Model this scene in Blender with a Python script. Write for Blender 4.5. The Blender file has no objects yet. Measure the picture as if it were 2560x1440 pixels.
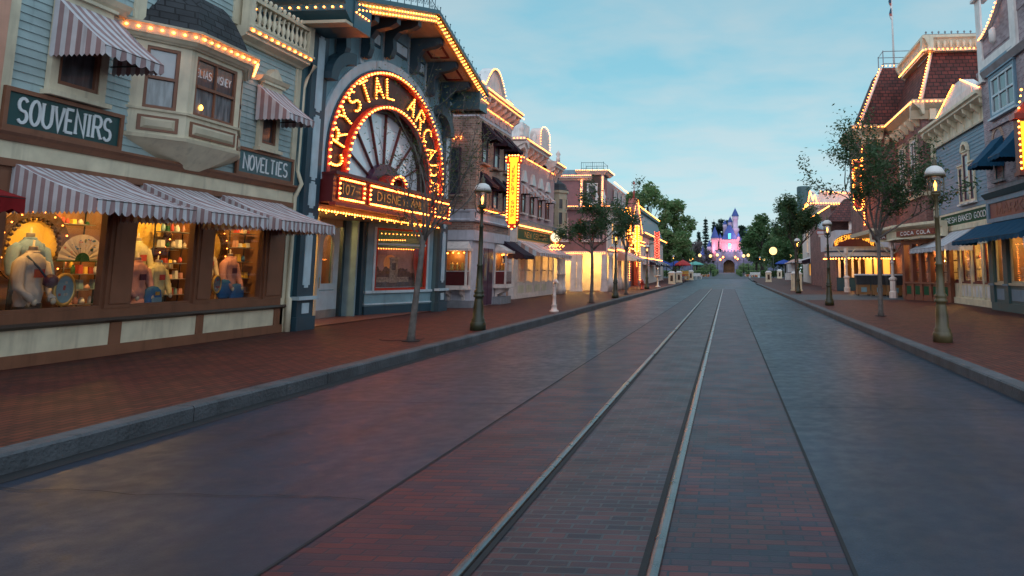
import bpy, math, random
from math import sin, cos, pi, radians, sqrt, atan2
from mathutils import Vector, noise
R = random.Random(7)
SC = bpy.context.scene
COL = SC.collection
CAMP = Vector((0, 0, 1.45))

# ------------------------------------------------------------------ materials
MATS = {}
def _new(name):
    m = bpy.data.materials.new(name); m.use_nodes = True
    nt = m.node_tree; b = nt.nodes['Principled BSDF']
    MATS[name] = m
    return m, nt, b, nt.nodes.new, nt.links.new

def paint(name, c, rough=.5, var=.14, bump=.12, scale=3.0, spec=.5, metal=0, coat=0, dirt=.25):
    """painted or plain surface: slow tone drift, fine speckle, weathering streaks with their own shape, slight bump"""
    m, nt, b, N, L = _new(name)
    tc = N('ShaderNodeTexCoord')
    n1 = N('ShaderNodeTexNoise'); n1.inputs['Scale'].default_value = scale; n1.inputs['Detail'].default_value = 6
    n2 = N('ShaderNodeTexNoise'); n2.inputs['Scale'].default_value = scale*14; n2.inputs['Detail'].default_value = 4
    L(tc.outputs['Object'], n1.inputs['Vector']); L(tc.outputs['Object'], n2.inputs['Vector'])
    mp = N('ShaderNodeMapping'); mp.inputs['Scale'].default_value = (5, 5, .5)
    n3 = N('ShaderNodeTexNoise'); n3.inputs['Scale'].default_value = 1.6; n3.inputs['Detail'].default_value = 8
    L(tc.outputs['Object'], mp.inputs['Vector']); L(mp.outputs['Vector'], n3.inputs['Vector'])
    r1 = N('ShaderNodeMapRange'); r1.inputs['From Min'].default_value = .3; r1.inputs['From Max'].default_value = .7
    r1.inputs['To Min'].default_value = 1-var; r1.inputs['To Max'].default_value = 1+var
    L(n1.outputs['Fac'], r1.inputs['Value'])
    r3 = N('ShaderNodeMapRange'); r3.inputs['From Min'].default_value = .55; r3.inputs['From Max'].default_value = .75
    r3.inputs['To Min'].default_value = 1; r3.inputs['To Max'].default_value = 1-dirt
    L(n3.outputs['Fac'], r3.inputs['Value'])
    mu = N('ShaderNodeMath'); mu.operation = 'MULTIPLY'; L(r1.outputs[0], mu.inputs[0]); L(r3.outputs[0], mu.inputs[1])
    vm = N('ShaderNodeVectorMath'); vm.operation = 'SCALE'; vm.inputs[0].default_value = c; L(mu.outputs[0], vm.inputs['Scale'])
    L(vm.outputs[0], b.inputs['Base Color'])
    rr = N('ShaderNodeMapRange'); rr.inputs['To Min'].default_value = max(.03, rough-.12); rr.inputs['To Max'].default_value = min(1, rough+.12)
    L(n1.outputs['Fac'], rr.inputs['Value']); L(rr.outputs[0], b.inputs['Roughness'])
    if bump:
        bp = N('ShaderNodeBump'); bp.inputs['Strength'].default_value = bump; bp.inputs['Distance'].default_value = .01
        L(n2.outputs['Fac'], bp.inputs['Height']); L(bp.outputs['Normal'], b.inputs['Normal'])
    b.inputs['Specular IOR Level'].default_value = spec; b.inputs['Metallic'].default_value = metal
    b.inputs['Coat Weight'].default_value = coat; b.inputs['Coat Roughness'].default_value = .15
    return m

def brick(name, c1, c2, mortar, bw=.2, rh=.067, ms=.008, rough=.75, rot=False, bump=.5, bias=0.0, var=.3, spec=.4, roughvar=.1):
    m, nt, b, N, L = _new(name)
    tc = N('ShaderNodeTexCoord'); mp = N('ShaderNodeMapping')
    if rot: mp.inputs['Rotation'].default_value = (0, 0, pi/2)
    L(tc.outputs['UV'], mp.inputs['Vector'])
    bt = N('ShaderNodeTexBrick'); bt.inputs['Scale'].default_value = 1
    bt.inputs['Brick Width'].default_value = bw; bt.inputs['Row Height'].default_value = rh
    bt.inputs['Mortar Size'].default_value = ms; bt.inputs['Mortar Smooth'].default_value = .2; bt.inputs['Bias'].default_value = bias
    bt.inputs['Color1'].default_value = (*c1, 1); bt.inputs['Color2'].default_value = (*c2, 1); bt.inputs['Mortar'].default_value = (*mortar, 1)
    L(mp.outputs['Vector'], bt.inputs['Vector'])
    n = N('ShaderNodeTexNoise'); n.inputs['Scale'].default_value = 1.3; n.inputs['Detail'].default_value = 8; L(tc.outputs['UV'], n.inputs['Vector'])
    mr = N('ShaderNodeMapRange'); mr.inputs['From Min'].default_value = .3; mr.inputs['From Max'].default_value = .7
    mr.inputs['To Min'].default_value = 1-var; mr.inputs['To Max'].default_value = 1+var; L(n.outputs['Fac'], mr.inputs['Value'])
    vm = N('ShaderNodeVectorMath'); vm.operation = 'SCALE'; L(bt.outputs['Color'], vm.inputs[0]); L(mr.outputs[0], vm.inputs['Scale'])
    L(vm.outputs[0], b.inputs['Base Color'])
    rr = N('ShaderNodeMapRange'); rr.inputs['From Min'].default_value = .3; rr.inputs['From Max'].default_value = .7
    rr.inputs['To Min'].default_value = rough-roughvar; rr.inputs['To Max'].default_value = rough+roughvar
    n4 = N('ShaderNodeTexNoise'); n4.inputs['Scale'].default_value = 2.7; n4.inputs['Detail'].default_value = 5; L(tc.outputs['UV'], n4.inputs['Vector'])
    L(n4.outputs['Fac'], rr.inputs['Value']); L(rr.outputs[0], b.inputs['Roughness'])
    n2 = N('ShaderNodeTexNoise'); n2.inputs['Scale'].default_value = 60; L(tc.outputs['UV'], n2.inputs['Vector'])
    ad = N('ShaderNodeMath'); ad.operation = 'MULTIPLY_ADD'; ad.inputs[1].default_value = -1; L(bt.outputs['Fac'], ad.inputs[0]); 
    m2 = N('ShaderNodeMath'); m2.operation = 'MULTIPLY'; m2.inputs[1].default_value = .35; L(n2.outputs['Fac'], m2.inputs[0]); L(m2.outputs[0], ad.inputs[2])
    bp = N('ShaderNodeBump'); bp.inputs['Strength'].default_value = bump; bp.inputs['Distance'].default_value = .006
    L(ad.outputs[0], bp.inputs['Height']); L(bp.outputs['Normal'], b.inputs['Normal'])
    b.inputs['Specular IOR Level'].default_value = spec
    return m

def emit(name, c, s):
    m, nt, b, N, L = _new(name)
    b.inputs['Base Color'].default_value = (*[min(1, x) for x in c], 1)
    b.inputs['Emission Color'].default_value = (*c, 1); b.inputs['Emission Strength'].default_value = s
    b.inputs['Roughness'].default_value = .4
    return m

def glass(name, tint=(1, 1, 1), fac=.12, rough=.02):
    m, nt, b, N, L = _new(name)
    nt.nodes.remove(b)
    out = [n for n in nt.nodes if n.type == 'OUTPUT_MATERIAL'][0]
    t = N('ShaderNodeBsdfTransparent'); t.inputs['Color'].default_value = (*tint, 1)
    g = N('ShaderNodeBsdfGlossy'); g.inputs['Roughness'].default_value = rough
    f = N('ShaderNodeLayerWeight'); f.inputs['Blend'].default_value = .5
    pw = N('ShaderNodeMath'); pw.operation = 'POWER'; pw.inputs[1].default_value = 4.5; L(f.outputs['Facing'], pw.inputs[0])
    a = N('ShaderNodeMath'); a.operation = 'MULTIPLY_ADD'; a.inputs[1].default_value = .8; a.inputs[2].default_value = fac+.03; L(pw.outputs[0], a.inputs[0])
    a.use_clamp = True
    mx = N('ShaderNodeMixShader'); L(a.outputs[0], mx.inputs[0]); L(t.outputs[0], mx.inputs[1]); L(g.outputs[0], mx.inputs[2])
    L(mx.outputs[0], out.inputs['Surface'])
    return m

def curtain_pane(name, c1, c2, rough=.07, sx=9.0):
    """old sash glass with a drawn lace curtain close behind: read as one glossy surface"""
    m, nt, b, N, L = _new(name)
    tc = N('ShaderNodeTexCoord'); mp = N('ShaderNodeMapping'); mp.inputs['Scale'].default_value = (sx, sx, 1.2)
    L(tc.outputs['Object'], mp.inputs['Vector'])
    n = N('ShaderNodeTexNoise'); n.inputs['Scale'].default_value = 2; n.inputs['Detail'].default_value = 7; L(mp.outputs[0], n.inputs['Vector'])
    cr = N('ShaderNodeValToRGB'); cr.color_ramp.elements[0].color = (*c1, 1); cr.color_ramp.elements[1].color = (*c2, 1)
    cr.color_ramp.elements[0].position = .38; cr.color_ramp.elements[1].position = .66
    L(n.outputs['Fac'], cr.inputs[0]); L(cr.outputs[0], b.inputs['Base Color'])
    b.inputs['Roughness'].default_value = .5
    b.inputs['Coat Weight'].default_value = 1; b.inputs['Coat Roughness'].default_value = rough; b.inputs['Coat IOR'].default_value = 1.9
    return m

def leafmat(name, c1, c2, c3):
    m, nt, b, N, L = _new(name)
    g = N('ShaderNodeNewGeometry'); cr = N('ShaderNodeValToRGB')
    e = cr.color_ramp.elements; e[0].color = (*c1, 1); e[1].color = (*c3, 1); x = e.new(.5); x.color = (*c2, 1)
    L(g.outputs['Random Per Island'], cr.inputs[0])
    L(cr.outputs[0], b.inputs['Base Color']); b.inputs['Roughness'].default_value = .55
    out = [n for n in nt.nodes if n.type == 'OUTPUT_MATERIAL'][0]
    tr = N('ShaderNodeBsdfTranslucent'); L(cr.outputs[0], tr.inputs['Color'])
    mx = N('ShaderNodeMixShader'); mx.inputs[0].default_value = .45; L(b.outputs[0], mx.inputs[1]); L(tr.outputs[0], mx.inputs[2])
    L(mx.outputs[0], out.inputs['Surface'])
    return m

# paints
paint('aqua', (.36, .47, .47)); paint('cream', (.66, .59, .43)); paint('yellowcloth', (.72, .46, .07), .7); paint('brown', (.21, .088, .048)); paint('darkbrown', (.05, .026, .016))
paint('signgreen', (.018, .07, .07), .45); paint('white', (.66, .66, .64)); paint('letterwhite', (.72, .76, .78), .4, .05)
paint('signslate', (.045, .12, .135), .4)
paint('teal', (.05, .125, .155)); paint('tealdark', (.022, .06, .085)); paint('tealpale', (.46, .58, .64)); paint('tealmid', (.19, .32, .37))
paint('maroon', (.13, .014, .014), .4); paint('red', (.42, .035, .02), .4); paint('archbrown', (.045, .02, .016), .5)
paint('ironteal', (.03, .10, .13), .4); paint('iron', (.02, .022, .02), .45); paint('lampgreen', (.03, .035, .018), .4, .3); paint('lampbronze', (.075, .062, .028), .38, .3)
paint('salmon', (.62, .33, .23)); paint('pinkwall', (.58, .37, .35)); paint('palepink', (.74, .61, .55)); paint('mauve', (.24, .115, .125)); paint('plum', (.07, .02, .05), .4)
paint('bluepaint', (.13, .235, .32)); paint('navy', (.008, .055, .11), .75, .1); paint('slateteal', (.045, .10, .11)); paint('creamdark', (.48, .42, .3))
paint('stonegrey', (.22, .22, .24), .7, .25); paint('lilacgrey', (.56, .53, .58)); paint('green', (.01, .075, .035), .65, spec=.2); paint('redbrown', (.17, .055, .035), .5)
paint('gold', (.6, .36, .08), .35, .1, metal=.3); paint('wood', (.26, .12, .04), .5, .2); paint('darkwood', (.05, .022, .01), .5, .2)
paint('slateroof', (.028, .03, .036), .65, .3, .4); paint('bluemansard', (.13, .18, .21), .5, .2); paint('verdigris', (.10, .28, .30), .5)
paint('canvaswhite', (.57, .56, .58), .85, .08, .3, 6, .2); paint('canvasbrown', (.33, .225, .225), .85, .08, .3, 6, .2)
paint('canvasplum', (.03, .018, .03), .85, .1, .3, 6, .2); paint('canvasred', (.22, .01, .012), .85, .1, .3, 6, .2); paint('canvaspink', (.5, .3, .25), .85, .08, .3, 6, .2)
paint('canvasgrey', (.45, .46, .5), .85, .08, .3, 6, .2); paint('canvasnavy', (.008, .06, .12), .85, .1, .3, 6, .2); paint('umbblue', (.02, .06, .3), .8); paint('umbgreen', (.1, .35, .3), .8); paint('umbred', (.4, .03, .03), .8)
paint('concrete', (.068, .073, .082), .7, .4, 1.2, 2.2, dirt=.5); paint('bark', (.12, .105, .095), .85, .35, 1.0, 9); paint('barkdark', (.045, .035, .03), .85, .35, 1.0, 9)
paint('castlepink', (.62, .30, .36), .7); paint('castleblue', (.03, .07, .28), .5); paint('castlestone', (.10, .125, .19), .8, .5, 1, .6); paint('castlelilac', (.55, .45, .6), .7)
paint('skin', (.5, .42, .32), .6); paint('shirtblue', (.16, .26, .4), .8); paint('shirtcream', (.5, .42, .36), .85); paint('shirtgold', (.55, .48, .25), .85); paint('shirtpink', (.55, .25, .2), .85)
paint('cloth_blue', (.02, .12, .3), .8); paint('cloth_red', (.4, .05, .04), .7); paint('black', (.008, .008, .008), .5); paint('jarred', (.35, .06, .04), .3)
paint('zinc', (.35, .36, .37), .35, .2, metal=.7)
brick('brickwall', (.38, .20, .15), (.17, .085, .07), (.36, .31, .27), bias=-.1)
brick('bricklight', (.46, .29, .22), (.34, .19, .14), (.42, .36, .3))
brick('brickgrey', (.38, .33, .35), (.22, .165, .19), (.33, .31, .33), bias=.1)
brick('brickred', (.25, .10, .085), (.12, .05, .048), (.25, .19, .18))
brick('shingle', (.15, .035, .028), (.07, .018, .016), (.012, .006, .006), bw=.3, rh=.2, ms=.022, rough=.7, bump=.9)
brick('shinglegrey', (.04, .044, .05), (.02, .022, .026), (.006, .006, .007), bw=.25, rh=.13, ms=.012, rough=.7, bump=.9)
brick('sidewalk', (.125, .030, .021), (.062, .018, .015), (.010, .007, .008), bw=.2, rh=.1, ms=.010, rough=.62, rot=True, bump=.3, var=.14, spec=.22, roughvar=.03)
brick('trackbrick', (.092, .018, .020), (.018, .018, .034), (.012, .017, .030), bw=.2, rh=.075, ms=.007, rough=.47, bump=.4, bias=.1, spec=.3, roughvar=.04, var=.3)
brick('trackdark', (.075, .026, .030), (.008, .011, .022), (.045, .048, .056), bw=.2, rh=.075, ms=.008, rough=.47, bump=.5, bias=-.1, spec=.3, roughvar=.05)
brick('plazabrick', (.14, .06, .05), (.1, .05, .045), (.08, .06, .055), bw=.2, rh=.1, rough=.55)

def roadmat():
    m, nt, b, N, L = _new('asphalt')
    tc = N('ShaderNodeTexCoord')
    def noise(sc, det, mp=None, rough=.55):
        n = N('ShaderNodeTexNoise'); n.inputs['Scale'].default_value = sc; n.inputs['Detail'].default_value = det; n.inputs['Roughness'].default_value = rough
        if mp:
            q = N('ShaderNodeMapping'); q.inputs['Scale'].default_value = mp; L(tc.outputs['Object'], q.inputs['Vector']); L(q.outputs[0], n.inputs['Vector'])
        else: L(tc.outputs['Object'], n.inputs['Vector'])
        return n.outputs['Fac']
    def rng(x, a, b_, c, d):
        r = N('ShaderNodeMapRange'); r.inputs['From Min'].default_value = a; r.inputs['From Max'].default_value = b_; r.inputs['To Min'].default_value = c; r.inputs['To Max'].default_value = d; L(x, r.inputs['Value']); return r.outputs[0]
    def mul(x, y):
        r = N('ShaderNodeMath'); r.operation = 'MULTIPLY'; L(x, r.inputs[0]); L(y, r.inputs[1]); return r.outputs[0]
    big = rng(noise(.45, 6), .35, .65, .8, 1.2); streak = rng(noise(1.0, 7, (3.2, .12, 1)), .35, .7, 1.15, .78); grit = rng(noise(85, 3), .3, .7, .62, 1.42); spot = rng(noise(3.1, 3), .66, .72, 1, .62); pale = rng(noise(1.7, 8, (1, 1, 1), .7), .62, .7, 1, 1.35)
    f = mul(mul(mul(big, streak), mul(grit, spot)), pale)
    v = N('ShaderNodeVectorMath'); v.operation = 'SCALE'; v.inputs[0].default_value = (.017, .027, .046); L(f, v.inputs['Scale']); L(v.outputs[0], b.inputs['Base Color'])
    b.inputs['Specular IOR Level'].default_value = .34
    L(mul(rng(noise(.7, 6), .3, .7, .40, .50), rng(noise(6, 4), .35, .65, .9, 1.15)), b.inputs['Roughness'])
    bp = N('ShaderNodeBump'); bp.inputs['Strength'].default_value = .3; bp.inputs['Distance'].default_value = .003; L(noise(90, 2), bp.inputs['Height']); L(bp.outputs[0], b.inputs['Normal'])
    return m
m = roadmat()
paint('asphaltdark', (.04, .04, .044), .5, .16, .9, 1.1); paint('joint', (.008, .008, .01), .8)
paint('steel', (.16, .17, .185), .3, .2, .1, 5, metal=.9, dirt=.4); paint('hedge', (.02, .06, .015), .8, .5, 1, 6)
glass('shopglass', (1, 1, 1), .02); glass('lampglass', (.96, .96, .96), .05)
curtain_pane('pane_dark', (.02, .026, .034), (.07, .08, .095)); curtain_pane('pane_lace', (.06, .075, .085), (.22, .25, .27)); curtain_pane('pane_blind', (.26, .3, .33), (.33, .37, .4), sx=1.5)
curtain_pane('pane_sky', (.78, .84, .9), (.93, .95, .97), .04, 1.0)  # pale sky reflection and white curtains painted into the pane colour
emit('bulb', (1, .25, .035), 16.0); emit('bulbred', (1, .12, .07), 4.0); emit('globe', (1, .62, .22), 1.6); emit('flame', (1, .36, .05), 9.0)
emit('litwin', (1, .46, .09), .75); emit('litsign', (1, .40, .02), 1.9); emit('clockface', (1, .86, .55), 1.0); emit('amber', (1, .4, .04), 1.6); emit('cyanlight', (.1, .8, .75), .7)
emit('castleglow', (.75, .27, .33), .42)
leafmat('leaf', (.04, .075, .025), (.07, .11, .035), (.14, .12, .04)); leafmat('leafdark', (.03, .08, .034), (.055, .12, .045), (.09, .14, .058)); leafmat('leafmid', (.06, .14, .05), (.09, .19, .065), (.15, .19, .08))
leafmat('leafbg', (.10, .20, .07), (.15, .26, .09), (.24, .25, .11)); leafmat('leafconifer', (.015, .045, .034), (.025, .06, .04), (.035, .07, .045)); leafmat('leafmauve', (.15, .11, .12), (.18, .13, .13), (.13, .13, .11))

# ------------------------------------------------------------------ frames and mesh builder
class Frame:
    """a facade plane: u runs along it (metres), d stands out of it, z is up"""
    def __init__(s, ox, oy, ux, uy, nx, ny, flip=1):
        s.o = (ox, oy); s.u = (ux, uy); s.n = (nx, ny); s.flip = flip
    def P(s, u, d, z):
        return (s.o[0]+s.u[0]*u+s.n[0]*d, s.o[1]+s.u[1]*u+s.n[1]*d, z)
def FL(x): return Frame(x, 0, 0, 1, 1, 0)            # left side of the street, u = Y
def FR(x): return Frame(x, 0, 0, 1, -1, 0, -1)       # right side of the street, u = Y
def FY(y): return Frame(0, y, 1, 0, 0, -1)           # facing the camera, u = X
def FS(x0, y0, x1, y1, flip=1, side=1):               # slanted facade from a to b
    l = sqrt((x1-x0)**2+(y1-y0)**2); ux, uy = (x1-x0)/l, (y1-y0)/l
    return Frame(x0, y0, ux, uy, uy*side, -ux*side, flip)

class MB:
    def __init__(s): s.v = []; s.f = []; s.mi = []; s.mats = []; s.sm = []
    def m(s, mat):
        if mat not in s.mats: s.mats.append(mat)
        return s.mats.index(mat)
    def face(s, pts, mat, sm=False):
        i = len(s.v); s.v += [tuple(p) for p in pts]; s.f.append(tuple(range(i, i+len(pts)))); s.mi.append(s.m(mat)); s.sm.append(sm); return s
    def hexa(s, p, mat):
        i = len(s.v); s.v += [tuple(q) for q in p]; k = s.m(mat)
        for q in ((0, 1, 2, 3), (7, 6, 5, 4), (0, 4, 5, 1), (1, 5, 6, 2), (2, 6, 7, 3), (3, 7, 4, 0)):
            s.f.append(tuple(i+j for j in q)); s.mi.append(k); s.sm.append(False)
        return s
    def box(s, x0, x1, y0, y1, z0, z1, mat):
        return s.hexa([(x0, y0, z0), (x1, y0, z0), (x1, y1, z0), (x0, y1, z0), (x0, y0, z1), (x1, y0, z1), (x1, y1, z1), (x0, y1, z1)], mat)
    def fb(s, F, u0, u1, d0, d1, z0, z1, mat):
        P = F.P
        return s.hexa([P(u0, d0, z0), P(u1, d0, z0), P(u1, d1, z0), P(u0, d1, z0), P(u0, d0, z1), P(u1, d0, z1), P(u1, d1, z1), P(u0, d1, z1)], mat)
    def prof(s, F, prof, u0, u1, mat, cap=True):
        """profile [(d,z)..] pushed along u"""
        n = len(prof); i = len(s.v); k = s.m(mat)
        for u in (u0, u1):
            for d, z in prof: s.v.append(F.P(u, d, z))
        for j in range(n):
            a, b = j, (j+1) % n
            s.f.append((i+a, i+b, i+n+b, i+n+a)); s.mi.append(k); s.sm.append(False)
        if cap:
            s.f.append(tuple(range(i, i+n))); s.mi.append(k); s.sm.append(False)
            s.f.append(tuple(range(i+2*n-1, i+n-1, -1))); s.mi.append(k); s.sm.append(False)
        return s
    def loft(s, rings, mat, closed=True, caps=True, sm=True):
        n = len(rings[0]); i = len(s.v); k = s.m(mat)
        for r in rings: s.v += [tuple(p) for p in r]
        for a in range(len(rings)-1):
            for j in range(n if closed else n-1):
                b = (j+1) % n
                s.f.append((i+a*n+j, i+a*n+b, i+(a+1)*n+b, i+(a+1)*n+j)); s.mi.append(k); s.sm.append(sm)
        if caps and closed:
            s.f.append(tuple(range(i+n-1, i-1, -1))); s.mi.append(k); s.sm.append(False)
            e = i+(len(rings)-1)*n; s.f.append(tuple(range(e, e+n))); s.mi.append(k); s.sm.append(False)
        return s
    def lathe(s, c, prof, mat, n=14, sq=None, sm=True):
        """prof [(r,z)..] round a vertical axis at c (z offsets added)"""
        rings = []
        for r, z in prof:
            rings.append([(c[0]+r*cos(2*pi*(j+.5)/n), c[1]+r*sin(2*pi*(j+.5)/n), c[2]+z) for j in range(n)])
        return s.loft(rings, mat, sm=sm)
    def tube(s, pts, r, mat, n=6):
        pts = [Vector(p) for p in pts]; rings = []
        for i, p in enumerate(pts):
            t = (pts[min(i+1, len(pts)-1)]-pts[max(i-1, 0)])
            if t.length < 1e-6: t = Vector((0, 0, 1))
            t.normalize(); a = t.orthogonal().normalized() if abs(t.z) > .9 else t.cross(Vector((0, 0, 1))).normalized()
            b = t.cross(a); rr = r[i] if isinstance(r, (list, tuple)) else r
            rings.append([p+a*rr*cos(2*pi*j/n)+b*rr*sin(2*pi*j/n) for j in range(n)])
        return s.loft(rings, mat)
    def ball(s, c, r, mat, n=10, k=6, sz=1):
        return s.lathe(c, [(max(.001, r*sin(pi*i/k)), -r*sz*cos(pi*i/k)) for i in range(k+1)], mat, n)
    def plan(s, pts, z0, z1, mat, pts1=None):
        pts1 = pts1 or pts
        return s.loft([[(x, y, z0) for x, y in pts], [(x, y, z1) for x, y in pts1]], mat, sm=False)
    def build(s, name, root=None, label=None, loc=None, parent=None):
        """link as one object. root: the thing (its base point is subtracted); parent: the part above it"""
        L0 = Vector(root['_l']) if root is not None and '_l' in root else Vector(loc or (0, 0, 0))
        me = bpy.data.meshes.new(name)
        me.from_pydata([tuple(Vector(p)-L0) for p in s.v], [], s.f)
        me.polygons.foreach_set('material_index', s.mi); me.polygons.foreach_set('use_smooth', s.sm)
        for mt in s.mats: me.materials.append(MATS[mt])
        uv = me.uv_layers.new(name='UVMap'); V = s.v; data = []
        for p in me.polygons:
            n = p.normal; ax = max(range(3), key=lambda q: abs(n[q]))
            for vi in p.vertices:
                x, y, z = V[vi]
                if ax == 2: data += [x, y]
                else: data += [x*abs(n[1])+y*abs(n[0]) if abs(n[0]) > .2 and abs(n[1]) > .2 else (y if ax == 0 else x), z]
        uv.data.foreach_set('uv', data)
        me.update()
        o = bpy.data.objects.new(name, me); COL.objects.link(o)
        if root is None or '_l' not in root: o.location = L0
        p = parent or root
        if p is not None: o.parent = p
        if label: o['label'] = label
        return o

def thing(name, label, cat, loc, group=None, rz=0):
    o = bpy.data.objects.new(name, None); COL.objects.link(o); o.location = loc; o.rotation_euler = (0, 0, rz)
    o.empty_display_size = .2; o['label'] = label; o['category'] = cat; o['_l'] = tuple(loc)
    if group: o['group'] = group
    return o
def single(o, label, cat, group=None):
    o['label'] = label; o['category'] = cat
    if group: o['group'] = group
    return o
def struct(o): o['kind'] = 'structure'; return o
def rep(o, offs):
    out = []
    for d in offs:
        c = o.copy(); COL.objects.link(c); c.parent = o.parent; c.location = Vector(o.location)+Vector(d); out.append(c)
        for ch in [x for x in bpy.data.objects if x.parent == o and x is not c]:
            g = ch.copy(); COL.objects.link(g); g.parent = c
    return out
def copy_tree(src, loc, label=None, group=None, rz=None, scale=None):
    r = src.copy(); COL.objects.link(r); r.location = loc
    if rz is not None: r.rotation_euler = (0, 0, rz)
    if scale: r.scale = (scale,)*3
    if label: r['label'] = label
    if group: r['group'] = group
    for ch in [x for x in bpy.data.objects if x.parent == src]:
        c = ch.copy(); COL.objects.link(c); c.parent = r
        for g in [x for x in bpy.data.objects if x.parent == ch]:
            h = g.copy(); COL.objects.link(h); h.parent = c
    return r

# ---- light bulbs: gathered per thing, the 100 largest in view as parts, the rest as one part
BULBS = {}
def bulbs(root, pts, r=.024, mat='bulb'):
    BULBS.setdefault(root.name, (root, []))[1].extend([(tuple(p), r*.87, mat) for p in pts])
def line(a, b, step, skip=0):
    a = Vector(a); b = Vector(b); n = max(1, int(round((b-a).length/step)))
    return [a+(b-a)*((i+.5)/n) for i in range(n)]
_bm = {}
def bulb_mesh(r, mat):
    k = (round(r, 3), mat)
    if k not in _bm:
        b = MB(); b.lathe((0, 0, 0), [(.001, -r), (r*.8, -r*.6), (r, 0), (r*.8, r*.6), (.001, r)], mat, 6)
        me = bpy.data.meshes.new('light_bulb'); me.from_pydata(b.v, [], b.f); me.materials.append(MATS[mat]); _bm[k] = me
    return _bm[k]
def flush_bulbs():
    for root, lst in BULBS.values():
        L0 = Vector(root['_l'])
        lst.sort(key=lambda t: (Vector(t[0])-CAMP).length/t[1])
        for p, r, mt in lst[:100]:
            o = bpy.data.objects.new('light_bulb', bulb_mesh(r, mt)); COL.objects.link(o); o.parent = root; o.location = Vector(p)-L0; o.scale = (R.uniform(.86, 1.12),)*3
        rest = lst[100:]
        if rest:
            b = MB()
            for p, r, mt in rest:
                b.lathe(p, [(.001, -r), (r, 0), (.001, r)], mt, 5)
            o = b.build('bulb_string', root); o['kind'] = 'stuff'

# ---- stroke lettering
def _arc(cx, cy, rx, ry, a0, a1, n=9): return [(cx+rx*cos(radians(a0+(a1-a0)*i/n)), cy+ry*sin(radians(a0+(a1-a0)*i/n))) for i in range(n+1)]
GL = {
 'A': [[(0, 0), (.5, 1), (1, 0)], [(.2, .36), (.8, .36)]],
 'B': [[(0, 0), (0, 1)], [(0, 1), (.55, 1)]+_arc(.55, .76, .4, .24, 90, -90, 6)+[(0, .52)], [(.55, .52)]+_arc(.55, .26, .45, .26, 90, -90, 6)+[(0, 0)]],
 'C': [_arc(.52, .5, .5, .5, 50, 310, 14)],
 'D': [[(0, 0), (0, 1)], [(0, 1), (.4, 1)]+_arc(.4, .5, .58, .5, 90, -90, 9)+[(0, 0)]],
 'E': [[(0, 0), (0, 1)], [(0, 1), (.9, 1)], [(0, .52), (.7, .52)], [(0, 0), (.92, 0)]],
 'F': [[(0, 0), (0, 1)], [(0, 1), (.9, 1)], [(0, .52), (.7, .52)]],
 'G': [_arc(.52, .5, .5, .5, 50, 350, 14)+[(1, .45), (.62, .45)]],
 'H': [[(0, 0), (0, 1)], [(1, 0), (1, 1)], [(0, .52), (1, .52)]],
 'I': [[(.5, 0), (.5, 1)]],
 'J': [[(.8, 1), (.8, .25)]+_arc(.45, .25, .35, .25, 0, -180, 8)],
 'K': [[(0, 0), (0, 1)], [(1, 1), (.08, .42)], [(.3, .58), (1, 0)]],
 'L': [[(0, 1), (0, 0)], [(0, 0), (.88, 0)]],
 'M': [[(0, 0), (.05, 1), (.5, .2), (.95, 1), (1, 0)]],
 'N': [[(0, 0), (0, 1), (1, 0), (1, 1)]],
 'O': [_arc(.5, .5, .5, .5, 90, 450, 18)],
 'P': [[(0, 0), (0, 1)], [(0, 1), (.55, 1)]+_arc(.55, .73, .42, .27, 90, -90, 7)+[(0, .46)]],
 'R': [[(0, 0), (0, 1)], [(0, 1), (.55, 1)]+_arc(.55, .75, .4, .25, 90, -90, 7)+[(0, .5)], [(.5, .5), (1, 0)]],
 'S': [_arc(.5, .74, .43, .26, 30, 270, 9)+_arc(.5, .25, .46, .25, 90, -150, 9)[1:]],
 'T': [[(.5, 0), (.5, 1)], [(0, 1), (1, 1)]],
 'U': [[(0, 1), (0, .35)]+_arc(.5, .35, .5, .35, 180, 360, 8)+[(1, 1)]],
 'V': [[(0, 1), (.5, 0), (1, 1)]],
 'W': [[(0, 1), (.25, 0), (.5, .75), (.75, 0), (1, 1)]],
 'Y': [[(0, 1), (.5, .48), (1, 1)], [(.5, .48), (.5, 0)]],
 '1': [[(.25, .8), (.5, 1), (.5, 0)]], '0': [_arc(.5, .5, .42, .5, 90, 450, 16)], '7': [[(0, 1), (1, 1), (.35, 0)]], '-': [[(.1, .5), (.9, .5)]],
 '8': [_arc(.5, .75, .36, .25, 90, 450, 12), _arc(.5, .26, .43, .26, 90, 450, 12)], '9': [_arc(.5, .7, .42, .3, 0, 360, 12)+[(.85, .2), (.4, 0)]],
}
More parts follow.
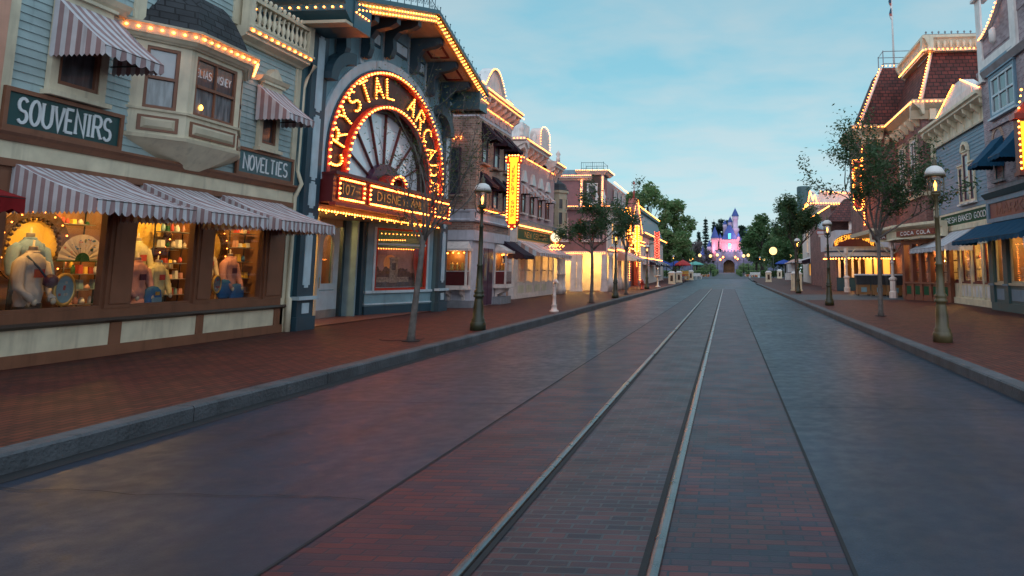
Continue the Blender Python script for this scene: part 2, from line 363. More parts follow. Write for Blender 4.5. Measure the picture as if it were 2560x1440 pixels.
def ribbon(mb, pts, t, T, d0, d1, mat):
    """flat band of width t along 2D pts; T(x,y,d) gives the 3D point"""
    P = [Vector(p) for p in pts]; n = len(P); Lf = []; Rt = []
    closed = (P[0]-P[-1]).length < 1e-4 and n > 3
    for i in range(n):
        if closed: a = P[(i-1) % (n-1)]; b = P[(i+1) % (n-1)]
        else: a = P[max(0, i-1)]; b = P[min(n-1, i+1)]
        d1_ = (P[i]-a); d2_ = (b-P[i])
        if d1_.length < 1e-6: d1_ = d2_
        if d2_.length < 1e-6: d2_ = d1_
        d1_ = d1_.normalized(); d2_ = d2_.normalized(); tt = (d1_+d2_)
        tt = tt.normalized() if tt.length > .2 else d2_
        nn = Vector((-tt.y, tt.x)); c = max(.45, abs(nn.dot(Vector((-d2_.y, d2_.x)))))
        Lf.append(P[i]+nn*t/2/c); Rt.append(P[i]-nn*t/2/c)
    rings = [[T(Lf[i].x, Lf[i].y, d1), T(Rt[i].x, Rt[i].y, d1), T(Rt[i].x, Rt[i].y, d0), T(Lf[i].x, Lf[i].y, d0)] for i in range(n)]
    mb.loft(rings, mat, sm=False)
def glyph(mb, ch, w, h, t, T, d0, d1, mat, serif=0):
    for k, st in enumerate(GL.get(ch, [])):
        pts = [(x*w, y*h) for x, y in st]; e = k*.0006
        ribbon(mb, pts, t, T, d0, d1+e, mat)
        if serif:
            for a, b in ((st[0], st[1]), (st[-1], st[-2])):
                if a[1] in (0, 1) and abs(a[1]-b[1]) > .3 and ch not in 'OCSGQ':
                    y = a[1]*h; s = serif
                    yy = y+(t*.28 if a[1] == 0 else -t*.28)
                    ribbon(mb, [(a[0]*w-s, yy), (a[0]*w+s, yy)], t*.55, T, d0, d1+.0021+e, mat)
def words(root, F, txt, uc, z0, width, h, mat, t=None, d=.0, th=.012, serif=True, gap=.3, name='lettering', parent=None, wf=None):
    """one line of letters centred on uc, each letter cut and proud of the board"""
    mb = MB(); adv = [.5 if c in 'I1' else (.6 if c == ' ' else {'L': .78, 'T': .9, 'E': .88, 'F': .85, 'M': 1.15}.get(c, 1.0)) for c in txt]; g_ = gap
    lw = width/(sum(adv)+g_*(len(txt)-1)); t = t or h*.118
    x = -width/2
    for ch, av in zip(txt, adv):
        w = lw*av; off = x
        T = lambda a, b, dd, off=off: F.P(uc+F.flip*(off+a), dd, z0+b)
        glyph(mb, ch, w, h, t, T, d, d+th, mat, h*.075 if serif else 0)
        x += w+g_*lw
    return mb.build(name, root, parent=parent)

# ---- facade pieces
def holes(mb, F, u0, u1, d0, d1, z0, z1, hs, mat):
    """wall slab with rectangular openings hs = [(u0,u1,z0,z1)..]"""
    us = sorted(set([u0, u1]+[x for h in hs for x in h[:2]])); us = [u for u in us if u0 <= u <= u1]
    for a, b in zip(us, us[1:]):
        c = (a+b)/2; cuts = sorted([(h[2], h[3]) for h in hs if h[0] < c < h[1]]); z = z0
        for lo, hi in cuts:
            if lo > z: mb.fb(F, a, b, d0, d1, z, lo, mat)
            z = hi
        if z < z1: mb.fb(F, a, b, d0, d1, z, z1, mat)
def window(root, F, u0, u1, z0, z1, fm='brown', pane='pane_dark', cols=1, rows=2, t=.055, d=.0, proud=.05, sill=None, case=None, cw=.1, arch=False, name='window'):
    f = MB()
    if case:
        e = .004
        f.fb(F, u0-cw, u0, d, d+proud+.02, z0-cw, z1+cw, case); f.fb(F, u1, u1+cw, d, d+proud+.02, z0-cw, z1+cw, case)
        f.fb(F, u0, u1, d, d+proud+.02, z1, z1+cw, case); f.fb(F, u0, u1, d, d+proud+.02, z0-cw, z0, case)
        f.fb(F, u0-cw-.03, u1+cw+.03, d, d+proud+.07, z1+cw, z1+cw+.05, case)
    D = d+proud
    f.fb(F, u0, u0+t, d, D, z0, z1, fm); f.fb(F, u1-t, u1, d, D, z0, z1, fm)
    f.fb(F, u0+t, u1-t, d, D, z0, z0+t, fm); f.fb(F, u0+t, u1-t, d, D, z1-t, z1, fm)
    for i in range(1, rows):
        z = z0+(z1-z0)*i/rows; f.fb(F, u0+t, u1-t, d, D-.004, z-t*.4, z+t*.4, fm)
    for i in range(1, cols):
        u = u0+(u1-u0)*i/cols; f.fb(F, u-t*.3, u+t*.3, d, D-.008, z0+t, z1-t, fm)
    if sill: f.fb(F, u0-cw-.05, u1+cw+.05, d, D+.1, z0-.07-(cw if case else 0), z0-(cw if case else 0), sill)
    o = f.build(name, root)
    p = MB(); q = d+.012
    p.fb(F, u0+t*.5, u1-t*.5, d+.004, q, z0+t*.5, z1-t*.5, pane); p.build('pane', root, parent=o)
    return o
def awning(root, F, u0, u1, zt, zf, dep, drop=.2, mats=('canvaswhite', 'canvasbrown'), sw=.12, d0=.03, label=None, side=True, scal=True):
    """sloping cloth canopy in stripes with a scalloped valance, drooping side wings and iron arms"""
    mb = MB(); n = max(2, int(round((u1-u0)/sw))); P = F.P
    for i in range(n):
        a = u0+(u1-u0)*i/n; b = u0+(u1-u0)*(i+1)/n; mt = mats[i % len(mats)] if len(mats) < 3 else mats[i % 4 % len(mats)]
        sag = .03*dep; K = 5; ra = []; rb = []
        for k in range(K+1):
            q = k/K; dd = d0+dep*q; zz = zt+(zf-zt)*q-sag*sin(pi*q)*1.3; wr = lambda u_: .012*dep*sin(pi*q)*(sin(u_*9.1+q*3)+.6*sin(u_*23+q*7)); za_, zb_ = zz+wr(a), zz+wr(b); ra.append(P(a, dd, za_)); rb.append(P(b, dd, zb_))
        for k in range(K):
            mb.face([ra[k], ra[k+1], rb[k+1], rb[k]], mt, True)
            mb.face([Vector(p)-Vector((0, 0, .012)) for p in (ra[k], rb[k], rb[k+1], ra[k+1])], mt, True)
        # valance
        S = 4; top = [P(a+(b-a)*s/S, d0+dep+.004, zf) for s in range(S+1)]
        lo = [P(a+(b-a)*s/S+.004*sin(i*2.3), d0+dep+.004+.014*sin((i+s/S)*1.7), zf-drop*(.74+.26*abs(sin(pi*((i % 2)+s/S)/2))+.02*sin(i*3.1)) if scal else zf-drop) for s in range(S+1)]
        for s in range(S): mb.face([top[s], lo[s], lo[s+1], top[s+1]], mt, False)
    if side:
        for u in (u0, u1):
            m2 = max(2, int(dep/sw)+1)
            for i in range(m2):
                a = i/m2; b = (i+1)/m2; mt = mats[i % len(mats)]
                za = zt+(zf-zt)*a-.03*dep*sin(pi*a); zb = zt+(zf-zt)*b-.03*dep*sin(pi*b); zl = zf-drop*.78
                mb.face([P(u, d0+dep*a, za), P(u, d0+dep*b, zb), P(u, d0+dep*b, zl), P(u, d0+dep*(a+b)/2, zl-drop*.22), P(u, d0+dep*a, zl)], mt)
        if F: 
            for u in (u0+.03, u1-.03): mb.tube([P(u, d0, zf-.02), P(u, d0+dep, zf-.02)], .012, 'iron', 5)
    mb.tube([P(u0, d0+dep-.006, zf-.015), P(u1, d0+dep-.006, zf-.015)], .014, 'iron', 5)
    return mb.build('awning', root, label)
def cornice(root, F, u0, u1, z, h, dep, mat, name='cornice', d=0.0, brackets=0, bmat=None, bh=.3, dent=False, lightstep=0, lr=.024):
    mb = MB()
    pr = [(d, z), (d, z+h), (d+dep, z+h), (d+dep, z+h*.72), (d+dep*.82, z+h*.6), (d+dep*.82, z+h*.42), (d+dep*.35, z+h*.16), (d+dep*.25, z)]
    mb.prof(F, pr, u0, u1, mat)
    o = mb.build(name, root)
    if brackets:
        bm = MB(); w = .07
        bm.prof(F, [(d, z+h*.4), (d, z-bh), (d+dep*.12, z-bh), (d+dep*.25, z-bh*.45), (d+dep*.7, z-.01), (d+dep*.75, z+h*.4)], u0+.08, u0+.08+w*1.6, bmat or mat)
        b0 = bm.build('bracket', root); st = (u1-u0-.16-w*1.6)/(brackets-1)
        rep(b0, [(F.u[0]*st*i, F.u[1]*st*i, 0) for i in range(1, brackets)])
    if lightstep:
        bulbs(root, line(F.P(u0, d+dep+.022, z+h*.84), F.P(u1, d+dep+.022, z+h*.84), lightstep), lr)
    return o
def siding(root, F, u0, u1, z0, z1, mat, pitch=.125, d=0.0):
    mb = MB(); z = z0
    while z < z1-.01:
        t = min(z+pitch, z1)
        mb.prof(F, [(d, z), (d, t), (d+.004, t), (d+.02, z)], u0, u1, mat, cap=True); z = t
    return mb.build('clapboard', root)
ROOMLAMPS = [(-11.4, 11.9, 2.75, 50), (-11.5, 14.0, 2.75, 30), (-11.5, 9.6, 2.75, 30), (-11.3, 16.6, 2.7, 90), (-12.0, 19.5, 2.7, 60), (-11.6, 22.0, 2.6, 25)]
SPOTS = [(-9.95, 9.3, 2.78, 70), (-9.95, 10.2, 2.78, 70), (-9.95, 11.3, 2.78, 60), (-9.95, 12.2, 2.78, 60), (-9.95, 13.2, 2.78, 60), (-9.95, 14.1, 2.78, 60)]
SKYS = 1.08
# ------------------------------------------------------------------ ground
def gz(y):
    pts = [(-1e9, 0), (82, 0), (120, .42), (200, .95), (260, 1.2), (1e9, 1.2)]
    for (a, za), (b, zb) in zip(pts, pts[1:]):
        if a <= y <= b: return za if zb == za else za+(zb-za)*(y-a)/(b-a)
YS = [-12, -6, 0, 6, 12, 18, 24, 30, 36, 42, 48, 56, 64, 72, 82, 95, 108, 120, 145, 170, 200, 230, 260]
def sheet(name, x0, x1, ys, h, mat, dz=0):
    mb = MB()
    for a, b in zip(ys, ys[1:]):
        mb.face([(x0, a, gz(a)+h), (x1, a, gz(a)+h), (x1, b, gz(b)+h), (x0, b, gz(b)+h)], mat)
    return mb.build(name)
mb = MB()
for a, b in zip([-60, -12]+YS[1:]+[320, 500], [-12]+YS[1:]+[320, 500, 1500]):
    mb.face([(-900, a, gz(a)-.02), (900, a, gz(a)-.02), (900, b, gz(b)-.02), (-900, b, gz(b)-.02)], 'concrete')
struct(mb.build('ground'))
road = struct(sheet('road', -5.2, 3.28, YS[:17]+[112], 0, 'asphalt'))
tb = struct(sheet('track_bed', -2.25, .59, [-12, 0, 6, 12, 18, 24, 30, 40, 50, 60], .004, 'trackbrick'))
td = sheet('track_centre', -1.26, -.42, [-12, 0, 6, 12, 18, 24, 30, 40, 50, 60], .008, 'trackdark'); td['kind'] = 'structure'
# cast joints, crack
j = MB()
def strip(mb, pts, w, z, mat):
    for a, b in zip(pts, pts[1:]):
        dx, dy = b[0]-a[0], b[1]-a[1]; l = sqrt(dx*dx+dy*dy) or 1; nx, ny = -dy/l*w/2, dx/l*w/2
        mb.face([(a[0]-nx, a[1]-ny, z), (b[0]-nx, b[1]-ny, z), (b[0]+nx, b[1]+ny, z), (a[0]+nx, a[1]+ny, z)], mat)
strip(j, [(-2.262, -4), (-2.262, 60)], .022, .0085, 'joint'); strip(j, [(.60, -4), (.60, 60)], .022, .0085, 'joint')
for y in (1.9, 7.93, 14.0, 20.1, 26.2, 32.4, 38.7, 45, 52, 60, 70, 80):
    strip(j, [(-5.2, y), (-2.275, y)], .012, .0085, 'joint'); strip(j, [(.612, y+.05), (3.28, y+.05)], .012, .0085, 'joint')
o = j.build('joint', road)
c = MB(); q = random.Random(4); pts = []
x = -5.2; y = 4.72
while x < -2.3: pts.append((x, y)); x += .09; y += q.uniform(-.035, .03)*.8
strip(c, pts, .008, .0088, 'joint')
pts = [(1.2, 11.0)]
for i in range(22): pts.append((pts[-1][0]+.09, pts[-1][1]+q.uniform(-.05, .06)))
strip(c, pts, .005, .0088, 'joint'); c.build('crack', road)
pt = MB()  # repaired patches far down the road
pt.face([(-2.2, 62, .006), (-.2, 62, .006), (-.2, 68, .006), (-2.2, 68, .006)], 'asphaltdark'); pt.face([(.9, 60.5, .006), (2.1, 60.5, .006), (2.1, 65, .006), (.9, 65, .006)], 'asphaltdark')
pt.face([(-1.6, 72, .006), (.9, 72, .006), (.9, 84, .006), (-1.6, 84, .006)], 'asphaltdark'); pt.build('patch', road)
# rails
def rail(x, inner, label):
    mb = MB(); w = .026
    ys = [-12, 0, 8, 16, 24, 32, 40, 50, 60]
    for a, b in zip(ys, ys[1:]):
        mb.prof(Frame(x, 0, 0, 1, 1, 0), [(-w-.012, .009), (-w, .02), (-w*.4, .025), (w*.4, .025), (w, .02), (w+.004, .009)], a, b, 'steel', cap=False)
    o = mb.build('rail'); single(o, label, 'rail', 'rails of the street railway')
    g = MB(); g.face([(x+inner*.036, -12, .0125), (x+inner*.072, -12, .0125), (x+inner*.072, 60, .0125), (x+inner*.036, 60, .0125)], 'joint'); g.build('flangeway', o)
rail(-1.31, 1, 'left steel tramway rail set in brick paving'); rail(-.37, -1, 'right steel tramway rail set in brick paving')
# kerbs: cast lengths with tight gaps
def kerb(side, x0, x1, label):
    s = MB(); y = -12; q = random.Random(3+side)
    while y < 84:
        L_ = 2.35; e = .006
        bev = .02
        xa, xb = (x0, x1)
        f = xb if side < 0 else xa
        pr = [(xa, -.02), (xa, .15 if side < 0 else .13), (xa+(0 if side < 0 else bev), .15), (xb-(bev if side < 0 else 0), .15), (xb, .13 if side < 0 else .15), (xb, -.02)]
        s.prof(Frame(0, 0, 0, 1, 1, 0), pr, y+e, y+L_-e, 'concrete'); y += L_
    for a, b in zip(YS[13:17], YS[14:17]+[112]):
        s.hexa([(x0, a, gz(a)-.02), (x1, a, gz(a)-.02), (x1, b, gz(b)-.02), (x0, b, gz(b)-.02), (x0, a, gz(a)+.15), (x1, a, gz(a)+.15), (x1, b, gz(b)+.15), (x0, b, gz(b)+.15)], 'concrete') if a >= 84 else None
    o = s.build('kerb'); o['kind'] = 'structure'
kerb(-1, -5.42, -5.2, ''); kerb(1, 3.28, 3.5, '')
g = MB(); g.face([(-5.2, -12, .003), (-5.0, -12, .003), (-5.0, 84, .003), (-5.2, 84, .003)], 'joint'); 
g2 = g.build('gutter', road)
ysw = [y for y in YS if y <= 82]+[95, 108, 112]
sw = MB()
for a, b in zip(ysw, ysw[1:]):
    sw.face([(-5.42, a, gz(a)+.146), (-16, a, gz(a)+.146), (-16, b, gz(b)+.146), (-5.42, b, gz(b)+.146)], 'sidewalk')
o = struct(sw.build('sidewalk'))
sw = MB()
for a, b in zip(ysw, ysw[1:]):
    sw.face([(3.5, a, gz(a)+.146), (22, a, gz(a)+.146), (22, b, gz(b)+.146), (3.5, b, gz(b)+.146)], 'sidewalk')
o = struct(sw.build('sidewalk'))
cr = MB(); cr.face([(3.5, 33.5, .151), (22, 37, .151), (22, 43, .151), (3.5, 41.5, .151)], 'concrete'); struct(cr.build('crossing'))
struct(sheet('plaza', -60, 60, [112, 120, 145, 170, 200, 230], .03, 'concrete'))
# utility lids in the left pavement
for (x, y, r, lb) in ((-6.35, 13.75, .42, 'round brick-inlaid lid in the pavement by the nearest street tree'), ):
    mb = MB(); mb.lathe((x, y, .147), [(r, 0), (r, .004)], 'joint', 28); mb.lathe((x, y, .1515), [(r-.02, 0), (r-.02, .004)], 'sidewalk', 28)
    single(mb.build('utility_lid', loc=(x, y, .147)), lb, 'utility lid')

# ------------------------------------------------------------------ far left neighbour (edge of frame)
r = thing('corner_shop', 'salmon painted shop front edge at far left with dark red awning', 'building', (-9.66, 7, .15))
F = FL(-9.66); mb = MB(); mb.fb(F, 3.0, 8.48, -3, 0, .15, 9, 'salmon'); mb.fb(F, 8.3, 8.49, 0, .06, .15, 9, 'salmon'); mb.build('wall', r)
awning(r, F, 5.2, 8.05, 2.75, 2.35, 1.05, .2, ('canvasred',), .15)

# ------------------------------------------------------------------ souvenir shop
r = thing('souvenir_shop', 'pale aqua clapboard souvenir shop with cream bay window and striped awnings', 'building', (-9.7, 11.8, .15))
SHOP = r; F = FL(-9.7)
siding(r, F, 8.66, 12.84, 3.36, 8.6, 'aqua', .118); siding(r, F, 12.84, 15.05, 3.36, 6.05, 'aqua', .118)
mb = MB()   # carcass behind the boards
mb.fb(F, 8.5, 15.05, -.12, -.002, 2.9, 6.05, 'aqua'); mb.fb(F, 8.5, 12.84, -.12, -.002, 6.05, 8.6, 'aqua'); mb.fb(F, 8.5, 15.05, -6, -.13, 2.95, 6.4, 'darkbrown'); mb.fb(F, 8.5, 12.84, -6, -.13, 6.4, 8.6, 'darkbrown')
mb.build('wall', r)
mb = MB(); mb.fb(F, 8.5, 8.66, 0, .06, 3.3, 8.6, 'cream'); mb.build('corner_board', r)
mb = MB(); mb.fb(F, 12.78, 13.04, 0, .05, 6.32, 8.6, 'cream'); mb.fb(F, 12.80, 13.04, -.6, -.001, 6.3, 8.6, 'cream'); mb.build('corner_board', r)
mb = MB(); mb.fb(F, 10.5, 10.72, 0, .05, 5.5, 8.6, 'cream'); mb.build('corner_board', r)
mb = MB(); mb.fb(F, 14.93, 15.1, 0, .05, .15, 6.05, 'cream'); mb.build('corner_board', r)
# belt course
mb = MB()
mb.fb(F, 8.5, 15.05, 0, .1, 2.86, 2.96, 'brown'); mb.fb(F, 8.5, 15.05, 0, .07, 2.96, 3.2, 'cream'); mb.prof(F, [(0, 3.2), (0, 3.345), (.17, 3.345), (.17, 3.31), (.13, 3.27), (.1, 3.2)], 8.5, 15.06, 'brown')
mb.build('belt_course', r)
# shop front
mb = MB()
mb.fb(F, 8.5, 15.02, -.05, .06, .15, .32, 'brown'); mb.fb(F, 8.5, 15.02, -.05, .02, .32, .66, 'cream')
for a, b in ((8.5, 8.7), (10.66, 10.86), (12.5, 12.66), (14.75, 15.02)): mb.fb(F, a, b, .02, .05, .32, .66, 'brown')
mb.prof(F, [(-.05, .66), (-.05, .74), (.1, .74), (.12, .70), (.06, .66)], 8.5, 15.04, 'darkbrown')
mb.fb(F, 8.5, 15.02, -.05, .04, .74, .88, 'brown')
for a, b in ((8.5, 8.82), (10.5, 10.98), (12.36, 12.78), (14.32, 14.95)):
    mb.fb(F, a, b, -.12, .05, .88, 2.86, 'brown'); mb.fb(F, a+.06, b-.06, .05, .075, .95, 2.8, 'brown')
mb.fb(F, 8.5, 15.02, -.12, .03, 2.62, 2.86, 'darkbrown')
mb.fb(F, 15.0, 15.12, -.3, .03, .15, 2.9, 'cream'); mb.build('shopfront', r)
for a, b in ((8.82, 10.5), (10.98, 12.36), (12.78, 14.32)):
    f = MB(); t = .05
    f.fb(F, a, a+t, -.1, .0, .88, 2.62, 'brown'); f.fb(F, b-t, b, -.1, .0, .88, 2.62, 'brown'); f.fb(F, a+t, b-t, -.1, .0, .88, .93, 'brown')
    o = f.build('display_window', r); p = MB(); p.fb(F, a+t, b-t, -.055, -.05, .93, 2.62, 'shopglass'); p.build('pane', r, parent=o)
# room behind
mb = MB(); X0 = -12.3
mb.box(X0, -9.83, 8.55, 14.95, .62, .66, 'darkwood'); mb.box(X0-.1, X0, 8.55, 14.95, .5, 2.95, 'wood'); mb.box(X0, -9.83, 8.45, 8.55, .5, 2.95, 'wood'); mb.box(X0, -9.83, 14.95, 15.02, .5, 2.95, 'wood'); mb.box(X0, -9.83, 8.5, 15.0, 2.88, 2.94, 'darkwood')

mb.build('display_room', r)
# tall upper window left
window(r, F, 9.27, 9.95, 4.14, 5.35, 'brown', 'pane_dark', 1, 2, .06, .02, .06, 'cream', 'cream', .12)
awning(r, F, 9.13, 10.18, 5.42, 4.66, .86, .17, ('canvaswhite', 'canvasbrown'), .085, .06, 'red-brown and white striped window awning left of the bay')
mb = MB(); mb.prof(F, [(0, 5.5), (0, 5.66), (.2, 5.66), (.16, 5.58), (.1, 5.5)], 9.05, 10.3, 'cream'); mb.build('window_hood', r)
window(r, F, 13.83, 14.28, 4.1, 5.25, 'brown', 'pane_dark', 1, 2, .05, .02, .06, 'cream', 'cream', .1)
awning(r, F, 13.62, 14.48, 5.3, 4.68, .75, .15, ('canvaswhite', 'canvasbrown'), .085, .06, 'small striped window awning right of the bay')
mb = MB(); mb.prof(F, [(0, 5.38), (0, 5.5), (.2, 5.5), (.16, 5.43), (.1, 5.38)], 13.6, 14.5, 'cream')
mb.hexa([F.P(13.8, 0, 5.5), F.P(14.3, 0, 5.5), F.P(14.3, .16, 5.5), F.P(13.8, .16, 5.5), F.P(14.0, 0, 5.72), F.P(14.1, 0, 5.72), F.P(14.1, .16, 5.72), F.P(14.0, .16, 5.72)], 'cream'); mb.build('window_hood', r)
# shop awnings
for a, b, lb in ((8.82, 10.6, 'leftmost grey striped shop awning'), (10.95, 12.4, 'middle grey striped shop awning'), (12.8, 14.62, 'rightmost grey striped shop awning')):
    awning(r, F, a, b, 2.93, 2.42, 1.3, .21, ('canvaswhite', 'canvasbrown'), .068, .04, lb)
# bay window
def bay_plan(e): 
    # plan of the bay grown by e
    return [(-9.7, 10.58-e*1.2), (-9.22+e, 11.27-e*.45), (-9.22+e, 12.55+e*.45), (-9.7, 13.27+e*1.2)]
bay = MB()
def bslab(z0, z1, e0, e1, mat):
    a = bay_plan(e0); b = bay_plan(e1); bay.plan([(-9.75, a[0][1])]+a+[(-9.75, a[3][1])], z0, z1, mat, [(-9.75, b[0][1])]+b+[(-9.75, b[3][1])])
bslab(3.64, 3.70, .05, .07, 'cream'); bslab(3.70, 4.10, .0, .0, 'cream'); bslab(4.10, 4.14, .04, .05, 'cream')
bslab(5.2, 5.27, .0, .0, 'cream'); bslab(5.27, 5.31, .05, .08, 'cream')
# posts
fr = [FS(-9.7, 10.58, -9.22, 11.27), FS(-9.22, 11.27, -9.22, 12.55), FS(-9.22, 12.55, -9.7, 13.27)]
lens = [.84, 1.28, .865]
for f_, l_ in zip(fr, lens):
    pw = .2 if l_ < 1 else .14
    bay.fb(f_, 0, pw, -.06, .0, 4.14, 5.2, 'cream'); bay.fb(f_, l_-pw*.8, l_, -.06, .0, 4.14, 5.2, 'cream')
bo = bay.build('bay_window', r)
for k, (f_, l_) in enumerate(zip(fr, lens)):
    pw = .2 if l_ < 1 else .14; a, b = pw, l_-pw*.8; f2 = MB(); t = .05
    f2.fb(f_, a, a+t, -.06, -.01, 4.14, 5.2, 'brown'); f2.fb(f_, b-t, b, -.06, -.01, 4.14, 5.2, 'brown'); f2.fb(f_, a+t, b-t, -.06, -.01, 4.14, 4.2, 'brown'); f2.fb(f_, a+t, b-t, -.06, -.01, 5.15, 5.2, 'brown'); f2.fb(f_, a+t, b-t, -.05, .005, 4.65, 4.7, 'brown')
    if k == 1: f2.fb(f_, (a+b)/2-.015, (a+b)/2+.015, -.05, -.012, 4.2, 5.15, 'brown')
    o = f2.build('bay_sash', r, parent=bo)
    p = MB(); p.fb(f_, a+t, b-t, -.055, -.045, 4.2, 4.65, 'pane_lace'); p.fb(f_, a+t, b-t, -.055, -.045, 4.7, 5.15, 'pane_blind' if k == 0 else 'pane_dark')
    p.build('bay_pane', r, parent=bo)
    # raised panel in the apron
    g = MB(); g.fb(f_, a-.05, b+.05, 0, .02, 3.76, 4.02, 'brown'); g.hexa([f_.P(a, .02, 3.8), f_.P(b, .02, 3.8), f_.P(b, .02, 3.98), f_.P(a, .02, 3.98), f_.P(a+.05, .045, 3.84), f_.P(b-.05, .045, 3.84), f_.P(b-.05, .045, 3.94), f_.P(a+.05, .045, 3.94)], 'creamdark'); g.build('apron_panel', r, parent=bo)
words(r, fr[1], 'ELIAS', .38, 4.86, .36, .14, 'letterwhite', .02, -.044, .002, True, .25, 'window_lettering', bo)
words(r, fr[1], 'DISNEY', .86, 4.86, .40, .14, 'letterwhite', .02, -.044, .002, True, .25, 'window_lettering', bo)
g = MB(); g.lathe(fr[1].P(.36, -.035, 4.28), [(.02, 0), (.035, .04), (.02, .08), (.001, .1)], 'flame', 8); g.build('window_lamp', r, parent=bo)
# tapered underside
a = bay_plan(.05); u = MB(); rings = []
for q, z in ((1, 3.64), (.86, 3.56), (.6, 3.42), (.25, 3.25), (.03, 3.2)):
    cy = 11.95; rings.append([(-9.75, cy+(a[0][1]-cy)*q, z), (a[0][0], cy+(a[0][1]-cy)*q, z), (-9.7+(a[1][0]+9.7)*q, cy+(a[1][1]-cy)*(q*.9+.1*0), z), (-9.7+(a[2][0]+9.7)*q, cy+(a[2][1]-cy)*q, z), (a[3][0], cy+(a[3][1]-cy)*q, z), (-9.75, cy+(a[3][1]-cy)*q, z)])
u.loft(rings, 'cream', sm=False); u.build('bay_corbel', r)
# cornice of the bay
u = MB()
def uslab(z0, z1, e0, e1, mat):
    a = bay_plan(e0); b = bay_plan(e1); u.plan([(-9.75, a[0][1])]+a+[(-9.75, a[3][1])], z0, z1, mat, [(-9.75, b[0][1])]+b+[(-9.75, b[3][1])])
uslab(5.30, 5.36, .10, .16, 'cream'); uslab(5.36, 5.50, .18, .22, 'cream'); uslab(5.5, 5.54, .26, .27, 'cream'); u.build('bay_cornice', r)
a = bay_plan(.235)
for s_ in range(3): bulbs(r, line((a[s_][0], a[s_][1], 5.43), (a[s_+1][0], a[s_+1][1], 5.43), .17), .026)
# shingled bell roof of the bay
rf = MB(); rings = []
for q, z in ((1.0, 5.545), (.94, 5.62), (.82, 5.86), (.66, 6.12), (.50, 6.3), (.42, 6.36)):
    a = bay_plan(.12); cy = 11.93
    rings.append([(-9.7, cy+(a[0][1]-cy)*q*.93, z), (-9.7+(a[1][0]+9.7)*q, cy+(a[1][1]-cy)*q, z), (-9.7+(a[2][0]+9.7)*q, cy+(a[2][1]-cy)*q, z), (-9.7, cy+(a[3][1]-cy)*q*.93, z)])
rf.loft(rings, 'shinglegrey', sm=False); rf.build('bay_roof', r)
# balcony cornice and balustrade
cornice(r, F, 12.9, 15.08, 6.02, .24, .3, 'cream', lightstep=.2, lr=.026)
mb = MB(); mb.fb(F, 12.9, 15.1, .0, .34, 6.26, 6.31, 'cream'); mb.fb(F, 13.0, 15.05, .14, .27, 6.36, 6.41, 'cream'); mb.fb(F, 13.0, 15.05, .12, .29, 6.86, 6.93, 'cream'); mb.fb(F, 14.93, 15.1, .12, .3, 6.31, 6.98, 'cream'); mb.fb(F, 12.9, 13.04, .12, .3, 6.31, 6.98, 'cream')
mb.build('balustrade_rail', r)
bl = MB(); P0 = F.P(13.15, .205, 6.41)
bl.lathe(P0, [(.028, 0), (.045, .03), (.02, .07), (.05, .16), (.045, .22), (.02, .3), (.022, .36), (.04, .42), (.03, .45)], 'cream', 8)
b0 = bl.build('baluster', r); rep(b0, [(0, .158*i, 0) for i in range(1, 12)])
bl = MB(); bl.lathe((P0[0], P0[1], 6.93), [(.03, 0), (.02, .03), (.045, .08), (.03, .13), (.001, .15)], 'cream', 8)
b0 = bl.build('finial', r); rep(b0, [(0, .158*i, 0) for i in range(1, 12)])
mb = MB(); mb.tube([F.P(15.2, .3, 6.15), F.P(15.2, .1, 5.8), F.P(15.16, .08, 5.6), F.P(15.14, .08, 3.7), F.P(15.14, .2, 3.4), F.P(15.12, .08, 3.1), F.P(15.1, .09, .9), F.P(15.1, .12, .86), F.P(15.1, .12, .15)], [.05, .045, .045, .045, .045, .045, .045, .065, .065], 'cream', 8); mb.build('downspout', r)
# signs
def board_sign(name, label, F, u0, u1, z0, z1, txt, tw, th, frame='brown', board='signgreen', lm='letterwhite', d=.06, border=.06, serif=True, gap=.28, t=None):
    s = thing(name, label, 'sign', F.P((u0+u1)/2, d, z0)); b = MB()
    b.fb(F, u0, u1, d, d+.05, z0, z0+border, frame); b.fb(F, u0, u1, d, d+.05, z1-border, z1, frame); b.fb(F, u0, u0+border, d, d+.05, z0+border, z1-border, frame); b.fb(F, u1-border, u1, d, d+.05, z0+border, z1-border, frame); b.build('frame', s)
    b = MB(); b.fb(F, u0+border, u1-border, d, d+.022, z0+border, z1-border, board); b.build('board', s)
    words(s, F, txt, (u0+u1)/2, (z0+z1)/2-th/2, tw, th, lm, t, d+.022, .012, serif, gap)
    return s
board_sign('shop_sign', 'dark green board lettered SOUVENIRS in white with brown frame', F, 8.56, 10.45, 3.35, 3.93, 'SOUVENIRS', 1.48, .34, gap=.3)
board_sign('shop_sign', 'slate green board lettered NOVELTIES beside the bay window', F, 13.13, 14.97, 3.36, 3.92, 'NOVELTIES', 1.42, .29, board='signslate', gap=.26)
# ------------------------------------------------------------------ arcade building (teal, arched)
r = thing('arcade_building', 'teal arcade building with glowing arched sign and gabled roof', 'building', (-9.6, 19.5, .15)); ARC = r
F = FL(-9.6); CU = 19.55; CZ = 4.32; RO = 2.8; RI = 1.98; CZI = 4.08; AX = 1.25; ZL = 3.62
class _FA:
    def P(s, u, d, z): return F.P(CU+(u-CU)*AX, d, z)
FA = _FA()
UX = lambda u: CU+(u-CU)*AX
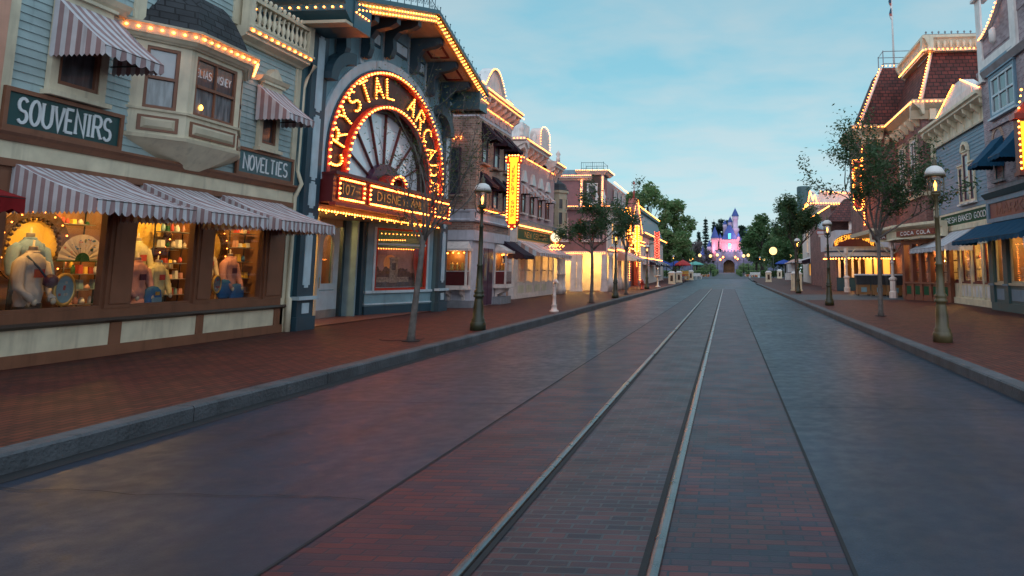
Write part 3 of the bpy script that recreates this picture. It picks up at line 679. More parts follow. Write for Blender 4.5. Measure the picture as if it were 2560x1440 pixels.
# front wall: slab cut round the arch
def archwall(mb, F, u0, u1, z0, top, cu, cz, rad, d0, d1, mat, n=28):
    """wall between u0..u1 from the arch ring up to top(u)"""
    P = F.P; us = [u0]+[cu-rad*cos(pi*i/n) for i in range(n+1)]+[u1]
    for a, b in zip(us, us[1:]):
        if b-a < 1e-5: continue
        za = cz+sqrt(max(0, rad*rad-(a-cu)**2)) if abs(a-cu) < rad else z0; zb = cz+sqrt(max(0, rad*rad-(b-cu)**2)) if abs(b-cu) < rad else z0
        if a == u0: za = zb = z0
        if b == u1: za = zb = z0
        mb.hexa([P(a, d0, za), P(b, d0, zb), P(b, d1, zb), P(a, d1, za), P(a, d0, top(a)), P(b, d0, top(b)), P(b, d1, top(b)), P(a, d1, top(a))], mat)
gable = lambda u: 9.0-.30*abs(u-CU)
mb = MB(); archwall(mb, FA, CU-2.88, CU+2.8001, 3.62, lambda u: gable(UX(u))-.25, CU, CZ, RO, -.3, 0, 'tealmid')
mb.fb(F, 15.1, 15.95, -.35, .0, .15, 7.5, 'teal'); mb.fb(F, 23.05, 23.85, -.35, .0, .15, 7.5, 'teal')
mb.box(-14, -9.95, 15.1, 23.85, 3.7, 7.6, 'teal'); mb.fb(F, 15.1, 23.85, -4.4, -4.3, .15, 3.7, 'teal'); mb.fb(F, 15.1, 15.2, -4.3, -.36, .15, 3.7, 'teal'); mb.fb(F, 23.75, 23.85, -4.3, -.36, .15, 3.7, 'teal')
mb.build('wall', r)
# archivolt, pale
def ring(mb, F, cu, cz, r0, r1, d0, d1, mat, a0=0, a1=180, n=40):
    P = F.P; rr = []
    for i in range(n+1):
        t = radians(a0+(a1-a0)*i/n); c, s = cos(t), sin(t)
        rr.append([P(cu+r0*c, d0, cz+r0*s), P(cu+r1*c, d0, cz+r1*s), P(cu+r1*c, d1, cz+r1*s), P(cu+r0*c, d1, cz+r0*s)])
    mb.loft(rr, mat, sm=False)
def ringl(mb, r0, r1, cz, d0, d1, mat, zl=ZL):
    ring(mb, FA, CU, cz, r0, r1, d0, d1, mat)
    for s_ in (-1, 1):
        a, b = sorted((UX(CU+s_*r0), UX(CU+s_*r1))); mb.fb(F, a, b, d0, d1, zl, cz, mat)
mb = MB(); ringl(mb, RO+.02, RO+.26, CZ, 0, .07, 'tealpale'); mb.build('archivolt', r)
mb = MB(); ringl(mb, RO-.02, RO+.02, CZ, -.1, .1, 'tealdark'); mb.build('archivolt_bead', r)
# applied pale ribs and panels above the arch
for u in (17.5, 18.75, 20.35, 21.6):
    mb = MB(); zt = gable(u)-.3; zb = CZ+sqrt((RO+.26)**2-((u-CU)/AX)**2)-.02
    mb.fb(F, u-.09, u+.09, 0, .06, zb, zt, 'tealpale'); mb.build('rib', r)
mb = MB()
for a, b, z in ((18.95, 20.15, 7.75), (17.72, 18.5, 7.6), (20.6, 21.4, 7.6)): mb.fb(F, a, b, 0, .03, z, z+.42, 'tealdark'); mb.fb(F, a+.08, b-.08, .03, .05, z+.07, z+.35, 'tealpale')
mb.build('frieze_panel', r)
# scroll brackets under the soffit
for i, u in enumerate((16.35, 17.5, 18.75, 20.35, 21.6, 22.75)):
    mb = MB(); z = gable(u)-.32
    pr = [(0.06, z+.05), (1.0, z+.05), (1.0, z-.12), (.82, z-.22), (.45, z-.3), (.3, z-.5), (.32, z-.78), (.26, z-.98), (.12, z-1.05), (.06, z-1.02)]
    mb.prof(F, pr, u-.11, u+.11, 'tealdark'); mb.lathe(F.P(u, .2, z-1.02), [(.001, -.05), (.11, 0), (.001, .05)], 'tealdark', 8)
    mb.build('bracket', r)
# pilasters
for a, b in ((15.2, 15.92), (22.98, 23.7)):
    mb = MB(); mb.fb(F, a, b, 0, .16, .15, .45, 'tealdark'); mb.fb(F, a+.05, b-.05, 0, .12, .45, .82, 'tealdark'); mb.fb(F, a-.02, b+.02, 0, .2, .82, .9, 'tealpale'); mb.fb(F, a+.05, b-.05, 0, .1, .9, 7.1, 'tealdark')
    m = (a+b)/2
    mb.fb(F, m-.13, m+.13, .12, .135, .52, .75, 'tealpale')
    for z0, z1 in ((1.15, 2.72), (2.95, 3.45), (3.6, 5.0), (5.2, 6.9)):
        mb.fb(F, m-.13, m+.13, .1, .118, z0, z1, 'tealpale'); mb.fb(F, m-.07, m+.07, .1, .118, z0-.06, z0, 'tealpale'); mb.fb(F, m-.07, m+.07, .1, .118, z1, z1+.06, 'tealpale')
    mb.fb(F, a-.02, b+.02, 0, .2, 7.1, 7.22, 'tealpale')
    mb.build('pilaster', r)
# curved shoulder brackets at the top corners
for u, s_ in ((15.7, 1), (23.4, -1)):
    mb = MB(); rr = []
    for i in range(9):
        t = radians(90*i/8); cu = u+s_*1.1; cz = 6.0
        rr.append([F.P(cu-s_*1.1*cos(t), .02, cz+.9*sin(t)), F.P(cu-s_*.8*cos(t), .02, cz+.6*sin(t)), F.P(cu-s_*.8*cos(t), .3, cz+.6*sin(t)), F.P(cu-s_*1.1*cos(t), .3, cz+.9*sin(t))])
    mb.loft(rr, 'tealdark', sm=False); mb.build('shoulder_bracket', r)
# gabled hood with deep soffit
EX = 1.15
mb = MB()
def slope(ua, ub, d0, d1, dz0, dz1, mat):
    za, zb = gable(ua), gable(ub)
    mb.hexa([F.P(ua, d0, za+dz0), F.P(ub, d0, zb+dz0), F.P(ub, d1, zb+dz0), F.P(ua, d1, za+dz0), F.P(ua, d0, za+dz1), F.P(ub, d0, zb+dz1), F.P(ub, d1, zb+dz1), F.P(ua, d1, za+dz1)], mat)
for ua, ub in ((15.0, CU), (CU, 24.1)):
    slope(ua, ub, -4, EX-.1, -.25, -.03, 'creamdark'); slope(ua, ub, EX-.1, EX, -.3, .0, 'gold'); slope(ua, ub, EX, EX+.07, -.02, .1, 'ironteal'); slope(ua, ub, -4, EX-.001, -.03, .1, 'ironteal')
mb.build('roof', r)
for ua, ub, tag in ((16.5, 17.35, 0), (17.75, 18.6, 0), (20.5, 21.35, 0), (21.8, 22.6, 0)):
    mb = MB()
    def band(u0, u1, d0, d1, dz, m_):
        za, zb = gable(u0), gable(u1)
        mb.hexa([F.P(u0, d0, za-.25-dz), F.P(u1, d0, zb-.25-dz), F.P(u1, d1, zb-.25-dz), F.P(u0, d1, za-.25-dz), F.P(u0, d0, za-.25), F.P(u1, d0, zb-.25), F.P(u1, d1, zb-.25), F.P(u0, d1, za-.25)], m_)
    band(ua, ub, .25, .31, .03, 'maroon'); band(ua, ub, .79, .85, .03, 'maroon'); band(ua, ua+.06, .31, .79, .03, 'maroon'); band(ub-.06, ub, .31, .79, .03, 'maroon'); band(ua+.07, ub-.07, .33, .77, .012, 'creamdark')
    mb.build('soffit_panel', r)
for k in range(2):
    d = EX+.02+.0*k; dz = -.24+.13*k
    for ua, ub in ((15.1, CU), (CU, 24.0)):
        bulbs(r, line(F.P(ua, d+.0, gable(ua)+dz), F.P(ub, d+.0, gable(ub)+dz), .17), .026)
# return cornices on both flanks
for y, x1 in ((15.0, -8.45), (23.85, -8.45)):
    G = FY(y); mb = MB()
    w = 1.15 if y > 20 else 3.4
    mb.prof(G, [(0, 7.05), (0, 7.62), (.42, 7.62), (.42, 7.5), (.34, 7.4), (.34, 7.26), (.12, 7.1)], x1-w, x1, 'ironteal'); mb.fb(G, x1-w, x1, .0, .3, 6.98, 7.05, 'creamdark')
    mb.build('return_cornice', r)
    bulbs(r, line(G.P(x1-w, .36, 7.33), G.P(x1, .36, 7.33), .2), .026); bulbs(r, line(G.P(x1-w, .44, 7.56), G.P(x1, .44, 7.56), .26), .02)
mb = MB(); mb.box(-9.6, -8.425, 15.004, 15.75, 6.98, 7.62, 'ironteal'); mb.build('return_block', r); mb = MB(); mb.box(-9.6, -8.425, 23.3, 24.097, 6.98, 7.615, 'ironteal'); mb.build('return_block', r)
bulbs(r, line((-8.42, 15.0, 7.35), (-8.42, 15.7, 7.35), .15)+line((-8.37, 23.3, 7.35), (-8.37, 24.1, 7.35), .15), .024)
# iron cresting along the roof edge
mb = MB()
for ua, ub in ((15.2, CU), (CU, 24.0)):
    n = 11; pts = [F.P(ua+(ub-ua)*i/n, .9, gable(ua+(ub-ua)*i/n)+.1) for i in range(n+1)]
    mb.tube([Vector(p)+Vector((0, 0, .06)) for p in pts], .012, 'ironteal', 4); mb.tube([Vector(p)+Vector((0, 0, .42)) for p in pts], .012, 'ironteal', 4)
    for i, p in enumerate(pts):
        p = Vector(p); mb.tube([p, p+Vector((0, 0, .62))], .011, 'ironteal', 4); mb.ball(p+Vector((0, 0, .63)), .025, 'ironteal', 5, 4)
        if i < n:
            q = Vector(pts[i+1]); m_ = (p+q)/2
            for s_ in (-1, 1):
                cc = m_+(q-p)*.22*s_+Vector((0, 0, .24)); mb.tube([cc+(q-p).normalized()*.085*cos(t*.8)*(1-t*.07)+Vector((0, 0, .13*sin(t*.8)*(1-t*.07))) for t in range(9)], .008, 'ironteal', 4)
            mb.tube([m_+Vector((0, 0, .42)), m_+Vector((0, 0, .56))], .008, 'ironteal', 4)
mb.build('cresting', r)
# marquee soffit, entrance recess
mb = MB(); mb.box(-12.6, -9.62, 15.95, 23.0, 2.93, 3.05, 'creamdark'); mb.build('entrance_ceiling', r)
mb = MB(); mb.box(-12.6, -12.5, 15.3, 23.6, .15, 2.93, 'wood'); mb.box(-12.5, -9.95, 15.3, 15.36, .15, 2.93, 'wood'); mb.box(-12.5, -9.95, 23.5, 23.6, .15, 2.93, 'teal'); mb.box(-12.5, -9.7, 15.4, 23.4, .16, .175, 'redbrown'); mb.build('shop_interior', r)
# splayed show window on the right of the entrance
G = FS(-10.75, 20.65, -9.72, 23.0); Lg = sqrt(1.03**2+2.35**2)
mb = MB(); mb.fb(G, 0, Lg, -.12, 0, .15, .42, 'tealdark'); mb.fb(G, 0, Lg, -.12, -.02, .42, .8, 'tealmid'); mb.fb(G, -.02, Lg, -.12, .05, .8, .88, 'tealpale'); mb.fb(G, -.02, Lg, -.12, .03, .46, .5, 'tealpale')
mb.fb(G, 0, .3, -.12, 0, .88, 2.93, 'tealmid'); mb.fb(G, Lg-.25, Lg, -.12, 0, .88, 2.93, 'tealmid'); mb.fb(G, .3, Lg-.25, -.12, 0, 2.78, 2.93, 'tealmid')
mb.fb(G, .22, .3, 0, .03, .88, 2.8, 'tealpale'); mb.fb(G, Lg-.25, Lg-.18, 0, .03, .88, 2.8, 'tealpale'); mb.build('window_wall', r)
f = MB(); a, b = .3, Lg-.25
f.fb(G, a, a+.06, -.08, .01, .88, 2.78, 'red'); f.fb(G, b-.06, b, -.08, .01, .88, 2.78, 'red'); f.fb(G, a+.06, b-.06, -.08, .01, .88, .95, 'red'); f.fb(G, a+.06, b-.06, -.08, .01, 2.26, 2.32, 'tealpale'); f.fb(G, a+.06, b-.06, -.08, .01, 2.72, 2.78, 'red')
o = f.build('show_window', r); p = MB(); p.fb(G, a+.06, b-.06, -.05, -.045, .95, 2.72, 'shopglass'); p.build('pane', r, parent=o)
# picture in the window: dusk skyline with a low sun
PT = thing('window_picture', 'large dusk landscape picture with orange sun in red-framed window', 'picture', G.P(Lg/2, -.35, .95))
b_ = MB(); b_.fb(G, .36, Lg-.32, -.42, -.4, .95, 2.2, 'canvasgrey'); b_.build('picture_board', PT)
paint('dusksky', (.32, .2, .2), .8, .3); paint('duskland', (.09, .06, .065), .8, .5, .1, 9); paint('dusksun', (.75, .33, .12), .8, .1); paint('duskstone', (.3, .22, .17), .8, .5, .1, 14)
b_ = MB(); b_.fb(G, .38, Lg-.34, -.4, -.396, 1.4, 2.18, 'dusksky'); b_.fb(G, .38, Lg-.34, -.4, -.394, .97, 1.4, 'duskland')
b_.fb(G, 1.18, 1.5, -.39, -.386, 1.1, 1.85, 'duskstone'); b_.fb(G, 1.14, 1.54, -.39, -.384, 1.85, 1.9, 'duskstone'); b_.fb(G, .7, 1.95, -.39, -.387, 1.12, 1.28, 'duskstone'); b_.fb(G, 1.26, 1.42, -.386, -.382, 1.5, 1.72, 'duskland')
q = random.Random(5)
for i in range(26):
    u = q.uniform(.45, Lg-.45); rr_ = q.uniform(.05, .14)
    if abs(u-1.34) > .22: b_.face([G.P(u+rr_*cos(t*pi/5), -.3925+i*.0001, 1.38+q.uniform(-.02, .1)+rr_*1.1*sin(t*pi/5)) for t in range(10)], 'duskland')
n_ = 22; b_.face([G.P(1.2+.26*cos(2*pi*i/n_), -.3945, 1.72+.26*sin(2*pi*i/n_)) for i in range(n_)], 'dusksun'); b_.build('landscape', PT)
cu_ = MB()
for s_ in (0, 1):
    base = .33 if s_ == 0 else Lg-.3; k = 1 if s_ == 0 else -1; rr = []
    for z in (.96, 1.3, 1.7, 2.2): rr.append([G.P(base+k*(.0+i*.03)*(1+.5*(z > 1.5)), -.25+.03*(i % 2), z) for i in range(7)])
    cu_.loft(rr, 'red', closed=False, caps=False)
o = cu_.build('curtain', r)
bulbs(r, line(G.P(.4, -.16, 2.62), G.P(Lg-.4, -.16, 2.62), .15)+line(G.P(.4, -.3, 2.16), G.P(Lg-.4, -.3, 2.16), .1)+line(G.P(.4, -.26, 2.42), G.P(Lg-.9, -.26, 2.45), .09), .016)
# doors
H = FS(-11.2, 18.72, -11.2, 20.45)
mb = MB(); mb.fb(H, -.1, 0, -.1, .1, .15, 2.93, 'cream'); mb.fb(H, 0, 1.25, -.06, .04, 2.72, 2.93, 'creamdark'); mb.build('door_frame', r)
G2 = FS(-11.2, 20.45, -10.75, 20.65); 
mb = MB(); mb.box(-11.3, -10.75, 20.05, 20.12, .15, 2.93, 'tealmid'); mb.box(-11.5, -11.12, 19.95, 20.64, .15, 2.93, 'tealdark'); mb.box(-11.1, -10.8, 20.45, 20.64, .15, 2.93, 'tealdark'); mb.build('door_reveal', r)
dd = MB(); a, b = .02, 1.12
dd.fb(H, a, b, -.03, .03, .32, .42, 'tealpale'); dd.fb(H, a, b, -.03, .035, .17, .4, 'zinc'); dd.fb(H, a, b, -.03, .03, .42, 1.12, 'tealpale'); dd.fb(H, a, a+.26, -.03, .03, 1.12, 2.7, 'tealpale'); dd.fb(H, b-.26, b, -.03, .03, 1.12, 2.7, 'tealpale')
P = H.P; cu = (a+b)/2; rad = (b-a)/2-.26; n_ = 10
for i in range(n_):
    t0, t1 = pi*i/n_, pi*(i+1)/n_; x0, x1 = cu+rad*cos(t0), cu+rad*cos(t1); z0, z1 = 2.2+rad*sin(t0), 2.2+rad*sin(t1)
    dd.hexa([P(x0, -.03, z0), P(x1, -.03, z1), P(x1, .03, z1), P(x0, .03, z0), P(x0, -.03, 2.7), P(x1, -.03, 2.7), P(x1, .03, 2.7), P(x0, .03, 2.7)], 'tealpale')
dd.fb(H, a+.2, b-.2, .03, .045, .93, .95, 'tealmid'); o = dd.build('door', r); p = MB(); p.fb(H, a+.26, b-.26, -.004, .002, 1.12, 2.56, 'shopglass'); p.build('door_pane', r, parent=o)
p = MB(); p.tube([H.P(.12, .08, 1.0), H.P(.12, .08, 1.3)], .012, 'gold', 6); p.build('door_handle', r, parent=o)
# ceiling string of the entrance
bulbs(r, line(F.P(15.95, .03, 2.9), F.P(23.1, .03, 2.9), .135), .027)
bulbs(r, line((-9.9, 16.2, 2.89), (-9.9, 22.6, 2.89), .45), .018)

# ---- the arched sign: face, bulb rings, letters
S = thing('arch_sign', 'huge round arched sign of bulb letters reading CRYSTAL ARCADE', 'sign', F.P(CU, .05, CZ)); 
P = FA.P; rr = []; n = 48
mb = MB()
for i in range(n+1):
    t = radians(180*i/n); c, s_ = cos(t), sin(t)
    rr.append([P(CU+RI*c, -.12, CZI+RI*s_), P(CU+(RO-.02)*c, -.12, CZ+(RO-.02)*s_), P(CU+(RO-.02)*c, -.04, CZ+(RO-.02)*s_), P(CU+RI*c, -.04, CZI+RI*s_)])
mb.loft(rr, 'archbrown', sm=False)
for s_ in (-1, 1):
    mb.hexa([P(CU+s_*RI, -.12, ZL), P(CU+s_*(RO-.02), -.12, ZL), P(CU+s_*(RO-.02), -.04, ZL), P(CU+s_*RI, -.04, ZL), P(CU+s_*RI, -.12, CZI), P(CU+s_*(RO-.02), -.12, CZ), P(CU+s_*(RO-.02), -.04, CZ), P(CU+s_*RI, -.04, CZI)], 'archbrown')
mb.build('sign_face', S)
mb = MB(); ringl(mb, RO-.13, RO-.02, CZ, -.04, .12, 'red'); mb.build('outer_rim', S)
mb = MB(); ringl(mb, RI-.02, RI+.1, CZI, -.04, .1, 'red'); mb.build('inner_rim', S)
def arcpts(rad, cz, d, step):
    pts = [P(CU+rad*cos(pi*i/400), d, cz+rad*sin(pi*i/400)) for i in range(401)]; pts = [P(CU+rad, d, ZL+.22)]+pts+[P(CU-rad, d, ZL+.22)]; out = [pts[0]]; acc = 0
    dense = []
    for a, b in zip(pts, pts[1:]):
        m_ = max(1, int((Vector(b)-Vector(a)).length/.01)); dense += [Vector(a).lerp(Vector(b), q/m_) for q in range(m_)]
    for a, b in zip(dense, dense[1:]):
        acc += (b-a).length
        if acc >= step: out.append(b); acc = 0
    return out
bulbs(S, arcpts(RO-.075, CZ, .145, .165), .031)
bulbs(S, arcpts(RI+.04, CZI, .125, .165), .031)
txt = 'CRYSTAL ARCADE'; rm = 2.385; h = .53; w = .345
angs = [181-14.1*i if i != 7 else None for i in range(14)]
for ch, ang in zip(txt, angs):
    if ang is None: continue
    t = radians(ang); cz = CZ-.05; cx = CU+rm*cos(t); cy = cz+rm*sin(t)-.02; er = (cos(t), sin(t)); et = (sin(t), -cos(t))
    def T(x, y, d, cx=cx, cy=cy, er=er, et=et): 
        a, b = x-w/2, y-h/2; return P(cx+et[0]*a+er[0]*b, d, cy+et[1]*a+er[1]*b)
    lm = MB(); glyph(lm, ch, w, h, .07, T, -.035, .012, 'gold'); lo = lm.build('letter', S)
    pts = []
    for st in GL[ch]:
        q2 = [Vector((x*w, y*h)) for x, y in st]; L_ = sum((b-a).length for a, b in zip(q2, q2[1:])); n_ = max(2, int(round(L_/.078))); seg = 0; acc = 0
        for k in range(n_+1):
            tgt = L_*k/n_; acc = 0
            for a, b in zip(q2, q2[1:]):
                l = (b-a).length
                if acc+l >= tgt-1e-6: pp = a+(b-a)*((tgt-acc)/l if l else 0); break
                acc += l
            if all((Vector(o_)-Vector(T(pp.x, pp.y, .03))).length > .05 for o_ in pts): pts.append(T(pp.x, pp.y, .03))
    bulbs(S, pts, .026)
# sunburst window
mb = MB(); n = 40
mb.face([P(CU+RI*cos(pi*i/n), -.28, CZI+RI*sin(pi*i/n)) for i in range(n+1)]+[P(CU-RI, -.28, 3.5), P(CU+RI, -.28, 3.5)], 'pane_sky'); o = mb.build('fan_window_glass', r)
HZ = 3.72
mb = MB(); ringl(mb, RI-.1, RI, CZI, -.3, -.12, 'archbrown', 3.5); ring(mb, FA, CU, HZ, .5, .78, -.27, -.1, 'plum', 0, 180, 24)
for i in range(9):
    t = pi*(i+.4)/8.8; c, s_ = cos(t), sin(t); e = .013
    # length to the surrounding arch
    L_ = .8
    while L_ < 4 and ((HZ+L_*s_ <= CZI and abs(L_*c) < RI-.05) or (HZ+L_*s_ > CZI and (L_*c)**2+(HZ+L_*s_-CZI)**2 < (RI-.05)**2)): L_ += .02
    a0 = .7
    mb.hexa([P(CU+a0*c-e*s_, -.27, HZ+a0*s_+e*c), P(CU+L_*c-e*s_, -.27, HZ+L_*s_+e*c), P(CU+L_*c+e*s_, -.27, HZ+L_*s_-e*c), P(CU+a0*c+e*s_, -.27, HZ+a0*s_-e*c), P(CU+a0*c-e*s_, -.2, HZ+a0*s_+e*c), P(CU+L_*c-e*s_, -.2, HZ+L_*s_+e*c), P(CU+L_*c+e*s_, -.2, HZ+L_*s_-e*c), P(CU+a0*c+e*s_, -.2, HZ+a0*s_-e*c)], 'maroon')
mb.face([P(CU+.5*cos(pi*i/20), -.15, HZ+.5*sin(pi*i/20)) for i in range(21)], 'maroon'); mb.build('sunburst_frame', r)
mb = MB(); ring(mb, FA, CU, HZ, .34, .46, -.14, .26, 'red', 0, 180, 20); mb.face([P(CU+.34*cos(pi*i/16), -.1, HZ+.34*sin(pi*i/16)) for i in range(17)], 'darkwood'); mb.build('hub_arch', S)
for i in range(11):
    t = pi*i/10; bulbs(S, [P(CU+.4*cos(t), .285, HZ+.03+.4*sin(t))], .031)
P = F.P
# marquee
M = thing('marquee', 'red marquee box edged in bulbs over the arcade entrance', 'marquee', F.P(CU, .2, 3.1))
mb = MB(); F0, F1 = 15.97, 23.03
mb.fb(F, F0, F1, -.1, .36, 3.08, 3.74, 'maroon'); mb.fb(F, F0-.02, F1+.02, .3, .44, 3.74, 3.82, 'maroon'); mb.fb(F, F0-.02, F1+.02, .3, .46, 3.0, 3.08, 'red'); mb.fb(F, F0-.02, F1+.02, -.1, .3, 3.74, 3.79, 'maroon'); mb.build('marquee_box', M)
for a, b, tx, tw in ((16.15, 17.35, '107-', .8), (17.62, 21.48, 'DISNEYLAND', 2.9), (21.75, 22.95, '109', .6)):
    mb = MB(); mb.fb(F, a, b, .36, .40, 3.16, 3.22, 'red'); mb.fb(F, a, b, .36, .40, 3.62, 3.68, 'red'); mb.fb(F, a, a+.06, .36, .40, 3.22, 3.62, 'red'); mb.fb(F, b-.06, b, .36, .40, 3.22, 3.62, 'red'); mb.build('panel_frame', M)
    mb = MB(); mb.fb(F, a+.06, b-.06, .36, .375, 3.22, 3.62, 'iron'); mb.build('panel', M)
    words(M, F, tx, (a+b)/2, 3.32, tw, .22, 'gold', .03, .375, .012, False, .35)
    y = .425
    bulbs(M, line(F.P(a, y, 3.66), F.P(b, y, 3.66), .1)+line(F.P(a, y, 3.18), F.P(b, y, 3.18), .1)+line(F.P(a+.02, y, 3.24), F.P(a+.02, y, 3.6), .14)+line(F.P(b-.02, y, 3.24), F.P(b-.02, y, 3.6), .14), .029)
# ------------------------------------------------------------------ brick jewellery shop with painted corner
r = thing('brick_shop', 'brown brick corner shop with curved white parapet and plum awnings', 'building', (-9.4, 27.9, .15)); F = FL(-9.4); G = FY(25.8)
mb = MB(); mb.box(-13, -9.4, 25.8, 30.1, 2.95, 7.3, 'brickwall'); mb.box(-9.4, -9.37, 25.85, 30.1, 3.78, 7.3, 'bricklight'); mb.box(-10.75, -9.45, 25.77, 25.8, 3.78, 7.3, 'brickwall')
mb.box(-13, -9.42, 25.82, 30.08, .15, 2.95, 'lilacgrey'); mb.build('wall', r)
for k in range(16):   # quoins
    mb = MB(); w = .3 if k % 2 else .2; z = 3.8+k*.215; mb.box(-9.4-w, -9.34, 25.76, 25.8+w, z, z+.19, 'bricklight'); mb.build('quoin', r)
mb = MB(); mb.prof(F, [(-.1, 3.3), (-.1, 3.76), (.14, 3.76), (.14, 3.7), (.08, 3.62), (.08, 3.42), (.12, 3.36), (.08, 3.3)], 25.68, 30.1, 'lilacgrey'); mb.prof(G, [(0, 3.3), (0, 3.76), (.14, 3.76), (.14, 3.7), (.08, 3.62), (.08, 3.42), (.12, 3.36), (.08, 3.3)], -11, -9.32, 'lilacgrey'); mb.build('string_course', r)
mb = MB(); mb.fb(F, 25.75, 30.1, 0, .08, 2.6, 2.98, 'lilacgrey'); mb.fb(G, -11, -9.4, 0, .06, 2.62, 2.98, 'lilacgrey'); mb.build('fascia', r)
# top: frieze, cornice and curved parapet
mb = MB(); mb.box(-13, -9.38, 25.78, 30.1, 7.3, 8.05, 'lilacgrey')
for k in range(7): mb.fb(F, 26.0+k*.58, 26.4+k*.58, .02, .05, 7.42, 7.72, 'pinkwall')
mb.build('frieze', r)
cornice(r, F, 25.4, 30.2, 7.95, .42, .5, 'palepink', brackets=8, bh=.35, lightstep=.15); cornice(r, G, -11.2, -9.0, 7.95, .42, .5, 'palepink', brackets=4, bh=.35, lightstep=.15)
bulbs(r, line((-8.85, 25.4, 8.1), (-8.85, 30.2, 8.1), .15), .022)
mb = MB(); n = 20; pts = []
for i in range(n+1):
    q = i/n; u = 25.9+4.0*q; z = 8.4+.25+.95*max(0, sin(pi*min(1, max(0, (q-.12)/.62))))**.8*(1 if q < .8 else .7)
    pts.append((u, z))
for a, b in zip(pts, pts[1:]): mb.hexa([F.P(a[0], -.3, 8.3), F.P(b[0], -.3, 8.3), F.P(b[0], .0, 8.3), F.P(a[0], .0, 8.3), F.P(a[0], -.3, a[1]), F.P(b[0], -.3, b[1]), F.P(b[0], .0, b[1]), F.P(a[0], .0, a[1])], 'palepink')
for a, b in zip(pts, pts[1:]): mb.hexa([F.P(a[0], -.36, a[1]), F.P(b[0], -.36, b[1]), F.P(b[0], .1, b[1]), F.P(a[0], .1, a[1]), F.P(a[0], -.36, a[1]+.08), F.P(b[0], -.36, b[1]+.08), F.P(b[0], .1, b[1]+.08), F.P(a[0], .1, a[1]+.08)], 'white')
mb.build('parapet', r)
for a, b in zip(pts, pts[1:]): bulbs(r, [F.P(a[0], .12, a[1]+.04), F.P((a[0]+b[0])/2, .12, (a[1]+b[1])/2+.04)], .024)
for u in (26.35, 27.75, 29.1):
    window(r, F, u, u+.6, 3.95, 5.0, 'plum', 'pane_dark', 1, 2, .05, .03, .05, 'bricklight'); awning(r, F, u-.1, u+.7, 5.25, 4.75, .5, .12, ('canvasplum',), .2, .03)
    window(r, F, u, u+.6, 5.6, 6.75, 'plum', 'pane_dark', 1, 2, .05, .03, .05, 'bricklight'); awning(r, F, u-.1, u+.7, 7.2, 6.6, .6, .14, ('canvasplum',), .2, .03)
bulbs(r, line(G.P(-10.8, .1, 6.5), G.P(-9.9, .1, 6.5), .1)+line(G.P(-10.8, .12, 6.42), G.P(-9.9, .12, 6.42), .13), .022)
window(r, G, -10.75, -9.95, 4.3, 6.1, 'plum', 'pane_dark', 1, 2, .06, .03, .05, 'bricklight')
# projecting display windows
def oriel(u0, u1, z0, z1, dep, FF, frame='palepink', hood=True):
    m_ = MB(); t = .07
    m_.fb(FF, u0, u1, 0, dep, z0-.1, z0, frame); m_.fb(FF, u0-.05, u1+.05, 0, dep+.06, z1, z1+.09, frame); m_.fb(FF, u0-.04, u1+.04, 0, dep+.05, z0-.16, z0-.1, frame)
    for u in (u0, u1-t): m_.fb(FF, u, u+t, dep-t, dep, z0, z1, frame); m_.fb(FF, u, u+t, 0, .05, z0, z1, frame)
    if hood: m_.plan([FF.P(u0, 0, 0)[:2], FF.P(u1, 0, 0)[:2], FF.P(u1, dep, 0)[:2], FF.P(u0, dep, 0)[:2]], z1+.09, z1+.36, frame, [FF.P(u0+.12, 0, 0)[:2], FF.P(u1-.12, 0, 0)[:2], FF.P(u1-.12, .04, 0)[:2], FF.P(u0+.12, .04, 0)[:2]])
    for u in (u0+.2, u1-.3): m_.prof(FF, [(0, z0-.16), (dep*.8, z0-.16), (dep*.7, z0-.3), (.1, z0-.42), (.05, z0-.6), (0, z0-.6)], u, u+.1, frame)
    o = m_.build('display_bay', r); g = MB()
    g.fb(FF, u0+t, u1-t, dep-.035, dep-.03, z0, z1, 'shopglass'); g.build('pane', r, parent=o)
    k = MB(); k.fb(FF, u0+t, u1-t, .01, .02, z0, z1, 'wood'); k.fb(FF, u0+t, u1-t, .02, dep-.08, z0, z0+.5, 'maroon'); k.fb(FF, u0+t, u1-t, .02, dep-.1, z0+.5, z0+.53, 'white')
    q = random.Random(int(u0*10))
    for i in range(7): c = FF.P(u0+.2+(u1-u0-.4)*q.random(), .1+(dep-.25)*q.random(), z0+.54); k.lathe(c, [(.03, 0), (.06, .05), (.02, .1), (.07, .16+.1*q.random()), (.001, .3)], 'gold', 8)
    k.build('display', r, parent=o)
    bulbs(r, [FF.P(u0+(u1-u0)*(.2+.2*i), dep*.5, z1-.08+.02*(i % 2)) for i in range(4)], .03)
oriel(-10.45, -9.42, .95, 2.2, .45, G); ROOMLAMPS.append((-9.95, 25.55, 2.05, 6))
oriel(28.35, 29.4, .95, 2.2, .5, F); ROOMLAMPS.append((-9.15, 28.9, 2.05, 5))
mb = MB(); mb.fb(F, 26.75, 28.1, 0, .05, .15, 2.6, 'lilacgrey'); mb.fb(F, 26.87, 27.35, .05, .08, .17, 2.35, 'plum'); mb.fb(F, 27.4, 27.95, .05, .08, .17, 2.35, 'plum'); mb.fb(F, 26.95, 27.28, .08, .085, 1.1, 2.2, 'pane_dark'); mb.fb(F, 27.5, 27.85, .08, .085, 1.1, 2.2, 'pane_dark'); mb.build('door', r)
mb = MB(); mb.box(-10.6, -9.2, 25.35, 25.8, .15, .4, 'stonegrey'); mb.build('plinth', r); mb = MB(); mb.fb(F, 28.2, 29.6, 0, .35, .15, .45, 'stonegrey'); mb.build('plinth', r)
awning(r, F, 29.3, 30.9, 2.75, 2.15, .9, .18, ('canvasplum',), .3, .04, 'low plum shop awning at the far end')
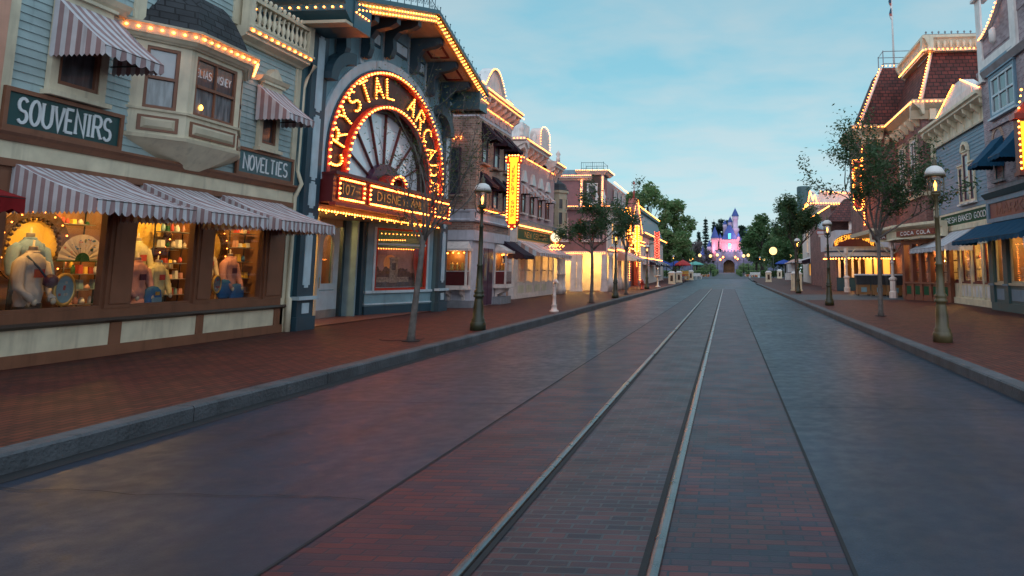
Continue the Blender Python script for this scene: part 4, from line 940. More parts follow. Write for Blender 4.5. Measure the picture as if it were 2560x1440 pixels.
# blade sign
S = thing('blade_sign', 'tall glowing yellow upright sign reading JEWELRY SHOP edged with bulbs', 'sign', (-8.35, 27.2, 3.1)); G = FY(27.2)
mb = MB(); mb.fb(G, -8.6, -8.12, -.22, 0, 3.35, 5.7, 'red'); mb.fb(G, -8.68, -8.04, -.22, 0, 5.7, 5.98, 'red'); mb.hexa([G.P(-8.6, -.22, 3.35), G.P(-8.12, -.22, 3.35), G.P(-8.12, 0, 3.35), G.P(-8.6, 0, 3.35), G.P(-8.42, -.22, 3.12), G.P(-8.3, -.22, 3.12), G.P(-8.3, 0, 3.12), G.P(-8.42, 0, 3.12)], 'red')
mb.build('sign_case', S)
mb = MB(); mb.fb(G, -8.5, -8.22, 0, .012, 3.3, 5.75, 'litsign'); mb.fb(G, -8.55, -8.17, 0, .012, 5.75, 5.93, 'litsign'); mb.build('lit_panel', S)
for i, ch in enumerate('JEWELRY SHOP'):
    if ch == ' ': continue
    words(S, G, ch, -8.36, 5.48-i*.175, .1, .12, 'plum', .024, .012, .012, False, name='letter')
mb = MB(); mb.tube([(-9.36, 27.3, 5.4), (-8.6, 27.3, 5.4)], .025, 'iron'); mb.tube([(-9.36, 27.3, 3.7), (-8.6, 27.3, 3.7)], .025, 'iron'); mb.build('wall_bracket', S)
bulbs(S, line(G.P(-8.57, .03, 3.38), G.P(-8.57, .03, 5.7), .125)+line(G.P(-8.15, .03, 3.38), G.P(-8.15, .03, 5.7), .125)+line(G.P(-8.66, .03, 5.72), G.P(-8.66, .03, 6.0), .12)+line(G.P(-8.06, .03, 5.72), G.P(-8.06, .03, 6.0), .12)+line(G.P(-8.6, .03, 6.0), G.P(-8.12, .03, 6.0), .12)+[G.P(-8.48, .03, 3.2), G.P(-8.24, .03, 3.2), G.P(-8.36, .03, 3.1)], .032)

# ------------------------------------------------------------------ pink watchmaker building
r = thing('pink_building', 'pink painted brick building with cream bracketed cornice and striped awning', 'building', (-10.2, 37.4, .15)); F = FL(-10.2); G = FY(33.6)
brick('brickpink', (.60, .37, .36), (.54, .32, .32), (.5, .35, .34), var=.12, bump=.25)
mb = MB(); mb.box(-14, -10.2, 33.6, 41.3, 3.6, 7.4, 'brickpink'); mb.box(-14, -10.24, 33.64, 41.3, 2.9, 3.6, 'palepink'); mb.fb(G, -14, -10.2, 0, .02, .15, 7.4, 'salmon'); mb.build('wall', r)
mb = MB(); mb.fb(F, 33.55, 34.0, 0, .06, 2.9, 7.2, 'palepink'); mb.fb(G, -10.4, -10.14, .02, .06, .15, 7.2, 'palepink'); mb.build('corner_pilaster', r)
cornice(r, F, 33.1, 38.0, 7.4, .5, .62, 'palepink', brackets=6, bh=.5, lightstep=.13); cornice(r, F, 39.4, 41.6, 7.2, .5, .62, 'palepink', brackets=3, bh=.5, lightstep=.13); cornice(r, G, -11.4, -9.58, 7.4, .5, .62, 'palepink', brackets=2, bh=.5, lightstep=.16)
mb = MB(); mb.fb(F, 33.6, 41.4, -.3, .0, 7.2, 7.95, 'palepink'); mb.fb(F, 37.6, 39.5, -.5, .1, 7.9, 8.9, 'palepink')
for i in range(8):
    a0, a1 = pi*i/8, pi*(i+1)/8; mb.hexa([F.P(38.55+.95*cos(a0), -.5, 8.9), F.P(38.55+.95*cos(a1), -.5, 8.9), F.P(38.55+.95*cos(a1), .1, 8.9), F.P(38.55+.95*cos(a0), .1, 8.9), F.P(38.55+.95*cos(a0), -.5, 8.905+.5*sin(a0)), F.P(38.55+.95*cos(a1), -.5, 8.905+.5*sin(a1)), F.P(38.55+.95*cos(a1), .1, 8.905+.5*sin(a1)), F.P(38.55+.95*cos(a0), .1, 8.905+.5*sin(a0))], 'palepink')
mb.box(-11.9, -10.7, 36.2, 37.5, 7.9, 9.3, 'white')
mb.build('parapet', r)
bulbs(r, [F.P(38.55+1.0*cos(pi*i/16), .13, 8.95+.52*sin(pi*i/16)) for i in range(17)]+line(F.P(39.55, .13, 7.95), F.P(39.55, .13, 8.9), .16)+line(F.P(37.55, .13, 7.95), F.P(37.55, .13, 8.9), .16), .026)
for u in (34.5, 36.1, 37.7, 39.3):
    window(r, F, u, u+.62, 4.35, 5.75, 'redbrown', 'pane_dark', 1, 2, .06, .03, .05, 'palepink')
    awning(r, F, u-.1, u+.72, 5.85, 5.4, .42, .12, ('canvaswhite', 'canvaspink'), .1, .03)
    mb = MB(); mb.hexa([F.P(u-.12, 0, 5.92), F.P(u+.74, 0, 5.92), F.P(u+.74, .14, 5.92), F.P(u-.12, .14, 5.92), F.P(u+.2, 0, 6.5), F.P(u+.42, 0, 6.5), F.P(u+.42, .12, 6.5), F.P(u+.2, .12, 6.5)], 'white'); mb.build('window_hood', r)
mb = MB(); mb.prof(F, [(0, 3.62), (0, 4.0), (.2, 4.0), (.14, 3.8), (.08, 3.62)], 33.5, 41.4, 'bluepaint'); mb.fb(F, 33.5, 41.4, .0, .1, 2.86, 2.98, 'palepink'); mb.build('belt_course', r)
bulbs(r, line(F.P(33.8, .17, 3.68), F.P(41.2, .17, 3.68), .11), .03)
board_sign('fascia_sign', 'long dark green fascia board under the yellow bulb line of the pink building', F, 33.9, 41.2, 3.0, 3.6, 'NEW CENTURY', 4.6, .26, 'gold', 'green', 'gold', .02, .05)
awning(r, F, 34.0, 41.0, 2.98, 2.35, 1.15, .18, ('canvaswhite', 'canvaspink'), .22, .04, 'wide pink-striped shop awning')
mb = MB(); mb.fb(F, 33.6, 41.3, -.2, .06, .15, .9, 'palepink'); mb.fb(F, 33.6, 41.3, .06, .1, .15, .32, 'palepink')
for a, b in ((33.6, 34.1), (35.4, 35.6), (36.8, 37.2), (38.3, 38.5), (39.9, 40.1), (41.0, 41.3)): mb.fb(F, a, b, -.2, .08, .9, 2.4, 'palepink')
mb.fb(F, 33.6, 41.3, -.2, .05, 2.3, 2.9, 'palepink'); mb.box(-14, -13.8, 33.6, 41.3, .15, 2.9, 'wood')
for u in (34.2, 35.7, 37.3, 38.7): mb.fb(F, u, u+1.0, .06, .075, .42, .78, 'cream')
mb.build('shopfront', r)
for a, b in ((34.1, 35.4), (35.6, 36.8), (37.2, 38.3), (38.5, 39.9), (40.1, 41.0)):
    mb = MB(); c_ = (a+b)/2
    mb.fb(F, a, b, -.1, -.05, .9, .96, 'palepink'); mb.fb(F, c_-.03, c_+.03, -.1, -.05, .96, 2.3, 'palepink'); mb.fb(F, a, b, -.1, -.052, 1.5, 1.55, 'palepink'); o = mb.build('shop_window', r)
    p = MB(); p.fb(F, a, b, -.09, -.085, .96, 2.3, 'shopglass'); p.build('pane', r, parent=o)
ROOMLAMPS.append((-11.2, 36.0, 2.2, 110)); ROOMLAMPS.append((-11.2, 39.5, 2.2, 130))
for u in (41.6, 42.5):
    mb = MB(); mb.lathe(F.P(u, .35, .15), [(.2, 0), (.2, .35), (.15, .4), (.14, 1.1), (.19, 1.14), (.14, 1.2), (.12, 2.1), (.2, 2.2), (.2, 2.35)], 'palepink', 12); mb.build('column', r)
# clock on a bracket
S = thing('street_clock', 'round glowing clock face on ornate bulb-lit bracket', 'clock', (-9.25, 38, 3.3)); G = FY(38)
mb = MB(); mb.tube([(-10.2, 38.05, 3.3), (-9.6, 38.05, 3.3)], .04, 'iron'); mb.tube([(-10.2, 38.05, 2.85), (-9.9, 38.05, 2.8), (-9.6, 38.05, 2.95), (-9.4, 38.05, 3.05)], .025, 'iron'); mb.build('wall_bracket', S)
n = 24; mb = MB(); mb.loft([[G.P(-9.25+rr*cos(2*pi*i/n), d, 3.3+rr*sin(2*pi*i/n)) for i in range(n)] for rr, d in ((.3, -.1), (.33, -.08), (.33, .0), (.28, .03), (.27, .0))], 'gold'); mb.build('clock_case', S)
mb = MB(); mb.face([G.P(-9.25+.27*cos(2*pi*i/n), .012, 3.3+.27*sin(2*pi*i/n)) for i in range(n)], 'clockface'); o = mb.build('clock_face', S)
mb = MB(); mb.fb(G, -9.26, -9.24, .02, .024, 3.3, 3.48, 'black'); mb.fb(G, -9.25, -9.12, .025, .029, 3.28, 3.31, 'black')
for i in range(12):
    t = 2*pi*i/12; c = (-9.25+.23*cos(t), 3.3+.23*sin(t)); mb.fb(G, c[0]-.008, c[0]+.008, .013, .017, c[1]-.02, c[1]+.02, 'black')
mb.build('clock_hands', S, parent=o)
bulbs(S, [(-9.55+.06*i, 37.95, 2.78+.05*(i % 3)) for i in range(14)]+[(-9.95+.09*i, 37.95, 2.62+.03*(i % 2)) for i in range(12)]+[(-9.25+.1*cos(t), 37.95, 2.88+.1*sin(t)) for t in (0, 1.5, 3, 4.5)], .03)
# corner turret
r = thing('turret', 'small cream corner turret with slate cap on the pink building', 'turret', (-10.2, 42.3, 3.4))
c = (-10.25, 42.3, 0)
mb = MB(); mb.lathe(c, [(.05, 3.3), (.3, 3.5), (.62, 3.75), (.66, 3.85), (.6, 3.88), (.6, 6.1), (.7, 6.15), (.7, 6.3), (.6, 6.32)], 'creamdark', 8, sm=False); mb.build('turret_wall', r)
mb = MB(); mb.lathe(c, [(.72, 6.32), (.6, 6.45), (.5, 6.7), (.1, 6.95), (.05, 7.05), (.09, 7.1), (.001, 7.3)], 'slateroof', 8, sm=False); mb.build('turret_roof', r)
for k, a in enumerate((-100, -55, -10)):
    t = radians(a); H = FS(c[0]+.62*cos(t)+.2*sin(t), c[1]+.62*sin(t)-.2*cos(t), c[0]+.62*cos(t)-.2*sin(t), c[1]+.62*sin(t)+.2*cos(t))
    window(r, H, .05, .35, 4.2, 5.0, 'creamdark', 'pane_dark', 1, 1, .04, -.05, .05); window(r, H, .05, .35, 5.15, 5.8, 'creamdark', 'pane_dark', 1, 1, .04, -.05, .05)

# ------------------------------------------------------------------ set-back mauve building facing the camera
r = thing('mauve_house', 'mauve house with dark mansard, railed square tower and pale arcade', 'building', (-10, 47, .15)); G = FY(47); F = FL(-7.9)
mb = MB(); mb.box(-15, -8.0, 47, 56, 2.75, 7.55, 'mauve'); mb.fb(G, -15, -7.95, 0, .08, 2.62, 2.8, 'palepink'); mb.build('wall', r)
cornice(r, G, -15, -9.0, 7.55, .35, .4, 'palepink', brackets=0, lightstep=.14)
mb = MB(); mb.plan([(-15, 47), (-8.9, 47), (-8.9, 54), (-15, 54)], 7.9, 8.35, 'bluemansard', [(-15, 47.5), (-9.3, 47.5), (-9.3, 53), (-15, 53)]); mb.build('mansard', r)
mb = MB(); mb.box(-9.75, -8.25, 46.9, 48.6, 5.5, 8.0, 'darkbrown'); mb.fb(G, -9.8, -9.62, .1, .16, 5.5, 8.0, 'white'); mb.fb(G, -8.38, -8.2, .1, .16, 5.5, 8.0, 'white'); mb.build('tower', r)
window(r, G, -9.25, -8.7, 6.0, 7.2, 'white', 'pane_dark', 1, 2, .06, .1, .06, 'white', 'white', .08)
mb = MB(); mb.plan([(-9.9, 46.75), (-8.1, 46.75), (-8.1, 48.75), (-9.9, 48.75)], 7.9, 8.15, 'palepink', [(-10.15, 46.5), (-7.85, 46.5), (-7.85, 49), (-10.15, 49)]); mb.build('tower_cornice', r); bulbs(r, line((-10.1, 46.48, 8.18), (-7.85, 46.48, 8.18), .12)+line((-7.82, 46.5, 8.18), (-7.82, 49, 8.18), .14), .028)
mb = MB()
for x in (-9.75, -9.0, -8.25):
    for y in (46.9, 48.6): mb.tube([(x, y, 8.15), (x, y, 8.8)], .02, 'ironteal', 4)
for z in (8.35, 8.75):
    for y in (46.9, 48.6): mb.tube([(-9.75, y, z), (-8.25, y, z)], .014, 'ironteal', 4)
    mb.tube([(-8.25, 46.9, z), (-8.25, 48.6, z)], .014, 'ironteal', 4)
for i in range(11): mb.tube([(-9.75+i*.15, 46.9, 8.35), (-9.75+i*.15, 46.9, 8.75)], .008, 'ironteal', 4)
mb.build('roof_railing', r)
cornice(r, G, -11.4, -7.7, 5.55, .25, .5, 'palepink', lightstep=.12); cornice(r, F, 47, 56, 5.55, .25, .5, 'palepink', lightstep=.16)
mb = MB(); mb.fb(F, 47, 56, -.1, .0, 2.8, 5.55, 'palepink'); mb.build('street_wall', r); mb = MB(); mb.plan([(-8.2, 48.7), (-7.95, 48.7), (-7.95, 56), (-8.2, 56)], 5.85, 7.6, 'slateroof', [(-8.2, 48.7), (-8.12, 48.7), (-8.12, 56), (-8.2, 56)]); mb.build('street_mansard', r); [window(r, FL(-7.95), u, u+.7, 6.1, 7.1, 'white', 'pane_dark', 1, 2, .07, .0, .1, 'white', 'white', .08) for u in (49.6, 51.6, 53.6)]; bulbs(r, line((-7.8, 48.8, 7.65), (-7.8, 56, 7.65), .25), .03)
for x in (-11.2, -9.6, -8.75): window(r, G, x, x+.55, 3.55, 4.9, 'pinkwall', 'pane_dark', 2, 3, .05, .0, .05, 'palepink', 'pinkwall', .07)
for x in (-9.9, -9.0):
    mb = MB(); mb.fb(G, x, x+.22, .02, .06, 3.5, 4.95, 'jarred'); mb.build('shutter', r)
for u in (48.2, 50.4, 52.6, 54.6): window(r, F, u, u+.8, 3.3, 4.8, 'white', 'litwin', 1, 2, .06, .0, .05, 'white', 'white', .1)
mb = MB(); mb.fb(G, -11.3, -9.6, 0, .05, 2.15, 2.62, 'palepink')
for x in (-11.9, -10.35, -9.95, -8.3): mb.fb(G, x, x+.35, -.1, .1, .15, 2.62, 'palepink'); mb.fb(G, x-.04, x+.39, -.1, .14, .15, .4, 'palepink'); mb.fb(G, x-.03, x+.38, -.1, .13, .95, 1.02, 'palepink')
mb.box(-15, -8.1, 49.5, 49.6, .15, 2.7, 'cream'); mb.fb(F, 47, 56, -.05, .05, .15, .9, 'palepink'); mb.build('arcade', r)
for u in (47.2, 49.2, 51.2, 53.2, 55.0):
    mb = MB(); mb.lathe(F.P(u, .15, .15), [(.22, 0), (.22, .8), (.14, .9), (.12, 2.2), (.2, 2.35), (.2, 2.55)], 'palepink', 10); mb.build('column', r)
ROOMLAMPS.append((-11.0, 48.3, 2.3, 200)); ROOMLAMPS.append((-9.2, 48.3, 2.3, 200)); ROOMLAMPS.append((-8.6, 52.0, 2.3, 150))
awning(r, F, 50.5, 55.8, 2.95, 2.35, 1.5, .15, ('canvaspink', 'canvaswhite'), .9, .05, 'plain pink awning over the pavement')
bulbs(r, line(F.P(50.5, .1, 3.02), F.P(55.8, .1, 3.02), .12), .03)

# ------------------------------------------------------------------ bright theatre front
r = thing('theatre', 'small theatre with red gable, orange lit archway and blue-purple piers', 'building', (-8.6, 63, .15)); F = FL(-8.6)
mb = MB(); mb.box(-14, -8.6, 57, 71, 3.9, 6.3, 'creamdark'); mb.box(-14, -8.9, 57, 71, .15, 3.9, 'redbrown'); mb.fb(FY(57), -14, -8.6, 0, .05, .15, 6.3, 'palepink'); mb.build('wall', r)
mb = MB(); mb.fb(F, 61.0, 62.0, -.2, .2, .15, 4.0, 'cloth_blue'); mb.build('pier', r); mb = MB(); mb.fb(F, 67.2, 68.4, -.2, .2, .15, 3.2, 'jarred'); mb.fb(F, 62, 67.2, -.8, -.7, .15, 4.0, 'cream'); mb.build('pier', r)
mb = MB(); mb.fb(F, 61, 70, 0, .5, 3.9, 4.3, 'gold'); mb.fb(F, 61, 70, 0, .35, 4.3, 5.0, 'jarred'); mb.hexa([F.P(61, -.4, 5), F.P(70, -.4, 5), F.P(70, .3, 5), F.P(61, .3, 5), F.P(65.2, -.4, 8.2), F.P(65.8, -.4, 8.2), F.P(65.8, .3, 8.2), F.P(65.2, .3, 8.2)], 'jarred'); mb.lathe(F.P(65.5, 0, 8.2), [(.15, 0), (.08, .4), (.16, .6), (.03, .8), (.03, 1.3), (.12, 1.45), (.001, 1.7)], 'jarred', 8); mb.build('gable', r)
bulbs(r, line(F.P(61, .55, 4.28), F.P(70, .55, 4.28), .14)+line(F.P(61, .55, 3.95), F.P(70, .55, 3.95), .14)+line(F.P(62, .1, 3.5), F.P(67, .1, 3.5), .14)+line(F.P(67.1, .1, 1.9), F.P(67.1, .1, 3.5), .12)+line(F.P(67.4, .34, 6.9), F.P(65.9, .34, 8.3), .12)+line(F.P(61.2, .34, 5.1), F.P(65.2, .34, 8.1), .3)+line(F.P(69.8, .34, 5.1), F.P(66, .34, 7.8), .2), .04)
bulbs(r, line(F.P(57.5, .1, 6.0), F.P(60.8, .1, 6.0), .16)+line(F.P(57.5, .1, 6.3), F.P(70, .1, 6.3), .2), .035)
mb = MB(); [mb.fb(F, 62.4+k*1.0, 63.1+k*1.0, .35, .38, 4.45, 4.85, 'amber') for k in range(7)]; mb.build('lit_panel', r)
ROOMLAMPS.append((-8.9, 64.6, 3.2, 350)); ROOMLAMPS.append((-8.2, 59.3, 2.6, 150))
for u in (57.5, 59.2): window(r, F, u, u+1.0, 4.3, 5.8, 'white', 'litwin', 1, 2, .07, .0, .05, 'white')
mb = MB(); mb.fb(F, 57.2, 60.9, -.1, .1, .15, 1.0, 'palepink'); mb.build('stall_riser', r); window(r, F, 57.5, 60.6, 1.0, 2.6, 'white', 'litwin', 4, 1, .08, .0, .06)
awning(r, F, 57.0, 60.9, 3.2, 2.5, 1.7, .15, ('canvaspink', 'canvaswhite'), 1.1, .05, 'second plain pink awning further along')
# cluster signs hanging over the pavement
for (x0, x1, y, z0, z1, lb) in ((-8.45, -7.75, 57.5, 4.5, 6.6, 'upright bulb sign above the sunburst bulbs'), (-7.6, -7.2, 58.5, 3.1, 5.2, 'narrow upright bulb sign beside the theatre')):
    S = thing('blade_sign', lb, 'sign', ((x0+x1)/2, y, z0)); G = FY(y); mb = MB(); mb.fb(G, x0, x1, -.15, 0, z0, z1, 'gold'); mb.fb(G, x1-1.2, x0, -.1, -.05, z0+.5, z0+.56, 'iron'); mb.build('sign_case', S); mb = MB(); mb.fb(G, x0+.12, x1-.12, 0, .01, z0+.1, z1-.1, 'litsign'); mb.build('lit_panel', S)
    bulbs(S, line(G.P(x0+.06, .04, z0), G.P(x0+.06, .04, z1), .17)+line(G.P(x1-.06, .04, z0), G.P(x1-.06, .04, z1), .17)+line(G.P(x0, .04, z1), G.P(x1, .04, z1), .17)+line(G.P(x0, .04, z0), G.P(x1, .04, z0), .17), .06)
S = thing('sunburst_sign', 'round sunburst of bulbs hanging over the pavement before the theatre', 'sign', (-8.2, 57.2, 3.4)); G = FY(57.2); mb = MB(); mb.lathe((-8.2, 57.3, 3.85), [(.5, -.05), (.5, .0)], 'gold', 16); mb.fb(G, -8.7, -7.7, -.12, 0, 3.5, 4.3, 'gold'); mb.build('sign_case', S)
bulbs(S, [G.P(-8.2+rr*cos(t), .05, 3.9+rr*sin(t)) for rr, k in ((.3, 6), (.62, 11), (.92, 16)) for t in [2*pi*i/k for i in range(k)]], .065)

# ------------------------------------------------------------------ far grey mansard house
r = thing('mansard_house', 'far pink-walled house with tall grey-blue mansard beside big trees', 'building', (-8.8, 84, .15)); F = FL(-8.8)
mb = MB(); mb.box(-16, -8.8, 72, 98, .1, 5.3, 'palepink'); mb.fb(FY(72), -16, -8.8, 0, .1, .1, 5.3, 'pinkwall'); mb.build('wall', r)
cornice(r, F, 72, 98, 5.1, .35, .5, 'verdigris', lightstep=.3, lr=.05)
mb = MB(); mb.plan([(-16, 72), (-8.7, 72), (-8.7, 98), (-16, 98)], 5.45, 8.0, 'bluemansard', [(-16, 72.8), (-9.6, 72.8), (-9.6, 97.4), (-16, 97.4)]); mb.build('mansard', r)
mb = MB(); mb.prof(F, [(-1.0, 8.0), (-1, 8.4), (-.4, 8.4), (-.5, 8.0)], 72.5, 97.5, 'verdigris'); mb.build('roof_cornice', r); bulbs(r, line(F.P(74, -.35, 8.3), F.P(97, -.35, 8.3), .35), .05)
for u in (75, 80, 85, 90, 95): window(r, F, u, u+1.2, 3.0, 4.6, 'white', 'pane_dark', 1, 2, .1, .0, .08, 'white')
for u in (74, 81, 88): awning(r, F, u, u+5, 2.9, 2.3, 1.4, .15, ('canvaswhite', 'canvasplum'), 1, .05)
S = thing('neon_sign', 'tall pink neon blade sign with ornate outline', 'sign', (-7.7, 80, 2.9)); G = FY(80); mb = MB(); mb.fb(G, -8.15, -7.55, -.15, 0, 2.9, 5.9, 'maroon'); mb.fb(G, -8.8, -8.15, -.12, -.06, 4.5, 4.6, 'iron'); mb.build('sign_case', S)
bulbs(S, [G.P(-7.85+.27*cos(t*1.1)+.04*sin(t*5), .05, 2.95+t*.094) for t in range(32)]+[G.P(-7.85-.27*cos(t*1.1), .05, 2.95+t*.094) for t in range(32)], .07, 'bulbred')

# more outlines of light on the rows beyond the arcade
for nm, pts, rr in (('mauve_house', line((-9.72, 46.78, 5.9), (-9.72, 46.78, 7.8), .14)+line((-8.28, 46.78, 5.9), (-8.28, 46.78, 7.8), .14)+line((-11.9, 46.85, 2.66), (-8.0, 46.85, 2.66), .15)+line((-7.85, 47, 2.9), (-7.85, 56, 2.9), .2), .03),
                    ('pink_building', line((-10.12, 33.6, 3.66), (-10.12, 33.6, 7.2), .2)+line((-10.05, 34, 7.1), (-10.05, 41, 7.1), .16), .026),
                    ('brick_shop', line((-9.28, 26.2, 3.8), (-9.28, 30.0, 3.8), .16)+line((-9.3, 25.9, 7.75), (-9.3, 30.0, 7.75), .16), .024),
                    ('theatre', line((-8.5, 57.2, 3.3), (-8.5, 61, 3.3), .18)+line((-8.35, 61.0, .6), (-8.35, 61.0, 4.0), .2)+line((-8.35, 68.4, .6), (-8.35, 68.4, 4.0), .2)+line((-8.5, 57.2, 5.0), (-8.5, 61, 5.0), .25), .045),
                    ('mansard_house', line((-8.7, 72.2, 2.9), (-8.7, 97, 2.9), .4), .05)):
    bulbs(bpy.data.objects[nm], pts, rr)
m_r = bpy.data.objects['brick_shop']
mb = MB(); [mb.lathe((-9.5, y, z), [(.12, 0), (.12, .2), (.06, .26), (.14, .4), (.001, .62)], 'palepink', 8) for y, z in ((25.95, 8.4),)]; mb.build('roof_urn', m_r)
mb = MB(); mb.lathe((-9.5, 30.0, 8.4), [(.12, 0), (.12, .2), (.06, .26), (.14, .4), (.001, .62)], 'palepink', 8); mb.build('roof_urn', m_r)
m_r = bpy.data.objects['pink_building']
for u in (33.7, 36.0, 41.3):
    mb = MB(); mb.lathe((-10.0, u, 7.95), [(.12, 0), (.12, .25), (.07, .3), (.15, .45), (.001, .7)], 'palepink', 8); mb.build('roof_urn', m_r)
m_r = bpy.data.objects['mauve_house']
for x in (-8.6, -8.1):
    mb = MB(); mb.lathe((x, 46.6, 5.8), [(.12, 0), (.1, .3), (.05, .4), (.12, .6), (.04, .75), (.001, 1.1)], 'white', 8); mb.build('roof_finial', m_r)
# ================================================================== right side of the street
# ------------------------------------------------------------------ grey brick market building
r = thing('market_building', 'tall grey-mauve brick building at right edge with navy awnings', 'building', (9.2, 22, .15)); F = FR(9.2)
mb = MB(); mb.box(9.2, 14, 13, 25.75, 4.35, 8.7, 'brickgrey'); mb.box(9.22, 14, 13, 25.72, 3.95, 4.35, 'stonegrey'); mb.box(9.26, 14, 13, 25.7, 2.9, 3.95, 'slateteal'); mb.build('wall', r)
mb = MB(); mb.fb(F, 25.3, 25.78, 0, .07, 8.2, 11.2, 'white'); mb.fb(F, 25.25, 25.82, 0, .14, 8.1, 8.2, 'white'); mb.fb(F, 25.22, 25.86, -.3, .2, 11.2, 11.3, 'white'); mb.build('pier', r); mb = MB(); mb.fb(F, 22.3, 22.75, 0, .1, 8.5, 11.2, 'white'); mb.fb(F, 22.2, 22.85, 0, .18, 8.38, 8.5, 'white'); mb.build('pier', r)
mb = MB(); mb.box(9.2, 14, 13, 25.72, 8.7, 9.6, 'brickgrey'); mb.build('parapet', r)
mb = MB(); n = 10; us = [25.3-i*.29 for i in range(n+1)]
zf = lambda u: 9.6+1.7*((25.3-u)/2.9)**1.7
for a, b in zip(us, us[1:]): mb.hexa([F.P(b, -.3, 9.0), F.P(a, -.3, 9.0), F.P(a, .02, 9.0), F.P(b, .02, 9.0), F.P(b, -.3, zf(b)), F.P(a, -.3, zf(a)), F.P(a, .02, zf(a)), F.P(b, .02, zf(b))], 'brickgrey'); mb.hexa([F.P(b, -.3, zf(b)), F.P(a, -.3, zf(a)), F.P(a, .15, zf(a)), F.P(b, .15, zf(b)), F.P(b, -.3, zf(b)+.1), F.P(a, -.3, zf(a)+.1), F.P(a, .15, zf(a)+.1), F.P(b, .15, zf(b)+.1)], 'white')
mb.fb(F, 13, 22.3, -.3, .02, 9.6, 11.0, 'brickgrey'); mb.build('curved_parapet', r)
bulbs(r, [F.P(a+.14*k, .18, zf(a+.14*k)+.05) for a in us for k in (0, -1)]+line(F.P(22.2, .14, 11.1), F.P(18, .14, 11.1), .2), .03)
mb = MB(); mb.lathe(F.P(24.2, .06, 9.15), [(.02, 0), (.14, .1), (.14, .5), (.02, .6)], 'white', 10); mb.build('oval_boss', r)
mb = MB(); mb.fb(F, 22.75, 25.3, 0, .09, 8.55, 8.85, 'white'); mb.fb(F, 22.6, 25.4, 0, .14, 8.42, 8.55, 'bluepaint'); mb.prof(F, [(0, 8.2), (0, 8.42), (.2, 8.42), (.1, 8.2)], 13, 25.3, 'stonegrey'); mb.build('string_course', r)
window(r, F, 22.75, 24.75, 6.75, 8.05, 'tealpale', 'pane_dark', 3, 2, .09, .0, .06, 'tealpale', 'bluepaint', .1)
mb = MB(); mb.fb(F, 22.4, 25.1, .0, .09, 6.3, 6.45, 'brickgrey'); mb.build('sill_course', r)
for u in (17.8, 20.2, 22.6, 24.5):
    window(r, F, u-.35, u+.35, 4.5, 5.6, 'slateteal', 'pane_dark', 1, 2, .07, -.02, .05, 'stonegrey')
    awning(r, F, u-.5, u+.5, 5.95, 5.05, .85, .15, ('canvasnavy',), .125, .03)
    mb = MB(); n = 8
    for i in range(n):
        t0, t1 = pi*i/n, pi*(i+1)/n; mb.hexa([F.P(u+.4*cos(t0), 0, 5.85+.4*sin(t0)), F.P(u+.4*cos(t1), 0, 5.85+.4*sin(t1)), F.P(u+.4*cos(t1), .03, 5.85+.4*sin(t1)), F.P(u+.4*cos(t0), .03, 5.85+.4*sin(t0)), F.P(u+.55*cos(t0), 0, 5.85+.55*sin(t0)), F.P(u+.55*cos(t1), 0, 5.85+.55*sin(t1)), F.P(u+.55*cos(t1), .03, 5.85+.55*sin(t1)), F.P(u+.55*cos(t0), .03, 5.85+.55*sin(t0))], 'bricklight')
    mb.build('arch_lintel', r)
mb = MB(); mb.prof(F, [(0, 3.95), (0, 4.12), (.25, 4.12), (.12, 3.95)], 13, 25.75, 'slateteal'); mb.fb(F, 13, 25.75, 0, .08, 3.78, 3.95, 'bluepaint'); mb.fb(F, 13, 25.75, 0, .08, 3.12, 3.26, 'bluepaint'); mb.fb(F, 25.55, 25.75, 0, .09, 3.26, 3.78, 'bluepaint'); mb.build('fascia', r)
S = thing('fascia_sign', 'dark red fascia board lettered MARKET above the navy awning', 'sign', F.P(22, .1, 3.3)); mb = MB(); mb.fb(F, 18.5, 25.5, .0, .04, 3.27, 3.77, 'maroon'); mb.build('board', S); words(S, F, 'MARKET', 23.3, 3.36, 3.2, .33, 'redbrown', .07, .04, .01)
awning(r, F, 20.9, 26.9, 3.1, 2.55, .9, .16, ('canvasnavy',), .16, .06, 'large navy awning over the market front')
awning(r, F, 17.8, 20.6, 3.1, 2.4, .9, .3, ('canvasgrey', 'canvaswhite'), .1, .06)
mb = MB()
mb.fb(F, 13, 25.7, -.1, .1, .15, .42, 'slateteal')
for a, b in ((25.35, 25.72), (24.1, 24.45), (21.6, 22.1), (19.5, 19.9)): mb.fb(F, a, b, -.1, .12, .42, 2.9, 'slateteal'); mb.fb(F, a-.03, b+.03, .12, .16, .98, 1.05, 'bluepaint')
for a, b in ((24.45, 25.35), (22.1, 24.1), (19.9, 21.6)): mb.fb(F, a, b, -.1, .05, .42, 1.0, 'slateteal'); mb.fb(F, a+.12, b-.12, .05, .065, .52, .88, 'bluepaint'); mb.fb(F, a, b, -.1, .1, 1.0, 1.08, 'creamdark'); mb.fb(F, a, b, -.1, .05, 2.65, 2.9, 'slateteal')
mb.box(12, 12.1, 13, 25.7, .15, 2.9, 'wood'); mb.box(9.3, 12, 25.6, 25.7, .15, 2.9, 'wood'); mb.box(9.4, 12, 22, 22.1, .15, 2.9, 'wood'); mb.build('shopfront', r)
for a, b in ((24.45, 25.35), (22.1, 24.1), (19.9, 21.6)):
    mb = MB(); mb.fb(F, a, a+.07, -.06, .0, 1.08, 2.65, 'creamdark'); mb.fb(F, b-.07, b, -.06, .0, 1.08, 2.65, 'creamdark'); mb.fb(F, a+.07, b-.07, -.06, .0, 1.08, 1.14, 'creamdark'); o = mb.build('shop_window', r); p = MB(); p.fb(F, a+.07, b-.07, -.04, -.035, 1.14, 2.65, 'shopglass'); p.build('pane', r, parent=o)
